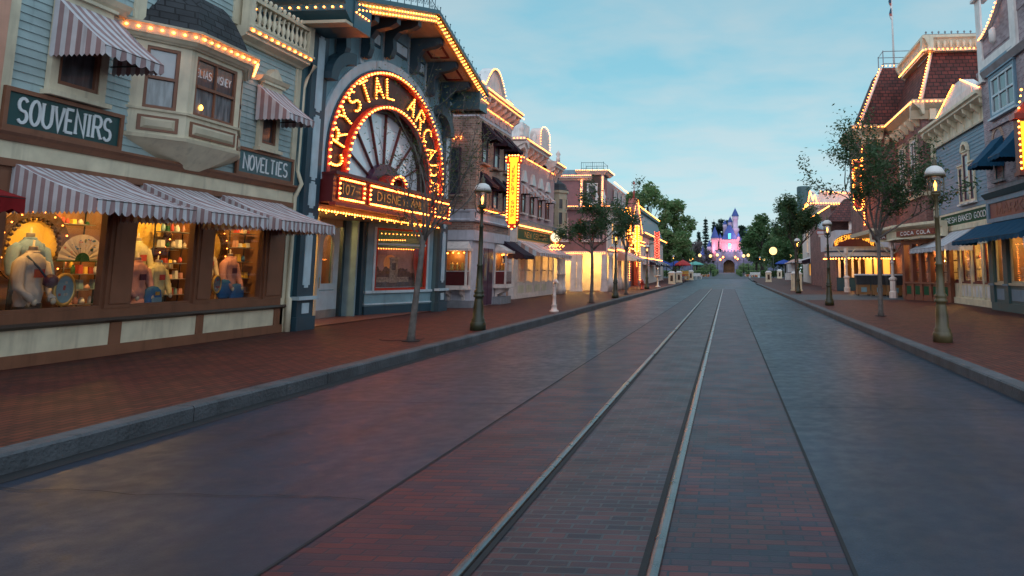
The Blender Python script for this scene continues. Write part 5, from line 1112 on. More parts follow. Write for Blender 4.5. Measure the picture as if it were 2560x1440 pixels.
mb = MB(); mb.box(9.6, 10.2, 22.4, 23.8, .15, 1.0, 'darkwood'); mb.box(10.4, 10.9, 22.4, 25.2, 1.5, 1.55, 'darkwood'); mb.box(9.9, 10.3, 22.7, 23.5, 1.0, 1.3, 'black'); mb.lathe((10.0, 23.0, 1.3), [(.14, 0), (.2, .05), (.01, .1)], 'gold', 10); mb.build('display_table', r)
ROOMLAMPS.extend([(10.3, 24.6, 2.5, 60), (10.6, 23.2, 2.5, 40), (10.5, 20.8, 2.5, 40)])
# upright sign at the very right
S = thing('blade_sign', 'yellow lit upright sign with red pagoda cap at the right edge', 'sign', (8.35, 20.2, 4.2)); G = FY(20.2)
mb = MB(); mb.fb(G, 8.15, 8.75, -.3, 0, 4.2, 5.7, 'redbrown'); mb.fb(G, 8.1, 8.8, -.35, .05, 4.1, 4.2, 'redbrown'); mb.fb(G, 8.05, 8.85, -.35, .05, 5.7, 5.85, 'jarred'); mb.hexa([G.P(8.1, -.35, 5.85), G.P(8.8, -.35, 5.85), G.P(8.8, .05, 5.85), G.P(8.1, .05, 5.85), G.P(8.38, -.2, 6.2), G.P(8.52, -.2, 6.2), G.P(8.52, -.1, 6.2), G.P(8.38, -.1, 6.2)], 'jarred'); mb.fb(G, 8.75, 9.2, -.18, -.12, 5.2, 5.26, 'iron'); mb.build('sign_case', S)
mb = MB(); mb.fb(G, 8.22, 8.68, 0, .012, 4.28, 5.62, 'litsign'); mb.build('lit_panel', S); bulbs(S, line(G.P(8.17, .05, 5.9), G.P(8.3, .05, 6.6), .16)+line(G.P(8.16, .04, 4.2), G.P(8.16, .04, 5.7), .17), .035)

# ------------------------------------------------------------------ blue bakery
r = thing('bakery_building', 'blue clapboard bakery with cream bracketed cornice and white awning', 'building', (9.6, 29.5, .15)); F = FR(9.6)
siding(r, F, 25.8, 33.3, 3.95, 7.05, 'bluepaint', .15)
mb = MB(); mb.box(9.62, 14, 25.76, 33.5, 2.95, 8.1, 'bluepaint'); mb.box(9.5, 9.62, 33.2, 33.5, 2.95, 8.0, 'cream'); mb.build('wall', r)
cornice(r, F, 25.8, 33.6, 7.55, .42, .6, 'cream', brackets=9, bh=.55); mb = MB(); mb.fb(F, 25.8, 33.5, .0, .08, 7.0, 7.55, 'cream'); mb.fb(F, 25.8, 33.5, .08, .12, 6.98, 7.05, 'creamdark'); mb.build('frieze', r)
G = FY(33.4); cornice(r, G, 9.1, 10.2, 7.55, .42, .4, 'cream')
mb = MB(); mb.hexa([F.P(26.2, -.2, 7.97), F.P(31.8, -.2, 7.97), F.P(31.8, .3, 7.97), F.P(26.2, .3, 7.97), F.P(28.2, -.2, 9.0), F.P(29.0, -.2, 9.0), F.P(29.0, .3, 9.0), F.P(28.2, .3, 9.0)], 'white'); mb.fb(F, 27.0, 30.6, .3, .34, 8.05, 8.4, 'palepink'); mb.build('pediment', r)
bulbs(r, line(F.P(31.8, .34, 8.05), F.P(29.0, .34, 9.0), .13)+line(F.P(28.2, .34, 9.0), F.P(26.2, .34, 8.15), .13)+line(F.P(26.2, .34, 8.1), F.P(25.9, .34, 8.4), .13), .032)
for u in (26.4,): mb = MB(); mb.lathe(F.P(u, .1, 7.97), [(.16, 0), (.16, .35), (.1, .4), (.22, .62), (.22, .75), (.08, .85), (.05, .95), (.1, 1.05), (.001, 1.2)], 'stonegrey', 12); mb.build('urn', r)
# triple window with arched middle
for a, b, z1 in ((28.05, 28.45, 5.6), (28.6, 29.2, 6.1), (29.35, 29.75, 5.6)): window(r, F, a, b, 4.25, z1, 'plum', 'pane_lace', 1, 2, .05, .02, .05, 'white', 'cream', .09)
mb = MB(); n = 10
for i in range(n):
    t0, t1 = pi*i/n, pi*(i+1)/n; mb.hexa([F.P(28.9+.3*cos(t0), .02, 6.2+.3*sin(t0)), F.P(28.9+.3*cos(t1), .02, 6.2+.3*sin(t1)), F.P(28.9+.3*cos(t1), .14, 6.2+.3*sin(t1)), F.P(28.9+.3*cos(t0), .14, 6.2+.3*sin(t0)), F.P(28.9+.42*cos(t0), .02, 6.2+.42*sin(t0)), F.P(28.9+.42*cos(t1), .02, 6.2+.42*sin(t1)), F.P(28.9+.42*cos(t1), .14, 6.2+.42*sin(t1)), F.P(28.9+.42*cos(t0), .14, 6.2+.42*sin(t0))], 'cream')
mb.face([F.P(28.9+.3*cos(pi*i/n), .03, 6.2+.3*sin(pi*i/n)) for i in range(n+1)], 'pane_dark'); mb.build('fanlight', r)
mb = MB(); mb.fb(F, 32.95, 33.3, 0, .06, 2.95, 7.0, 'cream'); mb.build('corner_board', r)
board_sign('fascia_sign', 'green board lettered FRESH BAKED GOODS between blue siding and awning', F, 26.0, 32.7, 3.3, 3.92, 'FRESH BAKED GOODS', 5.3, .22, 'cream', 'green', 'letterwhite', .02, .08)
mb = MB(); mb.fb(F, 25.8, 33.4, 0, .1, 3.15, 3.29, 'cream'); mb.build('belt_course', r)
awning(r, F, 28.6, 33.9, 3.12, 2.45, 1.1, .2, ('canvasgrey', 'canvasgrey', 'canvaswhite', 'canvasgrey'), .16, .06, 'plain pale awning with striped end over the bakery')
mb = MB(); mb.fb(F, 25.8, 33.4, -.15, .1, .15, .4, 'cream'); mb.fb(F, 25.8, 33.4, -.15, .02, .4, .98, 'cream'); mb.fb(F, 25.8, 33.4, -.15, .05, 2.5, 3.15, 'cream')
for a, b in ((25.8, 26.5), (27.6, 27.75), (28.9, 29.05), (30.2, 30.5), (32.3, 33.4)): mb.fb(F, a, b, -.15, .06, .4, 2.5, 'cream')
for k in range(9): mb.fb(F, 26.7+k*.42, 26.95+k*.42, .02, .04, .48, .9, 'white')
mb.fb(F, 26.5, 32.3, -.12, .03, .98, 1.04, 'maroon'); mb.box(12.4, 12.5, 25.8, 33.4, .15, 2.9, 'gold'); mb.box(9.8, 12.4, 33.3, 33.4, .15, 2.9, 'cream'); mb.box(9.8, 12.4, 25.8, 25.9, .15, 2.9, 'cream'); mb.box(9.7, 12.4, 25.9, 33.3, 2.86, 2.94, 'cream'); mb.build('shopfront', r)
for a, b in ((26.5, 27.6), (27.75, 28.9), (29.05, 30.2), (30.5, 32.3)):
    mb = MB(); mb.fb(F, a, a+.06, -.1, -.04, 1.04, 2.5, 'maroon'); mb.fb(F, b-.06, b, -.1, -.04, 1.04, 2.5, 'maroon'); mb.fb(F, a+.06, b-.06, -.1, -.04, 1.04, 1.1, 'maroon'); o = mb.build('shop_window', r); p = MB(); p.fb(F, a+.06, b-.06, -.08, -.075, 1.1, 2.5, 'shopglass'); p.build('pane', r, parent=o)
    mb = MB(); c_ = (a+b)/2; q = random.Random(int(a*10))
    for z in (1.1, 1.5, 1.95): mb.fb(F, a+.1, b-.1, -.6, -.3, z, z+.02, 'white'); [mb.lathe(F.P(a+.2+q.random()*(b-a-.4), -.45, z+.02), [(.05, 0), (.08, .06), (.03, .12), (.001, .14)], q.choice(['gold', 'shirtcream', 'redbrown']), 7) for _ in range(5)]
    mb.build('display_shelf', r, parent=o)
ROOMLAMPS.extend([(10.6, 26.8, 2.6, 110), (10.6, 29.2, 2.6, 110), (10.6, 31.4, 2.6, 110)])
S = thing('menu_poster', 'small white menu poster fixed beside the bakery window', 'poster', (9.5, 33.0, 1.2)); mb = MB(); mb.fb(F, 32.75, 33.25, .08, .11, .95, 1.6, 'white'); mb.fb(F, 32.85, 33.15, .11, .114, 1.2, 1.5, 'redbrown'); mb.build('poster_panel', S)

# ------------------------------------------------------------------ corner soda parlour with red mansard tower
r = thing('corner_parlour', 'three-storey brick parlour under a tall red-shingled mansard outlined in bulbs', 'building', (9.3, 38, .15)); F = FR(9.2); G = FY(33.6)
mb = MB(); mb.box(9.2, 18, 33.6, 39.4, 3.6, 9.3, 'brickred'); mb.box(7.4, 18, 39.4, 43.0, 3.62, 9.3, 'brickred'); mb.build('wall', r); F7 = FR(7.4); G39 = FY(39.4)
mb = MB(); mb.prof(G, [(0, 8.55), (0, 9.4), (.55, 9.4), (.55, 9.25), (.45, 9.15), (.2, 8.95), (.1, 8.55)], 8.65, 18, 'creamdark'); mb.prof(G39, [(0, 8.7), (0, 9.41), (.55, 9.41), (.55, 9.26), (.45, 9.16), (.2, 8.96), (.1, 8.7)], 6.85, 8.64, 'creamdark'); mb.prof(F7, [(0, 8.7), (0, 9.4), (.55, 9.4), (.55, 9.25), (.45, 9.15), (.2, 8.95), (.1, 8.7)], 38.86, 43.4, 'creamdark'); mb.prof(F, [(0, 8.7), (0, 9.404), (.554, 9.404), (.554, 9.254), (.45, 9.154), (.2, 8.95), (.1, 8.7)], 33.046, 39.4, 'creamdark'); mb.build('eaves', r)
mb = MB()
for x in (9.5, 11.4): mb.fb(G, x, x+.3, 0, .3, 8.5, 9.0, 'cream')
mb.fb(G, 9.9, 11.3, .0, .12, 8.55, 9.05, 'creamdark'); mb.fb(G, 10.2, 11.0, .12, .15, 8.65, 8.95, 'cream'); mb.build('frieze_block', r)
bulbs(r, line((8.62, 33.0, 9.28), (14, 33.0, 9.28), .2)+line((8.62, 33.1, 9.28), (8.62, 38.9, 9.28), .18)+line((6.85, 38.82, 9.28), (8.6, 38.82, 9.28), .2), .035)
for k in range(26): pass
b0 = MB(); b0.prof(F, [(0, 8.75), (0, 8.3), (.1, 8.3), (.4, 8.6), (.42, 8.75)], 34.0, 34.25, 'cream'); o = b0.build('bracket', r); rep(o, [(0, 1.05*i, 0) for i in range(1, 5)])
b0 = MB(); b0.prof(G39, [(0, 8.75), (0, 8.3), (.1, 8.3), (.4, 8.6), (.42, 8.75)], 7.45, 7.65, 'cream'); o = b0.build('bracket', r); rep(o, [(.42*i, 0, 0) for i in range(1, 4)])
# mansard: front block higher than rear block
mb = MB(); mb.plan([(9.2, 33.6), (18, 33.6), (18, 39.3), (9.2, 39.3)], 9.4, 12.0, 'shingle', [(10.0, 34.35), (18, 34.35), (18, 39.3), (10.0, 39.3)]); mb.plan([(7.4, 39.4), (18, 39.4), (18, 43.2), (7.4, 43.2)], 9.41, 13.0, 'shingle', [(8.9, 40.3), (18, 40.3), (18, 43), (8.9, 43)]); mb.build('mansard', r)
mb = MB()
def hip(a, b, w=.09):
    mb.tube([a, b], w, 'palepink', 4)
hip((9.2, 33.6, 9.4), (10.0, 34.35, 12.0)); mb.build('hip_trim', r); mb = MB(); hip((7.4, 39.4, 9.4), (8.9, 40.3, 13.0)); mb.build('hip_trim', r)
bulbs(r, line((9.1, 33.5, 9.5), (9.92, 34.25, 12.0), .17)+line((7.28, 39.3, 9.5), (8.8, 40.2, 13.0), .22)+line((8.85, 40.2, 13.1), (11, 40.2, 13.1), .22), .038)
G2 = FY(34.35); F2 = FR(10.0)
mb = MB(); pr = [(0, 12.0), (0, 12.75), (.5, 12.75), (.5, 12.62), (.4, 12.55), (.25, 12.2), (.3, 12.0)]
mb.prof(G2, pr, 9.5, 18, 'cream'); mb.prof(F2, [(d+.004, z+.005) for d, z in pr], 33.846, 39, 'cream'); mb.prof(F2, [(d+.1, z-.15) for d, z in pr[:3]]+[(.4, 12.2), (.1, 11.9)], 39, 39.2, 'cream'); mb.build('crown_cornice', r)
b0 = MB(); b0.lathe((9.95, 34.0, 12.12), [(.09, 0), (.04, .08), (.08, .2), (.08, .3), (.04, .38)], 'cream', 8); o = b0.build('dentil', r); rep(o, [(.3*i, 0, 0) for i in range(1, 16)]+[(-.25, .32*i, 0) for i in range(1, 15)])
bulbs(r, line((9.5, 33.82, 12.02), (14, 33.82, 12.02), .2)+line((9.5, 33.9, 12.02), (9.5, 38.8, 12.02), .14), .036)
mb = MB()
for i in range(18): mb.lathe((9.7+i*.3, 34.0, 12.75), [(.03, 0), (.02, .1), (.06, .16), (.001, .24)], 'stonegrey', 5)
mb.tube([(9.6, 34.0, 12.8), (15, 34.0, 12.8)], .03, 'stonegrey', 4); mb.build('roof_cresting', r)
mb = MB()
for (x, y) in ((9.3, 41.5), (11.2, 41.5), (9.3, 42.8), (11.2, 42.8)): mb.tube([(x, y, 13), (x, y, 14.4)], .03, 'stonegrey', 5)
for z in (13.6, 14.35): mb.tube([(9.3, 41.5, z), (11.2, 41.5, z), (11.2, 42.8, z), (9.3, 42.8, z), (9.3, 41.5, z)], .022, 'stonegrey', 4)
mb.build('lookout_rail', r)
for F_, u, z0, z1 in ((F, 34.6, 5.6, 7.8), (F, 36.9, 5.6, 7.8), (F7, 40.8, 5.6, 7.8)): window(r, F_, u, u+1.1, z0, z1, 'white', 'pane_dark', 2, 2, .08, .0, .05, 'white', 'creamdark', .12)
for x in (9.9, 11.7): window(r, G, x, x+1.0, 5.4, 7.6, 'white', 'pane_dark', 1, 2, .08, .0, .05, 'white', 'creamdark', .12)
mb = MB(); mb.fb(F, 33.6, 39.3, 0, .12, 4.95, 5.15, 'creamdark'); mb.fb(G, 9.1, 14, 0, .12, 4.95, 5.15, 'creamdark'); mb.build('string_course', r)
# ground floor: projecting corner with glazed walls
mb = MB(); mb.box(8.35, 14, 31.6, 37, 2.9, 3.0, 'creamdark'); pr = [(0, 2.95), (0, 3.62), (.5, 3.62), (.5, 3.5), (.38, 3.42), (.25, 3.35), (.25, 3.05), (.35, 2.95)]
H = FS(9.35, 31.2, 8.3, 34.6, -1, -1); H3 = FR(8.3); G3 = FY(37.2)
Lh = sqrt(1.05**2+3.4**2)
mb.prof(H, pr, -.1, Lh, 'cream'); mb.prof(H3, pr, 34.6, 37.2, 'cream'); mb.prof(G3, pr, 7.3, 8.3, 'cream'); mb.box(7.3, 12, 37.0, 43, 3.4, 3.61, 'creamdark'); mb.build('porch_entablature', r)
mb = MB(); mb.fb(H, .2, Lh-.2, .3, .34, 3.08, 3.32, 'maroon'); mb.build('sign_band', r)
S = thing('fascia_sign', 'maroon band with small white lettering on the porch facing the street', 'sign', (8.8, 33, 3.1)); mb = MB(); mb.fb(H, .35, Lh-.1, .34, .355, 3.07, 3.33, 'maroon'); mb.build('board', S); words(S, H, 'COCA COLA', Lh/2+.1, 3.12, 2.4, .15, 'letterwhite', .03, .355, .01)
S = thing('fascia_sign', 'maroon band ending in white letters LA facing the camera on the porch', 'sign', (7.2, 37, 3.1)); mb = MB(); mb.fb(G3, 7.35, 8.2, .3, .34, 3.07, 3.33, 'maroon'); mb.build('board', S); words(S, G3, 'LA', 7.85, 3.11, .3, .16, 'letterwhite', .03, .34, .01)
mb = MB(); mb.box(8.5, 11.5, 34.7, 34.9, .15, 2.95, 'redbrown'); mb.box(11.5, 11.7, 34.7, 50, .15, 3.4, 'brickred')
for k in range(6):
    a = Lh*k/5; mb.fb(H, a-.1, a+.1, -.2, .0, .15, 2.95, 'redbrown')
mb.fb(H, 0, Lh, -.2, -.02, .15, .35, 'redbrown'); mb.fb(H, 0, Lh, -.2, -.05, .35, .9, 'redbrown'); mb.fb(H, -.03, Lh, -.2, .03, .9, .98, 'redbrown')
for k in range(5): a = Lh*k/5+.16; mb.fb(H, a, a+Lh/5-.32, -.05, -.035, .42, .8, 'green')
mb.fb(H, 0, Lh, -.2, .0, 2.7, 2.95, 'redbrown'); 
mb.box(10.4, 10.5, 31.3, 34.7, .15, 2.9, 'wood'); mb.build('shopfront', r)
p = MB(); p.fb(H, .05, Lh-.05, -.12, -.115, .98, 2.7, 'shopglass'); p.build('shop_pane', r)
p = MB(); 
for z in (1.4, 1.9): p.fb(H, .2, Lh-.2, -.75, -.5, z, z+.03, 'black')
q = random.Random(8)
for _ in range(16): p.lathe(H.P(.3+q.random()*(Lh-.6), -.6, q.choice([1.43, 1.93])), [(.06, 0), (.1, .05), (.1, .12), (.01, .2)], q.choice(['gold', 'shirtcream', 'black', 'jarred']), 8)
p.build('hat_display', r); ROOMLAMPS.extend([(9.6, 33.0, 2.6, 110), (9.8, 34.2, 2.6, 90), (9.9, 31.9, 2.6, 80), (10, 44, 2.9, 60)])
for (x, y) in ((8.2, 36.4), (7.6, 46.5)):
    mb = MB(); mb.lathe((x, y, .15), [(.2, 0), (.2, .3), (.15, .34), (.15, .85), (.2, .9), (.2, .98), (.08, 1.05), (.07, 1.7), (.12, 1.75), (.07, 1.8), (.07, 2.35), (.14, 2.45), (.14, 2.8)], 'palepink', 8, sm=False); 
    for s_ in (-1, 1): mb.tube([(x, y, 2.3), (x+s_*.25, y, 2.45), (x+s_*.45, y, 2.75), (x+s_*.6, y, 2.9)], .035, 'cream', 5)
    mb.build('porch_post', r)
# facade beyond the porch with curved marquee
r2 = thing('refreshment_corner', 'cream and lilac refreshment corner with orange doorways behind the porch', 'building', (9, 50, .15)); G = FY(50)
mb = MB(); mb.box(7.5, 16, 50, 58, 3.0, 4.3, 'lilacgrey'); mb.fb(G, 7.5, 13, -.1, .0, .15, 1.05, 'navy'); mb.fb(G, 8.6, 13, -.1, .03, 2.75, 3.0, 'darkbrown'); mb.box(8.6, 13, 52, 52.1, .15, 3, 'wood')
mb.box(7.5, 7.6, 50.05, 58, .15, 3, 'brickred'); mb.build('wall', r2)
for x in (7.6, 8.0, 8.5, 8.95, 11.8, 12.3):
    mb = MB(); mb.fb(G, x, x+.16, 0, .1, 1.05, 2.8, 'palepink'); mb.build('colonnette', r2)
mb = MB(); [mb.fb(G, x, x+.12, -.02, .06, .15, 2.75, 'darkwood') for x in (9.3, 9.9, 10.5, 11.1)]; mb.fb(G, 9.3, 11.22, -.02, .05, 2.55, 2.75, 'darkwood'); mb.build('door_frame', r2)
mb = MB(); mb.fb(G, 9.4, 11.12, -.06, -.04, .4, 2.55, 'litwin'); mb.build('lit_door', r2)
ROOMLAMPS.append((8.2, 49.0, 2.2, 60)); ROOMLAMPS.append((10.2, 49.0, 2.2, 60))
S = thing('marquee', 'round-fronted white and navy marquee topped by yellow arched lettering', 'marquee', (8.9, 47.8, 2.6))
cx, cy_ = 9.0, 50.0; n = 26
def arc_ring(z0, z1, r0, mat, m_):
    pts = [(cx+r0*cos(radians(180+180*i/n)), cy_-0+r0*.82*sin(radians(180+180*i/n))) for i in range(n+1)]; m_.plan(pts, z0, z1, mat)
mb = MB()
for z0, z1, rr, mt in ((2.35, 2.47, 2.32, 'navy'), (2.47, 2.68, 2.28, 'white'), (2.68, 2.76, 2.2, 'lilacgrey'), (2.76, 2.84, 2.3, 'navy'), (2.84, 3.04, 2.25, 'white'), (3.04, 3.09, 2.35, 'white')): arc_ring(z0, z1, rr, mt, mb)
mb.build('canopy', S)
bulbs(S, [(cx+2.36*cos(radians(182+176*i/30)), cy_+2.36*.82*sin(radians(182+176*i/30)), 2.31) for i in range(31)], .055)
H4 = FY(48.0); mb = MB(); pts = [(8.4+1.5*cos(pi*i/16), 3.09+.95*sin(pi*i/16)) for i in range(17)]
for k, (d0, d1, mt, sc) in enumerate(((-.06, 0, 'white', 1.0), (0, .03, 'maroon', .93))): mb.loft([[H4.P(8.4+(x-8.4)*sc, d, 3.09+(z-3.09)*sc+.01*k) for x, z in pts] for d in (d0, d1)], mt, sm=False)
mb.lathe((8.4, 48.05, 4.0), [(.2, 0), (.1, .1), (.2, .2), (.06, .32), (.001, .5)], 'gold', 8); mb.build('arched_board', S)
txt = 'REFRESHMENT CORNER'; 
for i, ch in enumerate(txt):
    if ch == ' ': continue
    t = radians(156-132*i/(len(txt)-1)); h, w = .3, .11; c0 = (8.4+1.32*cos(t), 2.98+.78*sin(t)); er = (.25*cos(t), 1.0); 
    def T(x, y, d, c0=c0, t=t): a, b = x-w/2, y-h/2; k = .38*cos(t); return H4.P(c0[0]+a+b*k*.4, d, c0[1]+b-a*k)
    lm = MB(); glyph(lm, ch, w, h, .04, T, .032, .045, 'amber'); lm.build('letter', S)
# red-brown awning-roofed bay, further brick front, pink parapet front
r = thing('brick_house', 'plain red brick house with dark red tented roof beyond the marquee', 'building', (9.3, 62, .15)); F = FR(9.2); G = FY(58.2)
mb = MB(); mb.box(8.4, 18, 58.2, 73, .15, 6.6, 'brickred'); mb.build('wall', r)
mb = MB(); mb.plan([(7.6, 55.5), (12, 55.5), (12, 60), (7.6, 60)], 5.3, 7.2, 'shingle', [(9.4, 57.4), (10, 57.4), (10, 58), (9.4, 58)]); mb.build('tent_roof', r)
for (x, y) in ((7.8, 55.8), (9.5, 55.8), (11.6, 55.8)):
    mb = MB(); mb.tube([(x, y, 4.3), (x, y, 5.32)], .12, 'palepink', 8); mb.build('column', r)
mb = MB(); mb.box(7.6, 12, 55.5, 60, 4.3, 4.5, 'palepink'); mb.build('balcony', r)
for u in (60.5, 64, 67.5): window(r, F, u, u+1.2, 4.0, 5.8, 'white', 'litwin', 1, 2, .1, .3, .05, 'white')
cornice(r, F, 58.2, 73, 6.5, .4, .7, 'cream', lightstep=.22, lr=.045); cornice(r, G, 8.3, 12, 6.5, .4, .5, 'cream', lightstep=.2, lr=.045)
S = thing('oval_sign', 'pale oval hanging sign with red lower board over the right pavement', 'sign', (7.6, 56, 4.6)); G5 = FY(56)
mb = MB(); n = 18; mb.loft([[G5.P(7.45+.42*sc*cos(2*pi*i/n), d, 5.0+.3*sc*sin(2*pi*i/n)) for i in range(n)] for sc, d in ((1, -.06), (1, 0), (.8, .0), (.8, .02))], 'tealpale', sm=False); mb.fb(G5, 6.95, 7.95, -.06, 0, 4.3, 4.62, 'jarred'); mb.fb(G5, 7.0, 7.9, 0, .01, 4.36, 4.56, 'lilacgrey'); mb.tube([(7.45, 56, 5.3), (8.9, 58.1, 5.4)], .03, 'iron'); mb.build('sign_board', S)
r = thing('parapet_house', 'pink and cream house with scrolled bulb-lit parapet beyond the brick house', 'building', (9.6, 80, .15)); F = FR(9.4); G = FY(73.5)
mb = MB(); mb.box(9.4, 20, 73.5, 90, .1, 8.0, 'palepink'); mb.fb(G, 9.4, 20, 0, .1, .1, 8.0, 'pinkwall'); mb.build('wall', r)
cornice(r, F, 73, 90, 7.9, .5, .9, 'palepink', lightstep=.3, lr=.06); cornice(r, G, 8.4, 14, 7.9, .5, .7, 'palepink', lightstep=.25, lr=.06)
mb = MB(); pts = [(73.6, 8.4), (75, 9.4), (77, 9.0), (79.5, 10.3), (82, 9.0), (84, 9.4), (86, 8.4)]
for a, b in zip(pts, pts[1:]): mb.hexa([F.P(a[0], -.4, 8.3), F.P(b[0], -.4, 8.3), F.P(b[0], .1, 8.3), F.P(a[0], .1, 8.3), F.P(a[0], -.4, a[1]), F.P(b[0], -.4, b[1]), F.P(b[0], .1, b[1]), F.P(a[0], .1, a[1])], 'palepink')
mb.box(9.5, 14, 73.6, 74.0, 8.3, 9.6, 'palepink'); mb.build('parapet', r)
for a, b in zip(pts, pts[1:]): bulbs(r, line(F.P(a[0], .15, a[1]+.05), F.P(b[0], .15, b[1]+.05), .25), .06)
bulbs(r, line((9.5, 73.3, 9.65), (13, 73.3, 9.3), .25), .06)
mb = MB(); mb.lathe((9.9, 92, 8), [(.9, 0), (.9, 4.2), (.8, 4.3)], 'slateteal', 8, sm=False); mb.build('chimney', r)
for u in (75, 79, 83): window(r, F, u, u+1.4, 3.6, 6.2, 'white', 'litwin', 2, 2, .12, .0, .1, 'white')
awning(r, F, 73.6, 84, 3.1, 2.4, 2.6, .1, ('canvaswhite', 'canvasplum'), 1.0, .1, 'black and white striped awning')
for u in (75, 78, 81): window(r, F, u, u+1.6, .9, 2.4, 'white', 'litwin', 1, 1, .12, .0, .1)
# flagpole
S = thing('flagpole', 'white flagpole with small furled flag above the red mansard', 'flagpole', (10.4, 43.5, 12.5)); mb = MB(); mb.tube([(10.4, 43.5, 12.5), (10.4, 43.5, 21)], [.07, .045], 'white', 8); mb.build('pole', S)
mb = MB(); rr = []; q = random.Random(2)
for k in range(9):
    z = 18.4-k*.17; w = .1+.05*sin(k*1.3); rr.append([(10.38-w*(.2 if j in (0, 3) else 1), 43.5+(-.05 if j < 2 else .05)*(1+.5*sin(k)), z) if j in (1, 2) else (10.4-.02, 43.5+(-.05 if j < 2 else .05), z) for j in range(4)])
for k, (a, b) in enumerate(zip(rr, rr[1:])): mb.loft([a, b], ['navy', 'navy', 'jarred', 'white'][k % 4] if k > 1 else 'navy', sm=False)
mb.build('flag', S)

S = thing('blade_sign', 'red oval-panelled upright sign ringed by bulbs below the red mansard', 'sign', (7.1, 39.1, 4.7)); G = FY(39.0)
mb = MB(); mb.fb(G, 6.85, 7.35, -.2, 0, 4.9, 7.4, 'jarred'); mb.fb(G, 7.35, 7.5, -.15, -.1, 6.5, 6.56, 'iron'); mb.fb(G, 6.95, 7.25, 0, .02, 5.6, 7.1, 'litsign'); mb.fb(G, 6.99, 7.21, .02, .03, 5.7, 7.0, 'jarred'); mb.build('sign_case', S)
bulbs(S, line(G.P(6.87, .04, 5.0), G.P(6.87, .04, 7.5), .13)+line(G.P(7.33, .04, 5.0), G.P(7.33, .04, 7.5), .13)+[G.P(7.1+.23*cos(t), .04, 4.95+.23*sin(t)) for t in (3.3, 3.8, 4.3, 4.7, 5.2, 5.7, 6.1)]+line(G.P(6.87, .04, 7.5), G.P(7.33, .04, 7.5), .11), .045)
bulbs(S, line((7.45, 39.2, 3.9), (7.45, 39.2, 8.2), .16), .04)
# ------------------------------------------------------------------ lamp posts
def lamp_post(x, y, label, h=3.4, mat='lampgreen'):
    z0 = gz(y)+.146
    r = thing('street_lamp', label, 'street lamp', (x, y, z0), 'gas-style street lamps along the kerbs')
    mb = MB(); c = (x, y, z0)
    mb.lathe(c, [(.175, 0), (.175, .16), (.165, .18), (.15, .2), (.155, .24), (.125, .27), (.115, .5), (.095, .68), (.088, .72), (.12, .74), (.12, .78), (.095, .80), (.11, .83), (.11, .87), (.085, .9), (.068, 1.2), (.062, 1.42), (.07, 1.43), (.07, 1.46), (.055, 1.48), (.05, 1.9), (.042, 2.3), (.05, 2.31), (.05, 2.35), (.036, 2.37), (.032, 2.66), (.045, 2.68), (.045, 2.72), (.09, 2.76), (.1, 2.79)], mat, 16); mb.build('post', r)
    mb = MB()
    for k in range(4):
        a = pi/4+k*pi/2; ca, sa = cos(a), sin(a)
        mb.tube([(x+.05*ca, y+.05*sa, z0+2.62), (x+.14*ca, y+.14*sa, z0+2.7), (x+.175*ca, y+.175*sa, z0+2.85), (x+.18*ca, y+.18*sa, z0+3.12)], .011, 'lampbronze', 5)
    mb.lathe(c, [(.185, 3.10), (.2, 3.11), (.2, 3.14), (.185, 3.15)], 'lampbronze', 18); mb.lathe(c, [(.06, 2.78), (.085, 2.80), (.085, 2.83), (.06, 2.84)], 'lampbronze', 14); mb.build('lantern_frame', r)
    g = MB(); g.lathe(c, [(.085, 2.835), (.13, 2.9), (.145, 2.98), (.15, 3.1)], 'lampglass', 16); g.f = g.f[:-2]; g.mi = g.mi[:-2]; g.sm = g.sm[:-2]; g.build('lantern_glass', r)
    g = MB(); g.lathe(c, [(.19, 3.15), (.18, 3.21), (.14, 3.28), (.07, 3.32), (.05, 3.325)], 'white', 18); g.build('lantern_cap', r)
    g = MB(); g.lathe(c, [(.05, 3.32), (.055, 3.36), (.035, 3.37), (.05, 3.42), (.02, 3.45), (.012, 3.52), (.001, 3.56)], 'lampbronze', 10); g.build('lantern_finial', r)
    f = MB(); f.lathe(c, [(.014, 2.84), (.014, 2.9), (.02, 2.905), (.03, 2.94), (.024, 2.98), (.001, 3.04)], 'flame', 8); f.build('flame', r)
    return r
L1 = lamp_post(-5.6, 15.9, 'nearest left gas lamp on the brick pavement in front of the plum-awning shop', mat='lampgreen')
R1 = lamp_post(4.0, 13.9, 'nearest right gas lamp, brownish, standing before the bakery', mat='lampbronze')
for (x, y, lb) in ((-5.55, 35.4, 'left gas lamp overlapping the sunburst bulbs'), (-6.05, 54.0, 'left gas lamp with the red hydrant at its foot'), (3.96, 28.5, 'right gas lamp in front of the white and navy marquee'), (4.3, 44.2, 'right gas lamp beside the tall white litter bin'), (-7.3, 97.3, 'small far left gas lamp beside blue umbrellas'), (-5.3, 111, 'farthest left gas lamp near the white bench'), (5.4, 119, 'farthest right gas lamp near the white bench')):
    copy_tree(L1, (x, y, gz(y)+.146), lb)
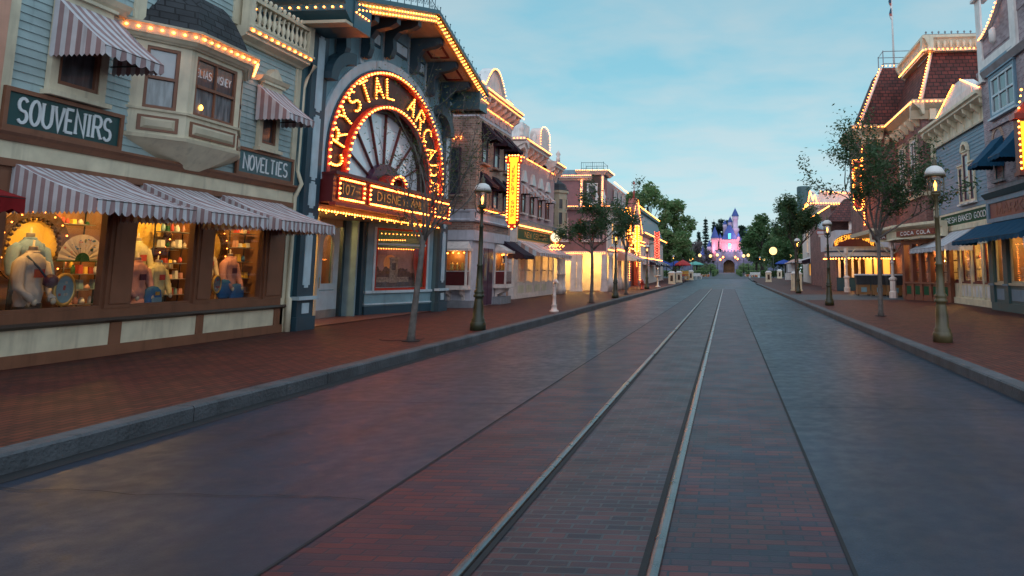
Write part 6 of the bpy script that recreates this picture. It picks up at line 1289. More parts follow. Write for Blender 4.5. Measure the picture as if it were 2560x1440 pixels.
# hitching post
r = thing('hitching_post', 'pale pink cast hitching post with horse head on left kerb', 'hitching post', (-5.62, 23.1, .146)); c = (-5.62, 23.1, .146)
mb = MB(); mb.lathe(c, [(.15, 0), (.15, .05), (.1, .08), (.08, .2), (.1, .22), (.06, .25), (.055, .5), (.07, .52), (.05, .55), (.045, .75), (.07, .78), (.05, .82)], 'palepink', 12); mb.build('shaft', r)
mb = MB(); mb.tube([(-5.62, 23.1, .95), (-5.62, 23.08, 1.04), (-5.6, 23.05, 1.12), (-5.57, 23.02, 1.15), (-5.5, 22.98, 1.1), (-5.46, 22.96, 1.05)], [.06, .07, .065, .06, .045, .03], 'palepink', 8); mb.tube([(-5.63, 23.06, 1.15), (-5.63, 23.05, 1.22)], [.02, .004], 'palepink', 5); mb.tube([(-5.6, 23.09, 1.15), (-5.6, 23.1, 1.22)], [.02, .004], 'palepink', 5); mb.build('horse_head', r)
# hydrant
c = (-6.3, 53.0, .146); r = thing('hydrant', 'red fire hydrant at the foot of a left lamp', 'hydrant', c); mb = MB(); mb.lathe(c, [(.15, 0), (.15, .06), (.11, .08), (.11, .5), (.14, .52), (.14, .56), (.1, .62), (.04, .7), (.03, .75)], 'red', 12); mb.build('barrel', r); mb = MB(); mb.tube([(c[0]-.18, c[1], .55), (c[0]+.18, c[1], .55)], .05, 'red', 8); mb.tube([(c[0], c[1]-.17, .5), (c[0], c[1], .5)], .06, 'red', 8); mb.build('outlet', r)
# drinking fountain
c = (-5.95, 61.5, .146); r = thing('drinking_fountain', 'slim white drinking fountain on the left kerb', 'fountain', c); mb = MB(); mb.lathe(c, [(.25, 0), (.22, .06), (.08, .12), (.07, .75), (.12, .8), (.3, .92), (.32, 1.0), (.28, .99)], 'white', 12); mb.build('pedestal', r)
mb = MB(); mb.tube([(c[0], c[1], 1.1), (c[0], c[1], 1.6)], .03, 'white', 6); mb.ball((c[0], c[1], 1.7), .1, 'white', 8, 5); mb.build('spout', r)
# litter bins
def litter_bin(x, y, label, s=1.0):
    z = gz(y)+.146; r = thing('litter_bin', label, 'litter bin', (x, y, z), 'cream litter bins along the street'); w = .34*s; mb = MB()
    mb.box(x-w-.04, x+w+.04, y-w-.04, y+w+.04, z, z+.08, 'cream'); mb.box(x-w, x+w, y-w, y+w, z+.08, z+1.12*s, 'cream'); mb.box(x-w-.05, x+w+.05, y-w-.05, y+w+.05, z+1.12*s, z+1.2*s, 'white'); mb.plan([(x-w, y-w), (x+w, y-w), (x+w, y+w), (x-w, y+w)], z+1.2*s, z+1.34*s, 'white', [(x-w*.6, y-w*.6), (x+w*.6, y-w*.6), (x+w*.6, y+w*.6), (x-w*.6, y+w*.6)]); mb.build('bin_body', r)
    mb = MB(); mb.box(x-w*.4, x+w*.4, y-w-.012, y-w, z+.3, z+.9*s, 'darkbrown'); mb.build('flap', r); return r
b = litter_bin(-5.85, 75.8, 'left cream litter bin with dark flap')
for (x, y, lb) in ((-5.7, 84.9, 'second cream bin behind the left one'), (4.95, 87.2, 'right cream bin with dark flap by the kerb'), (7.8, 108.4, 'small far right bin before the hedge'), (-4.9, 97.0, 'far left bin beside the vending cart')): litterb = copy_tree(b, (x, y, gz(y)+.146), lb)
litter_bin(4.75, 50.0, 'tall white bin beside the right lamp post and street tree')
# benches
def bench(x, y, label, rz):
    z = gz(y)+.1; r = thing('park_bench', label, 'bench', (x, y, z), 'white slatted park benches'); mb = MB(); [mb.box(x-.9, x+.9, y-.25+k*.13, y-.15+k*.13, z+.42, z+.46, 'white') for k in range(4)]; mb.build('seat', r)
    mb = MB(); [mb.box(x-.9, x+.9, y+.3, y+.34, z+.5+k*.13, z+.6+k*.13, 'white') for k in range(3)]; [mb.box(x+k*.88-.03, x+k*.88+.03, y+.27, y+.3, z+.4, z+.9, 'white') for k in (-1, 0, 1)]; mb.build('backrest', r)
    for k in (-1, 1): mb = MB(); mb.box(x+k*.8-.04, x+k*.8+.04, y-.25, y+.3, z, z+.42, 'white'); mb.build('leg', r)
    r.rotation_euler = (0, 0, rz); return r
b = bench(-4.6, 105, 'white slatted bench at the end of the left kerb', .5); copy_tree(b, (-5.1, 101, gz(101)+.15), 'white slatted bench nearer than its left neighbour', rz=.5); copy_tree(b, (4.4, 117.5, gz(117)+.1), 'white slatted bench on the right before the flower bed', rz=-.5)
# covered furniture stacks on the right
for k, (x, y) in enumerate(((7.45, 40.3), (8.15, 39.6), (8.75, 38.6))):
    r = thing('covered_stack', ['leftmost', 'middle', 'rightmost'][k]+' stack of cafe furniture under a dark cover beside the porch', 'furniture stack', (x, y, .15), 'covered furniture stacks')
    mb = MB(); mb.plan([(x-.36, y-.3), (x+.36, y-.3), (x+.36, y+.3), (x-.36, y+.3)], .75, 1.25, 'slateroof', [(x-.42, y-.34), (x+.42, y-.34), (x+.42, y+.34), (x-.42, y+.34)]); mb.build('cover', r)
    mb = MB(); mb.plan([(x-.44, y-.36), (x+.44, y-.36), (x+.44, y+.36), (x-.44, y+.36)], 1.25, 1.32, 'canvaswhite', [(x-.38, y-.3), (x+.38, y-.3), (x+.38, y+.3), (x-.38, y+.3)]); mb.build('cover_top', r)
    mb = MB(); mb.box(x-.34, x+.34, y-.28, y+.28, .22, .74, 'wood'); mb.box(x-.15, x+.15, y-.3, y-.281, .35, .6, 'tealmid'); mb.build('crate', r)
    for a in (-1, 1): mb = MB(); mb.box(x+a*.3-.04, x+a*.3+.04, y-.26, y+.26, .15, .22, 'black'); mb.build('foot', r)
# cart, kiosk, umbrellas
c = (-5.9, 97, gz(97)+.15); r = thing('snack_cart', 'red and yellow snack cart under the red umbrella at left', 'cart', c); x, y, z = c
mb = MB(); mb.box(x-.7, x+.7, y-.4, y+.4, z+.5, z+1.1, 'jarred'); mb.box(x-.75, x+.75, y-.45, y+.45, z+1.1, z+1.2, 'gold'); mb.box(x-.7, x+.7, y-.42, y-.4, z+.8, z+1.05, 'gold'); mb.build('cart_body', r)
for a in (-1, 1):
    mb = MB(); n = 14; mb.loft([[(x+a*.5+rr*cos(2*pi*i/n), y-.46+d, z+.36+rr*sin(2*pi*i/n)) for i in range(n)] for rr, d in ((.36, 0), (.36, .05), (.28, .05), (.28, 0), (.36, 0))], 'gold', caps=False, sm=False); [mb.tube([(x+a*.5, y-.44, z+.36), (x+a*.5+.3*cos(t), y-.44, z+.36+.3*sin(t))], .02, 'gold', 4) for t in (0, 1.05, 2.1, 3.14, 4.2, 5.25)]; mb.build('wheel', r)
def umbrella(x, y, h, rad, mat, label):
    z = gz(y)+.15; r = thing('umbrella', label, 'umbrella', (x, y, z), 'cafe umbrellas round the hub'); mb = MB(); mb.tube([(x, y, z), (x, y, z+h)], .03, 'white', 6); mb.build('pole', r)
    mb = MB(); mb.lathe((x, y, z), [(rad, h-.75), (rad*.98, h-.6), (rad*.55, h-.25), (.05, h), (.01, h+.1)], mat, 8, sm=False); mb.build('canopy', r)
umbrella(-8.3, 93, 2.6, 1.3, 'umbblue', 'left blue cafe umbrella by the pink-walled house'); umbrella(-7.0, 99, 2.6, 1.4, 'umbblue', 'blue cafe umbrella next to the red one'); umbrella(-6.0, 97.2, 2.7, 1.2, 'umbred', 'red umbrella above the snack cart'); umbrella(-6.6, 150, 2.8, 1.9, 'umbgreen', 'pale green umbrella before the castle wall')
umbrella(9.8, 125, 2.9, 1.6, 'umbblue', 'left one of two blue umbrellas at the right of the hub'); umbrella(12.5, 128, 3.1, 1.6, 'umbblue', 'right one of two blue umbrellas at the right of the hub'); umbrella(9.3, 96, 2.9, 1.6, 'canvaspink', 'orange-pink umbrella above the white kiosk')
c = (8.6, 98, gz(98)+.15); r = thing('kiosk', 'pale glazed kiosk on the right pavement beyond the lamp', 'kiosk', c); x, y, z = c
mb = MB(); mb.box(x-.75, x+.75, y-.6, y+.6, z, z+.95, 'white'); mb.box(x-.6, x+.6, y-.55, y+.5, z+.95, z+2.2, 'stonegrey'); mb.box(x-.8, x+.8, y-.65, y+.65, z+2.2, z+2.3, 'white'); mb.box(x-.5, x+.5, y-.57, y-.55, z+1.05, z+2.1, 'pane_sky'); mb.build('kiosk_body', r)
# hub hedges, flower beds, globe lamps
for sgn, lb in ((-1, 'long low clipped hedge left of the castle approach'), (1, 'long low clipped hedge right of the castle approach')):
    mb = MB(); q = random.Random(9+sgn)
    z = gz(135)
    for i in range(2600):
        u = q.random(); side = q.random()
        if side < .55: x = sgn*(3.4+u*13); y = 134+q.uniform(-.5, .5)
        else: x = sgn*(2.6+q.uniform(-.3, .3)+.9*0); y = 134+u*60
        zz = gz(y)+.1+q.random()*1.05; s_ = .13; a, b = q.random()*6.28, q.random()*3.14
        v1 = Vector((cos(a)*sin(b), sin(a)*sin(b), cos(b)))*s_; v2 = v1.orthogonal().normalized()*s_; p = Vector((x, y, zz)); mb.face([p-v1, p-v2, p+v1, p+v2], 'leafbg')
    mb.box(*(sorted((sgn*3.4, sgn*16.4))), 133.7, 134.3, gz(134), gz(134)+1.0, 'hedge'); mb.box(*(sorted((sgn*2.4, sgn*2.8))), 134.3, 194, gz(134), gz(194)+.6, 'hedge')
    single(mb.build('hedge', loc=(sgn*8, 134, z)), lb, 'hedge')
    mb = MB()
    for i in range(500):
        x = sgn*(3.2+q.random()*2.6); y = 124+q.random()*8; p = Vector((x, y, gz(y)+.15+q.random()*.3)); mb.face([p+Vector((-.09, 0, 0)), p+Vector((0, 0, -.09)), p+Vector((.09, 0, 0)), p+Vector((0, 0, .09))], q.choice(['red', 'red', 'gold', 'white', 'hedge']))
    o = mb.build('flower_bed', loc=(sgn*4, 128, gz(128))); o['kind'] = 'stuff'
glo = [(-5.7, 150, 4.2), (-3.5, 152, 4.1), (-2.3, 170, 4.6), (3.5, 152, 4.1), (4.4, 150, 4.2), (10.0, 140, 4.3), (11.0, 136, 4.0), (12.2, 140, 3.9), (14.2, 138, 4.0), (-10.5, 124, 3.6), (-7.6, 150, 3.4), (7.7, 150, 3.2)]
for i, (x, y, h) in enumerate(glo):
    z = gz(y); r = thing('globe_lamp', 'glowing white globe lamp on slim post around the hub plaza', 'street lamp', (x, y, z), 'globe lamps round the hub plaza'); mb = MB(); mb.tube([(x, y, z), (x, y, z+h-.3)], [.09, .04], 'lampgreen', 6); mb.build('post', r); mb = MB(); mb.ball((x, y, z+h), .34, 'globe', 10, 6); mb.build('globe', r)
x, y = 7.15, 112; z = gz(y); r = thing('globe_sign', 'largest round glowing disc on a post right of the castle approach', 'lit disc', (x, y, z)); mb = MB(); mb.tube([(x, y, z), (x, y, z+3.7)], .06, 'lampgreen', 6); mb.build('post', r); mb = MB(); n = 20; mb.loft([[(x+rr*cos(2*pi*i/n), y-d, z+4.3+rr*sin(2*pi*i/n)) for i in range(n)] for rr, d in ((.66, -.1), (.7, -.06), (.7, .06), (.62, .1))], 'iron'); mb.face([(x+.6*cos(2*pi*i/n), y-.104, z+4.3+.6*sin(2*pi*i/n)) for i in range(n)], 'globe'); mb.build('disc', r)

for i, (x, y) in enumerate(((-6.5, 212), (-4.6, 216), (-8.8, 214), (6.2, 214), (8.4, 210), (10.6, 216), (4.8, 218))):
    q = random.Random(60+i); mb = MB(); z = gz(y)-.02
    mb.tube([(x, y, z), (x, y, z+.8)], .1, 'barkdark', 5)
    for k in range(500):
        v = Vector((q.gauss(0, 1), q.gauss(0, 1), q.gauss(0, 1))).normalized()*1.5*q.random()**.35; p = Vector((x, y, z+1.5))+v; a = q.random()*6.28; v1 = Vector((cos(a), sin(a), q.uniform(-1, 1))).normalized()*.22; v2 = v1.orthogonal().normalized()*.16; mb.face([p-v1, p-v2, p+v1, p+v2], 'leafbg')
    single(mb.build('shrub', loc=(x, y, z)), 'rounded green shrub before the castle wall', 'shrub', 'shrubs before the castle wall')
# ------------------------------------------------------------------ castle (plain stand-in)
r = thing('castle', 'small pink-walled castle with blue cone roofs above a grey stone gate', 'castle', (0, 240, gz(240))); Y = 240; g0 = gz(240)
mb = MB(); cx = .6
for i in range(12):
    t0, t1 = pi*i/12, pi*(i+1)/12; x0, x1 = cx+1.9*cos(t0), cx+1.9*cos(t1); z0, z1 = g0+2.3+1.9*sin(t0), g0+2.3+1.9*sin(t1)
    mb.hexa([(x0, Y-2, z0), (x1, Y-2, z1), (x1, Y+3, z1), (x0, Y+3, z0), (x0, Y-2, 8.0), (x1, Y-2, 8.0), (x1, Y+3, 8.0), (x0, Y+3, 8.0)], 'castlestone')
mb.box(-4.2, cx-1.9, Y-2, Y+3, g0, 8.0, 'castlestone'); mb.box(cx+1.9, 5.2, Y-2, Y+3, g0, 8.0, 'castlestone'); mb.build('gatehouse', r)
mb = MB(); mb.box(-22, -4.2, Y-1, Y+1, g0, 4.4, 'castlestone'); mb.build('curtain_wall', r); mb = MB(); mb.box(5.2, 22, Y-1, Y+1, g0, 4.4, 'castlestone'); mb.build('curtain_wall', r)
mb = MB()
for k in range(9): mb.box(-4.1+k*1.05, -3.5+k*1.05, Y-2.1, Y-1.7, 8.0, 8.6, 'castlestone')
mb.build('battlement', r)
mb = MB(); n = 12; mb.face([(cx+1.88*cos(pi*i/n), Y+1.5, g0+2.3+1.88*sin(pi*i/n)) for i in range(n+1)]+[(cx-1.88, Y+1.5, g0), (cx+1.88, Y+1.5, g0)], 'wood'); mb.build('gate_passage', r)
mb = MB(); mb.box(cx-1.0, cx+1.0, Y+1.2, Y+1.3, g0+.8, g0+1.5, 'wood'); mb.build('lit_gate', r)
mb = MB(); mb.box(-1.9, 3.9, Y-.5, Y+3, 8.0, 12.2, 'castlepink'); mb.box(-2.2, 4.2, Y-.8, Y+3, 11.3, 12.0, 'castlepink'); mb.build('keep', r)
for (x, z) in ((.9, 9.0), (.9, 12.4)): mb = MB(); mb.box(x-.45, x+.45, Y-.95, Y-.8, z, z+1.7, 'cyanlight'); mb.build('lit_window', r)
mb = MB(); mb.plan([(-1.8, Y-.5), (3.6, Y-.5), (3.6, Y+3), (-1.8, Y+3)], 12.2, 17.0, 'castleblue', [(.4, Y+1), (1.4, Y+1), (1.4, Y+1.6), (.4, Y+1.6)]); mb.build('keep_roof', r)
def tower(x, y, rad, z0, z1, zr, wall='castlepink', extra=None):
    mb = MB(); pr = [(rad, z0), (rad, z1-1.2), (rad*1.25, z1-.9), (rad*1.25, z1)]
    if extra: pr = [(rad, z0), (rad, extra-.4), (rad*1.35, extra), (rad*1.35, extra+.8), (rad*.9, extra+.9), (rad*.9, z1-1.3), (rad*1.15, z1-1), (rad*1.15, z1)]
    mb.lathe((x, y, 0), pr, wall, 12); mb.build('tower', r)
    mb = MB(); mb.lathe((x, y, 0), [(rad*1.35, z1), (rad*.75, z1+(zr-z1)*.45), (rad*.12, zr-.4), (.01, zr)], 'castleblue', 12, sm=False); mb.build('tower_roof', r)
tower(-4.0, Y-1, 1.1, 5.0, 12.6, 16.6); tower(2.9, Y+3, 1.0, 8, 20.2, 23.2, 'castlelilac', 15.2); tower(-.6, Y+4, .6, 12, 17.4, 19.4, 'castlelilac'); tower(4.6, Y, .8, 7, 11.2, 13.2); tower(-2.3, Y-.4, .5, 9, 12.6, 14.4); tower(6.6, Y+3, .3, 7, 13.2, 17.0, 'gold'); tower(-5.9, Y+2, .7, 6, 9.8, 12.4, 'castlelilac'); tower(1.2, Y+5, .7, 12, 18.2, 20.6, 'castlelilac'); tower(3.9, Y-.5, .45, 9, 13.0, 14.8); tower(8.6, Y+2, .6, 6, 9.6, 11.6, 'castlelilac'); tower(-8.2, Y+2, .6, 5, 8.2, 10.4, 'castlelilac')
mb = MB(); mb.plan([(5.2, Y), (9.5, Y), (9.5, Y+2), (5.2, Y+2)], 8.4, 10.4, 'castleblue', [(5.6, Y+.8), (8.8, Y+.8), (8.8, Y+1.2), (5.6, Y+1.2)]); mb.box(5.2, 8.9, Y+.1, Y+2, 4, 8.4, 'castlestone'); mb.build('wing', r); mb = MB(); mb.plan([(-9, Y), (-5.2, Y), (-5.2, Y+2), (-9, Y+2)], 7.0, 8.3, 'castleblue', [(-8.4, Y+.8), (-5.8, Y+.8), (-5.8, Y+1.2), (-8.4, Y+1.2)]); mb.box(-8.8, -5.2, Y+.1, Y+2, 4, 7, 'castlestone'); mb.build('wing', r)
for (x, z) in ((-2.0, g0+4.6), (-1.2, g0+5.4), (3.2, g0+5.4), (3.9, g0+4.9), (-1.9, g0+3.7)): pass
bulbs(r, [(-2.2, Y-2.2, 5.4), (-1.3, Y-2.2, 6.2), (2.7, Y-2.2, 6.2), (3.5, Y-2.2, 5.6)], .32)
lm_ = [((-5.2, Y-4, 8.6), 700), ((.9, Y-3.2, 9.2), 500), ((5.6, Y-4, 8.6), 700), ((2.9, Y-2.5, 14.5), 350)]
CASTLELAMPS = lm_
# ------------------------------------------------------------------ trees
def leaf(mb, p, s, q, mat):
    a, b = q.random()*6.283, q.uniform(-1, 1); v1 = Vector((cos(a), sin(a), b)).normalized(); v2 = v1.cross(Vector((q.uniform(-1, 1), q.uniform(-1, 1), q.uniform(-1, 1)))).normalized()
    v1 *= s; v2 *= s*.42; mb.face([p-v1, p+v2*.9-v1*.1, p+v1, p-v2*.9-v1*.1], mat)
def street_tree(label, x, y, th, H, spread, seed, nleaf, ls, mat='leaf', bark='bark', lean=(.0, .0), lift=.9, r0=.075, ends=None, limb=.5, group='young street trees', gap=.0):
    q = random.Random(seed); z0 = gz(y)+.146; r = thing('street_tree', label, 'tree', (x, y, z0), group)
    mb = MB(); lf = MB(); top = Vector((x+lean[0], y+lean[1], z0+th)); base = Vector((x, y, z0))
    pts = [base, base+Vector((0, 0, .12)), base.lerp(top, .35)+Vector((q.uniform(-.03, .03), 0, 0)), base.lerp(top, .7)+Vector((q.uniform(-.03, .03), 0, 0)), top]
    mb.tube(pts, [r0*1.25, r0, r0*.85, r0*.75, r0*.7], bark, 10)
    tips = []
    def grow(p, d, L, rad, lev):
        n = 5; P = [p]; v = d.normalized()
        for i in range(n):
            v = (v+Vector((q.uniform(-.2, .2), q.uniform(-.2, .2), q.uniform(-.08, .16)))).normalized(); P.append(P[-1]+v*L/n)
        mb.tube(P, [rad*(1-.6*i/n) for i in range(n+1)], bark, 6 if lev < 2 else 4)
        if lev >= 2: tips.extend(P[1:])
        if lev < 3:
            k = 3 if lev < 2 else 3
            for i in range(k):
                s_ = q.randint(2, n); dv = (v+Vector((q.uniform(-1, 1), q.uniform(-1, 1), q.uniform(-.35, .7)))*.85).normalized(); grow(P[s_], dv, L*q.uniform(.5, .72), rad*.5, lev+1)
    dirs = ends or [(cos(2*pi*i/5+seed)*spread, sin(2*pi*i/5+seed)*spread, (H-th)*q.uniform(.7, 1.1)) for i in range(5)]
    for d in dirs: d = Vector(d); grow(top-Vector((0, 0, q.uniform(0, .25))), Vector((d.x*.8, d.y*.8, d.z*lift)), d.length*.62, r0*limb, 0)
    mb.build('trunk', r)
    for i in range(nleaf):
        t = q.choice(tips); p = t+Vector((q.gauss(0, .13), q.gauss(0, .13), q.gauss(0, .11)))*(1+gap); leaf(lf, p, ls*q.uniform(.6, 1.25), q, mat)
    lf.build('crown', r)
    g = MB(); g.lathe((x, y, z0+.002), [(.17, 0), (.17, .012)], 'joint', 16); g.build('tree_grate', r)
    return r
street_tree('thin young tree with sparse leaves before the arched sign', -5.97, 13.3, 2.0, 5.2, 1.3, 11, 2400, .03, lean=(.13, .05), ends=[(-.75, .2, 1.0), (.35, .3, 2.6), (1.3, .2, 2.3), (.9, -.4, 3.0), (1.35, .5, 1.3), (.1, .6, 2.2), (.5, -.3, 2.6), (-.4, -.3, 1.9), (1.6, .1, 1.9)], r0=.07, limb=.36)
street_tree('leafy dark street tree in front of the red-roofed parlour', 4.52, 21.8, 2.35, 6.4, 2.0, 5, 9000, .062, 'leafdark', 'bark', ends=[(-2.0, .2, 2.3), (-1.1, .3, 3.5), (.4, .2, 3.0), (1.5, .1, 2.6), (2.0, -.3, 1.3), (-1.5, -.4, 1.5), (.9, .5, 1.9), (-.5, -.3, 2.2)], r0=.08)
street_tree('slim street tree left of the sunburst bulbs', -5.72, 30, 2.3, 4.9, 1.3, 23, 4200, .075, 'leafdark', 'bark', ends=[(-1.3, .2, .9), (-.8, .2, 1.7), (.4, .2, 2.0), (1.3, .1, 1.6), (1.2, -.3, .8), (0, .3, 1.3)], r0=.08)
street_tree('street tree left behind the second lamp with spiky top', -5.8, 41, 2.5, 5.6, 1.4, 31, 2400, .09, 'leafdark', 'bark', r0=.09)
street_tree('bushy street tree on the right beyond the marquee', 4.6, 48.5, 2.8, 6.6, 2.0, 41, 6500, .11, 'leafdark', 'barkdark', ends=[(-2.0, .3, 2.3), (-1.0, .3, 3.2), (.4, .2, 3.6), (1.6, .1, 2.8), (2.0, -.3, 1.5), (.2, .3, 2.2)], r0=.1)
def big_tree(name, label, x, y, h, rad, seed, n, ls, mat, th=.3, cat='tree', group='big trees round the hub', flat=1.0, clumps=34):
    q = random.Random(seed); z0 = gz(y)-.02; r = thing(name, label, cat, (x, y, z0), group); mb = MB()
    mb.tube([(x, y, z0), (x+.2, y, z0+h*.3), (x, y, z0+h*.75)], [h*.03, h*.022, h*.006], 'barkdark', 8)
    C = []
    for i in range(clumps):
        t = q.random(); zz = h*(th+(1-th)*t*.92); env = rad*sqrt(max(.04, 1-((t-.38)/.66)**2)); a = q.random()*6.283; rr = env*sqrt(q.random())*.92
        c = Vector((x+rr*cos(a), y+rr*sin(a)*flat, z0+zz)); C.append((c, rad*q.uniform(.16, .34)))
        mb.tube([(x, y, z0+zz*.6), c], [h*.008, h*.003], 'barkdark', 4)
    mb.build('trunk', r); lf = MB()
    for i in range(n):
        c, cr = q.choice(C); v = Vector((q.gauss(0, 1), q.gauss(0, 1), q.gauss(0, .75))); v = v.normalized()*cr*(q.random()**.4)*1.1
        leaf(lf, c+v, ls*q.uniform(.6, 1.3), q, mat)
    lf.build('crown', r); return r
B = [('tallest broad tree behind the grey mansard house', -12.6, 112, 15.2, 4.6, 1, 7500, .34), ('rounded tree right of the tallest left tree', -8.6, 118, 13.2, 3.6, 2, 6500, .32), ('low bushy tree under the left tree group', -8.2, 108, 7.5, 3.0, 3, 4500, .28), ('left background tree against the rooftops', -17, 116, 14.2, 4.6, 4, 5000, .36)]
for lb, x, y, h, rad, sd, n, ls in B: big_tree('broad_tree', lb, x, y, h, rad, sd, n, ls, 'leafbg')
B = [('rounded dark tree right of the castle tower', 8.4, 175, 14.6, 4.6, 12, 6000, .45), ('wide green tree at the right of the castle approach', 10.6, 132, 8.6, 4.2, 13, 7000, .3), ('tall dark tree behind the right street tree', 14.2, 150, 15.2, 5.2, 14, 7000, .42), ('green tree close to the castle gate at right', 7.6, 190, 11.5, 4.4, 15, 5000, .42), ('dense tree behind the right kiosk', 15.0, 125, 10.5, 4.5, 16, 6500, .32), ('broad tree behind the right houses', 20.5, 140, 14, 5.4, 17, 5000, .4)]
for lb, x, y, h, rad, sd, n, ls in B: big_tree('broad_tree', lb, x, y, h, rad, sd, n, ls, 'leafmid')
big_tree('broad_tree', 'bare mauve-grey tree between left trees and castle', -8.2, 190, 8.8, 4.0, 21, 5200, .26, 'leafmauve'); big_tree('broad_tree', 'smaller bare mauve tree beside the left hedge', -11.5, 170, 7.6, 3.4, 22, 4500, .26, 'leafmauve')
big_tree('broad_tree', 'large dark tree directly behind the castle keep', -.8, 262, 20.0, 5.2, 23, 6000, .5, 'leafconifer'); big_tree('broad_tree', 'dark tree behind the tall castle tower', 5.6, 268, 19, 4.2, 24, 5000, .5, 'leafconifer'); big_tree('broad_tree', 'dark round tree right behind the castle wing', 10.4, 262, 15.5, 4.6, 25, 5000, .5, 'leafconifer')
def conifer(label, x, y, h, rad, seed, n):
    q = random.Random(seed); z0 = gz(y)-.02; r = thing('conifer', label, 'tree', (x, y, z0), 'dark conifers behind the castle'); mb = MB(); mb.tube([(x, y, z0), (x, y, z0+h)], [.35, .05], 'barkdark', 6); lf = MB()
    for t in range(16):
        zz = h*(.15+.83*t/16); rr = rad*(1-t/17)*q.uniform(.75, 1.15)
        for k in range(6):
            a = q.random()*6.28; mb.tube([(x, y, z0+zz), (x+rr*cos(a), y+rr*sin(a), z0+zz-rr*.25)], [.06, .02], 'barkdark', 4)
            for i in range(n//96):
                u = q.random(); leaf(lf, Vector((x+rr*u*cos(a)+q.gauss(0, .25), y+rr*u*sin(a)+q.gauss(0, .25), z0+zz-rr*.25*u+q.gauss(0, .18))), .32*q.uniform(.6, 1.2), q, 'leafconifer')
    mb.build('trunk', r); lf.build('crown', r)
conifer('tallest pointed conifer left of the castle', -7.4, 250, 19.5, 2.6, 3, 4000); conifer('short pointed conifer at far left of the castle', -9.9, 252, 14.8, 1.9, 4, 3000); conifer('conifer touching the left castle tower', -4.6, 256, 19.0, 2.4, 5, 3800)
# far-off tree belt closing the view
mb = MB(); q = random.Random(77)
for i in range(9000):
    x = q.uniform(-120, 120); h = 8+3*sin(x*.13)+2*sin(x*.31+1); p = Vector((x, 300+q.uniform(-4, 6), 1.2+h*q.random()**.7)); leaf(mb, p, q.uniform(.6, 1.2), q, 'leafdark')
o = mb.build('tree_belt'); o['kind'] = 'stuff'; o['label'] = 'distant belt of dark trees behind the castle'
# ------------------------------------------------------------------ souvenir window displays
WX = -10.35
def mannequin(x, y, z, s, shirt, label, arms=True, rz=0.0, legs='black', neck=True, name='mannequin'):
    r = thing(name, label, 'mannequin', (x, y, z), 'headless shop mannequins'); mb = MB(); 
    prof = [(.165, -.04, .75), (.17, .02, .72), (.19, .12, .7), (.165, .28, .68), (.175, .42, .66), (.2, .52, .62), (.17, .60, .6), (.09, .66, .8), (.055, .69, 1)]
    rings = []; seed = x*7+y*13; prof = [tuple(a+(b-a)*k/3 for a, b in zip(p, q)) for p, q in zip(prof, prof[1:]) for k in range(3)]+[prof[-1]]
    for rr, h, fl in prof:
        wf = lambda t: 1+.045*sin(5*t+h*23+seed)+.03*sin(9*t-h*31)
        rings.append([(x+s*wf(t)*(rr*fl*cos(t)*cos(rz)-rr*sin(t)*sin(rz)), y+s*wf(t)*(rr*fl*cos(t)*sin(rz)+rr*sin(t)*cos(rz)), z+s*h) for t in [2*pi*k/28 for k in range(28)]])
    mb.loft(rings, shirt)
    if arms:
        for sd in (-1, 1):
            def L(a, b, h): return (x+s*(a*cos(rz)-b*sin(rz)), y+s*(a*sin(rz)+b*cos(rz)), z+s*h)
            mb.tube([L(0, sd*.15, .58), L(.0, sd*.21, .52), L(.02, sd*.25, .36), L(.06, sd*.27, .22), L(.14, sd*.22, .1), L(.18, sd*.18, .04)], [s*.06, s*.075, s*.07, s*.062, s*.05, s*.045], shirt, 8)
    mb.lathe((x, y, z), [(.06*s, .655*s), (.075*s, .67*s), (.072*s, .695*s), (.058*s, .69*s)], shirt, 14)
    mb.build('shirt', r); mb = MB(); mb.box(x+s*.125, x+s*.135, y-.07*s, y+.07*s, z+.34*s, z+.45*s, 'cloth_red' if shirt != 'shirtpink' else 'plum'); mb.build('chest_print', r)
    mb = MB(); mb.lathe((x, y, z+s*.68), [(.05*s, 0), (.048*s, .07*s), (.05*s, .075*s), (.012*s, .08*s), (.012*s, .16*s)], 'skin', 10)
    if arms:
        for sd in (-1, 1): mb.ball((x+s*(.2*cos(rz)-sd*.17*sin(rz)), y+s*(.2*sin(rz)+sd*.17*cos(rz)), z+s*.02), .035*s, 'skin', 8, 5, 1.3)
    mb.build('bust', r)
    if legs: mb = MB(); mb.lathe((x, y, z), [(.14*s, -.42*s), (.16*s, -.1*s), (.15*s, 0)], legs, 12); mb.build('skirt', r)
    return r
F = FL(WX)
mannequin(-10.5, 10.0, 1.2, 1.1, 'shirtblue', 'mannequin in pale blue shirt behind the one with shoulder bag'); 
m = mannequin(-10.2, 9.78, .99, 1.1, 'shirtcream', 'mannequin in cream sweatshirt with shoulder bag in the left window', rz=.2)
b = MB(); b.tube([(-10.12, 9.62, 1.68), (-10.03, 9.74, 1.5), (-10.0, 9.86, 1.33)], .014, 'navy', 5); b.lathe((-9.99, 9.9, 1.3), [(.02, -.09), (.09, -.04), (.09, .06), (.03, .11)], 'plum', 10); S = b.build('shoulder_bag', loc=(-9.99, 9.9, 1.2)); single(S, 'small plum shoulder bag slung across the cream sweatshirt', 'bag')
mannequin(-10.6, 12.1, 1.3, 1.0, 'shirtgold', 'mannequin in pale gold shirt at the left of the middle window'); mannequin(-10.2, 11.68, .98, .95, 'shirtpink', 'mannequin in pink-orange top by the left post of the middle window', legs='shirtpink'); mannequin(-10.25, 12.18, 1.0, .88, 'shirtgold', 'mannequin in cream sweatshirt above the blue backpack', rz=.1)
b = MB(); n = 14
S = thing('backpack', 'bright blue rounded backpack standing in the middle window', 'backpack', (-10.1, 11.92, .85)); rings = []
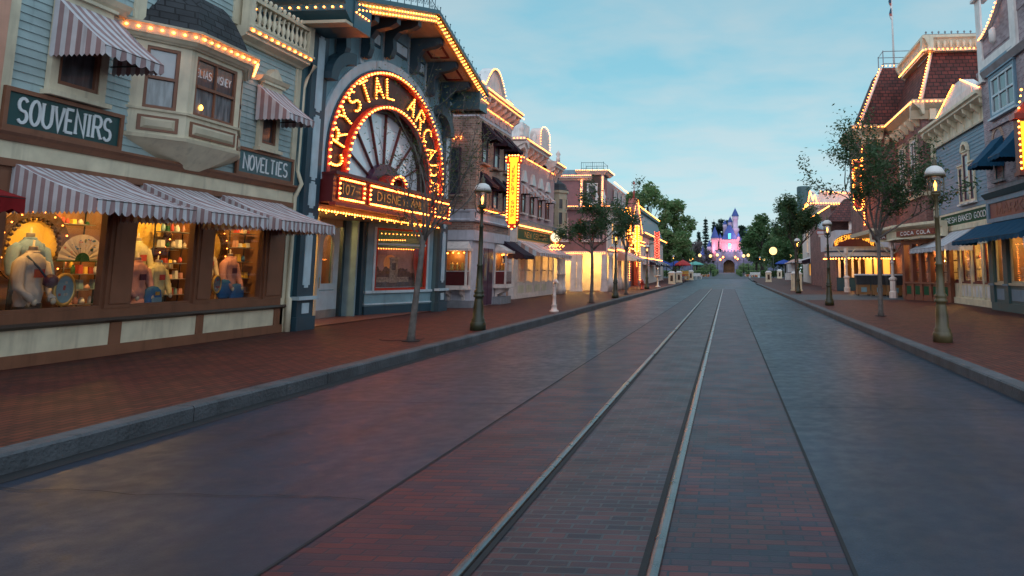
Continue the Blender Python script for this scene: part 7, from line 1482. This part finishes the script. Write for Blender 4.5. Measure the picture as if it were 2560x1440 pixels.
for h, w, d in ((0, .15, .07), (.05, .17, .09), (.22, .17, .09), (.32, .15, .08), (.38, .09, .05), (.4, .02, .01)): rings.append([(-10.08+d*cos(t), 11.92+w*(abs(sin(t))**.6)*(1 if sin(t) >= 0 else -1), .8+h) for t in [2*pi*k/n for k in range(n)]])
b.loft(rings, 'cloth_blue'); b.build('bag_body', S); b = MB(); b.box(-9.995, -9.975, 11.82, 12.02, .86, 1.0, 'tealmid'); b.box(-9.99, -9.97, 11.88, 11.96, 1.04, 1.1, 'gold'); b.build('pocket', S)
mannequin(-10.25, 14.05, 1.08, .98, 'shirtpink', 'mannequin in salmon sweatshirt in the right window', rz=.1); mannequin(-10.7, 14.0, 1.3, .8, 'shirtcream', 'half-hidden pale mannequin at the left of the right window')
# fan
S = thing('paper_fan', 'large open painted paper fan with green hub in left window', 'fan', (-10.3, 10.69, 1.62)); b = MB(); n = 24
for i in range(n):
    t0, t1 = pi*i/n, pi*(i+1)/n; e = .008*(i % 2)
    b.face([(WX+.05+e, 10.69+.1*cos(t0), 1.62+.1*sin(t0)), (WX+.05+e, 10.69+.42*cos(t0), 1.62+.42*sin(t0)), (WX+.05+.008-e, 10.69+.42*cos(t1), 1.62+.42*sin(t1)), (WX+.05+.008-e, 10.69+.1*cos(t1), 1.62+.1*sin(t1))], 'shirtcream')
q = random.Random(3)
for i in range(36):
    t = q.uniform(.15, 3.0); rr = q.uniform(.2, .38); y, z, s = 10.69+rr*cos(t), 1.62+rr*sin(t), q.uniform(.012, .03); b.face([(WX+.068, y-s, z), (WX+.068, y, z-s*.7), (WX+.068, y+s, z), (WX+.068, y, z+s*.7)], q.choice(['shirtpink', 'cloth_red', 'gold', 'green', 'cloth_blue']))
b.build('fan_leaf', S); b = MB(); [b.face([(WX+.066, 10.69, 1.62), (WX+.066, 10.69+.13*cos(pi*i/12), 1.62+.13*sin(pi*i/12)), (WX+.066, 10.69+.13*cos(pi*(i+1)/12), 1.62+.13*sin(pi*(i+1)/12))], 'green') for i in range(12)]; b.tube([(WX+.06, 10.25, 1.615), (WX+.06, 11.13, 1.615)], .01, 'green', 5); b.build('fan_hub', S)
# oval signs on stands
def oval(y, z, w, h, face, label):
    S = thing('oval_display', label, 'framed disc', (-10.1, y, .7)); b = MB(); n = 24
    b.loft([[(-10.05+d, y+w*k*cos(2*pi*i/n), z+h*k*sin(2*pi*i/n)) for i in range(n)] for k, d in ((1, -.02), (1, .02), (.84, .025), (.82, .0))], 'gold'); b.tube([(-10.06, y, .68), (-10.06, y, z-h)], .012, 'gold', 5); b.lathe((-10.06, y, .665), [(.08, 0), (.08, .015), (.01, .02)], 'gold', 10); b.build('frame', S)
    b = MB(); b.face([(-10.04, y+w*.84*cos(2*pi*i/n), z+h*.84*sin(2*pi*i/n)) for i in range(n)], face); q = random.Random(int(y*10))
    for i in range(6): a, c, s = y+q.uniform(-.5, .5)*w, z+q.uniform(-.5, .5)*h, .02; b.face([(-10.037, a-s, c-s), (-10.037, a+s, c-s), (-10.037, a+s, c+s), (-10.037, a-s, c+s)], q.choice(['cloth_red', 'shirtcream']))
    b.build('face', S)
oval(10.19, 1.18, .18, .25, 'tealmid', 'oval gold frame with teal face on stand in left window'); oval(13.45, 1.2, .12, .18, 'stonegrey', 'smaller oval frame with grey face in right window')
# cushions
for k, (y, z, w, lb) in enumerate(((13.76, 1.1, .19, 'blue cushion standing behind in the right window'), (14.14, 1.0, .2, 'front blue cushion in the right window'))):
    b = MB(); rings = []
    for j in range(9):
        t = pi*j/8-pi/2; rings.append([(-10.12-.05*k*0+.07*cos(t)*(abs(cos(a))**.7)*(1 if cos(a) > 0 else -1), y+w*cos(t)**.5*(abs(sin(a))**.7)*(1 if sin(a) > 0 else -1), z+w*1.05*sin(t)) for a in [2*pi*i/14 for i in range(14)]])
    b.loft(rings, 'cloth_blue'); o = b.build('cushion', loc=(-10.12, y, z-.17)); single(o, lb, 'cushion', 'blue cushions in the shop window')
# glowing round backdrops with toothed rims
def backdrop(y, z, rad, label):
    S = thing('round_backdrop', label, 'backdrop', (-11.0, y, z-rad)); b = MB(); n = 40; b.face([(-11.0, y+rad*.8*cos(2*pi*i/n), z+rad*.8*sin(2*pi*i/n)) for i in range(n)], 'yellowcloth'); b.build('disc', S)
    b = MB(); b.loft([[(-11.0+d, y+rad*k*cos(2*pi*i/n), z+rad*k*sin(2*pi*i/n)) for i in range(n)] for k, d in ((1.1, 0), (1.12, .05), (.84, .05), (.82, 0))], 'darkwood', caps=False, sm=False)
    for i in range(30):
        t = 2*pi*i/30; c, s = cos(t), sin(t); b.tube([(-10.95, y+rad*.84*c, z+rad*.84*s), (-10.95, y+rad*.74*c, z+rad*.74*s)], [.022, .03], 'darkwood', 5)
    b.build('toothed_rim', S); bulbs(S, [(-10.92, y+rad*cos(2*pi*i/36), z+rad*sin(2*pi*i/36)) for i in range(0, 36, 2)], .012)
backdrop(10.5, 1.85, .55, 'round golden toothed backdrop in the left window'); backdrop(14.35, 1.95, .5, 'round golden toothed backdrop in the right window'); backdrop(12.75, 2.25, .5, 'ornate round backdrop high in the middle window')
# shelves with wares
def shelves(x, y0, y1, zs, seed, label):
    S = thing('display_shelf', label, 'shelf', (x, (y0+y1)/2, .67), 'stocked display shelves'); b = MB(); q = random.Random(seed)
    for z in zs: b.box(x-.12, x+.12, y0, y1, z, z+.015, 'zinc')
    for y in (y0, y1): b.tube([(x-.1, y, .67), (x-.1, y, zs[-1]+.3)], .014, 'black', 5); b.ball((x-.1, y, zs[-1]+.33), .03, 'black', 6, 4)
    b.build('rack', S); cols = ['shirtcream', 'jarred', 'yellowcloth', 'cloth_blue', 'canvaswhite', 'salmon', 'tealmid', 'shirtpink', 'white', 'green', 'cloth_red']
    for z in zs:
        y = y0+.05
        while y < y1-.05:
            w = q.uniform(.025, .05); h = q.uniform(.05, .16); b = MB(); m_ = q.choice(cols)
            if q.random() < .5: b.lathe((x+.02, y, z+.015), [(w*.8, 0), (w, h*.3), (w*.8, h*.8), (w*.5, h*.85), (w*.55, h), (.002, h+.01)], m_, 8)
            else: b.plan([(x-.04, y-w), (x+.05, y-w), (x+.05, y+w), (x-.04, y+w)], z+.015, z+.015+h, m_, [(x-.03, y-w*.9), (x+.04, y-w*.9), (x+.04, y+w*.9), (x-.03, y+w*.9)])
            o = b.build('ware', S); y += w*2+q.uniform(.02, .07)
shelves(-10.75, 12.75, 13.45, (1.0, 1.3, 1.6, 1.9, 2.2), 1, 'black rack of small wares at the right of the middle window')
shelves(-10.45, 14.4, 14.88, (1.0, 1.3, 1.65, 1.95, 2.25), 2, 'shelf of ornaments at the right of the right window')
shelves(-10.8, 11.0, 11.6, (.9, 1.15, 1.4), 3, 'low shelf of boxes under the paper fan')
shelves(-10.6, 8.95, 9.35, (.9, 1.2, 1.5), 4, 'dim shelf at the far left of the left window')

shelves(-11.95, 9.0, 10.4, (1.1, 1.5, 1.9, 2.3), 11, 'tall wooden back-wall shelf of gifts in the left window')
shelves(-11.95, 11.2, 12.5, (1.1, 1.5, 1.9, 2.3), 12, 'tall back-wall shelf of gifts behind the middle window')
shelves(-11.95, 13.1, 14.6, (1.1, 1.5, 1.9, 2.3), 13, 'tall back-wall shelf of gifts behind the right window')
shelves(-10.7, 12.3, 12.9, (.85, 1.1), 14, 'small low shelf beside the blue backpack')
q = random.Random(51)
for k, (y, lb) in enumerate(((9.25, 'cream price card standing at the left end of the left window'), (10.42, 'cream price card beside the oval frame in the left window'), (12.3, 'cream price card at the right end of the middle window'), (14.2, 'cream price card beside the blue cushions'))):
    b = MB(); b.box(-9.99, -9.98, y, y+.12, .7, .84, 'white'); b.box(-9.978, -9.976, y+.02, y+.1, .78, .8, 'black'); single(b.build('price_card', loc=(-9.98, y, .68)), lb, 'card', 'price cards in the shop windows')
# ------------------------------------------------------------------ finish
flush_bulbs()
def lamp(name, loc, e, col=(1, .55, .2), size=.1, kind='POINT'):
    l = bpy.data.lights.new(name, kind); l.energy = e; l.color = col
    if kind == 'POINT': l.shadow_soft_size = size
    if kind == 'AREA': l.size = size
    o = bpy.data.objects.new(name, l); COL.objects.link(o); o.location = loc; return o
for (x, y, z, e) in ROOMLAMPS:
    lamp('ceiling_lamp', (x, y, z), e, (1, .56, .15), .06)
for p_, e_ in CASTLELAMPS: lamp('flood_lamp', p_, e_, (1, .55, .7), .3)
for (x, y, z, e) in SPOTS:
    o = lamp('display_spotlight', (x, y, z), e, (1, .56, .16), .1, 'SPOT'); o.data.spot_size = radians(125); o.data.spot_blend = .6; o.data.shadow_soft_size = .05
    o.rotation_euler = Vector((-1, .12, -.75)).to_track_quat('-Z', 'Y').to_euler()
# camera
cam = bpy.data.cameras.new('camera'); co = bpy.data.objects.new('camera', cam); COL.objects.link(co)
cam.sensor_width = 36; cam.lens = 1777/2560*36; cam.shift_x = .5-1680/2560; cam.shift_y = (440.9-720)/2560; cam.clip_end = 4000; cam.clip_start = .05
co.location = (0, 0, 1.45); co.rotation_euler = (radians(90+7.632), 0, radians(4.402))
SC.camera = co
# world: dusk sky under thin streaked cloud
w = bpy.data.worlds.new('World'); SC.world = w; w.use_nodes = True; nt = w.node_tree; N = nt.nodes.new; L = nt.links.new
bg = nt.nodes['Background']; out = nt.nodes['World Output']
sky = N('ShaderNodeTexSky'); sky.sky_type = 'NISHITA'; sky.sun_disc = False; sky.sun_elevation = radians(3); sky.sun_rotation = radians(200); sky.air_density = 1.2; sky.dust_density = 1.5; sky.ozone_density = 3
L(sky.outputs[0], bg.inputs['Color']); bg.inputs['Strength'].default_value = .06
tc = N('ShaderNodeTexCoord'); sp = N('ShaderNodeSeparateXYZ'); L(tc.outputs['Generated'], sp.inputs[0])
# cloud deck: project the view direction on a plane overhead
mz = N('ShaderNodeMath'); mz.operation = 'MAXIMUM'; mz.inputs[1].default_value = .0; L(sp.outputs['Z'], mz.inputs[0])
mz2 = N('ShaderNodeMath'); mz2.operation = 'ADD'; mz2.inputs[1].default_value = .09; L(mz.outputs[0], mz2.inputs[0])
dx = N('ShaderNodeMath'); dx.operation = 'DIVIDE'; L(sp.outputs['X'], dx.inputs[0]); L(mz2.outputs[0], dx.inputs[1])
dy = N('ShaderNodeMath'); dy.operation = 'DIVIDE'; L(sp.outputs['Y'], dy.inputs[0]); L(mz2.outputs[0], dy.inputs[1])
cb = N('ShaderNodeCombineXYZ'); L(dx.outputs[0], cb.inputs[0]); L(dy.outputs[0], cb.inputs[1])
mp = N('ShaderNodeMapping'); mp.inputs['Scale'].default_value = (1, 1.15, 1); mp.inputs['Rotation'].default_value = (0, 0, radians(28)); L(cb.outputs[0], mp.inputs['Vector'])
n1 = N('ShaderNodeTexNoise'); n1.inputs['Scale'].default_value = 2.3; n1.inputs['Detail'].default_value = 9; n1.inputs['Roughness'].default_value = .52; n1.inputs['Distortion'].default_value = .15; L(mp.outputs[0], n1.inputs['Vector'])
n2 = N('ShaderNodeTexNoise'); n2.inputs['Scale'].default_value = .55; n2.inputs['Detail'].default_value = 4; L(mp.outputs[0], n2.inputs['Vector'])
mm = N('ShaderNodeMath'); mm.operation = 'MULTIPLY_ADD'; mm.inputs[1].default_value = .55; L(n2.outputs['Fac'], mm.inputs[0])
m3 = N('ShaderNodeMath'); m3.operation = 'MULTIPLY'; m3.inputs[1].default_value = .6; L(n1.outputs['Fac'], m3.inputs[0]); L(m3.outputs[0], mm.inputs[2])
cl = N('ShaderNodeMapRange'); cl.inputs['From Min'].default_value = .44; cl.inputs['From Max'].default_value = .66; L(mm.outputs[0], cl.inputs['Value']); cl.inputs['To Max'].default_value = .9
# clear colour by height; the unseen zenith is brightened to light the facades
gr = N('ShaderNodeValToRGB'); e = gr.color_ramp.elements
e[0].position = 0; e[0].color = (.50, .74, .77, 1); e[1].position = 1; e[1].color = (.85, 1.1, 1.42, 1)
x = e.new(.12); x.color = (.40, .69, .77, 1); x = e.new(.28); x.color = (.24, .54, .67, 1); x = e.new(.5); x.color = (.17, .43, .58, 1); x = e.new(.60); x.color = (.2, .46, .60, 1); x = e.new(.74); x.color = (.6, .85, 1.05, 1)
L(sp.outputs['Z'], gr.inputs[0])
cc = N('ShaderNodeValToRGB'); e = cc.color_ramp.elements
e[0].position = 0; e[0].color = (.60, .76, .80, 1); e[1].position = .55; e[1].color = (.27, .43, .52, 1); L(sp.outputs['Z'], cc.inputs[0])
mx = N('ShaderNodeMixRGB'); L(cl.outputs[0], mx.inputs[0]); L(gr.outputs[0], mx.inputs[1]); L(cc.outputs[0], mx.inputs[2])
# unseen sky behind the camera, brightened to light the facades
ny = N('ShaderNodeMapRange'); ny.inputs['From Min'].default_value = .25; ny.inputs['From Max'].default_value = -.7; L(sp.outputs['Y'], ny.inputs['Value'])
mw = N('ShaderNodeMixRGB'); mw.inputs[2].default_value = (1.0, 1.12, 1.3, 1); L(ny.outputs[0], mw.inputs[0]); L(mx.outputs[0], mw.inputs[1]); mx = mw
# gradient and cloud sky, mixed over a faint physical sky
b2 = N('ShaderNodeBackground'); L(mx.outputs[0], b2.inputs['Color']); b2.inputs['Strength'].default_value = SKYS
ms = N('ShaderNodeMixShader'); ms.inputs[0].default_value = .88; L(bg.outputs[0], ms.inputs[1]); L(b2.outputs[0], ms.inputs[2]); L(ms.outputs[0], out.inputs['Surface'])
s = bpy.data.lights.new('sun', 'SUN'); s.energy = .12; s.angle = radians(25); s.color = (1, .8, .66); so = bpy.data.objects.new('sun', s); COL.objects.link(so); so.rotation_euler = (radians(70), 0, radians(-20))
SC.view_settings.view_transform = 'Standard'; SC.view_settings.look = 'None'; SC.view_settings.exposure = .22; SC.view_settings.gamma = 1
cy = SC.cycles; cy.use_denoising = True; cy.sample_clamp_indirect = 3; cy.max_bounces = 6; cy.diffuse_bounces = 2; cy.glossy_bounces = 3; cy.transparent_max_bounces = 12; cy.use_light_tree = True; cy.caustics_reflective = False; cy.caustics_refractive = False
for o in list(bpy.data.objects):
    if '_l' in o: del o['_l']
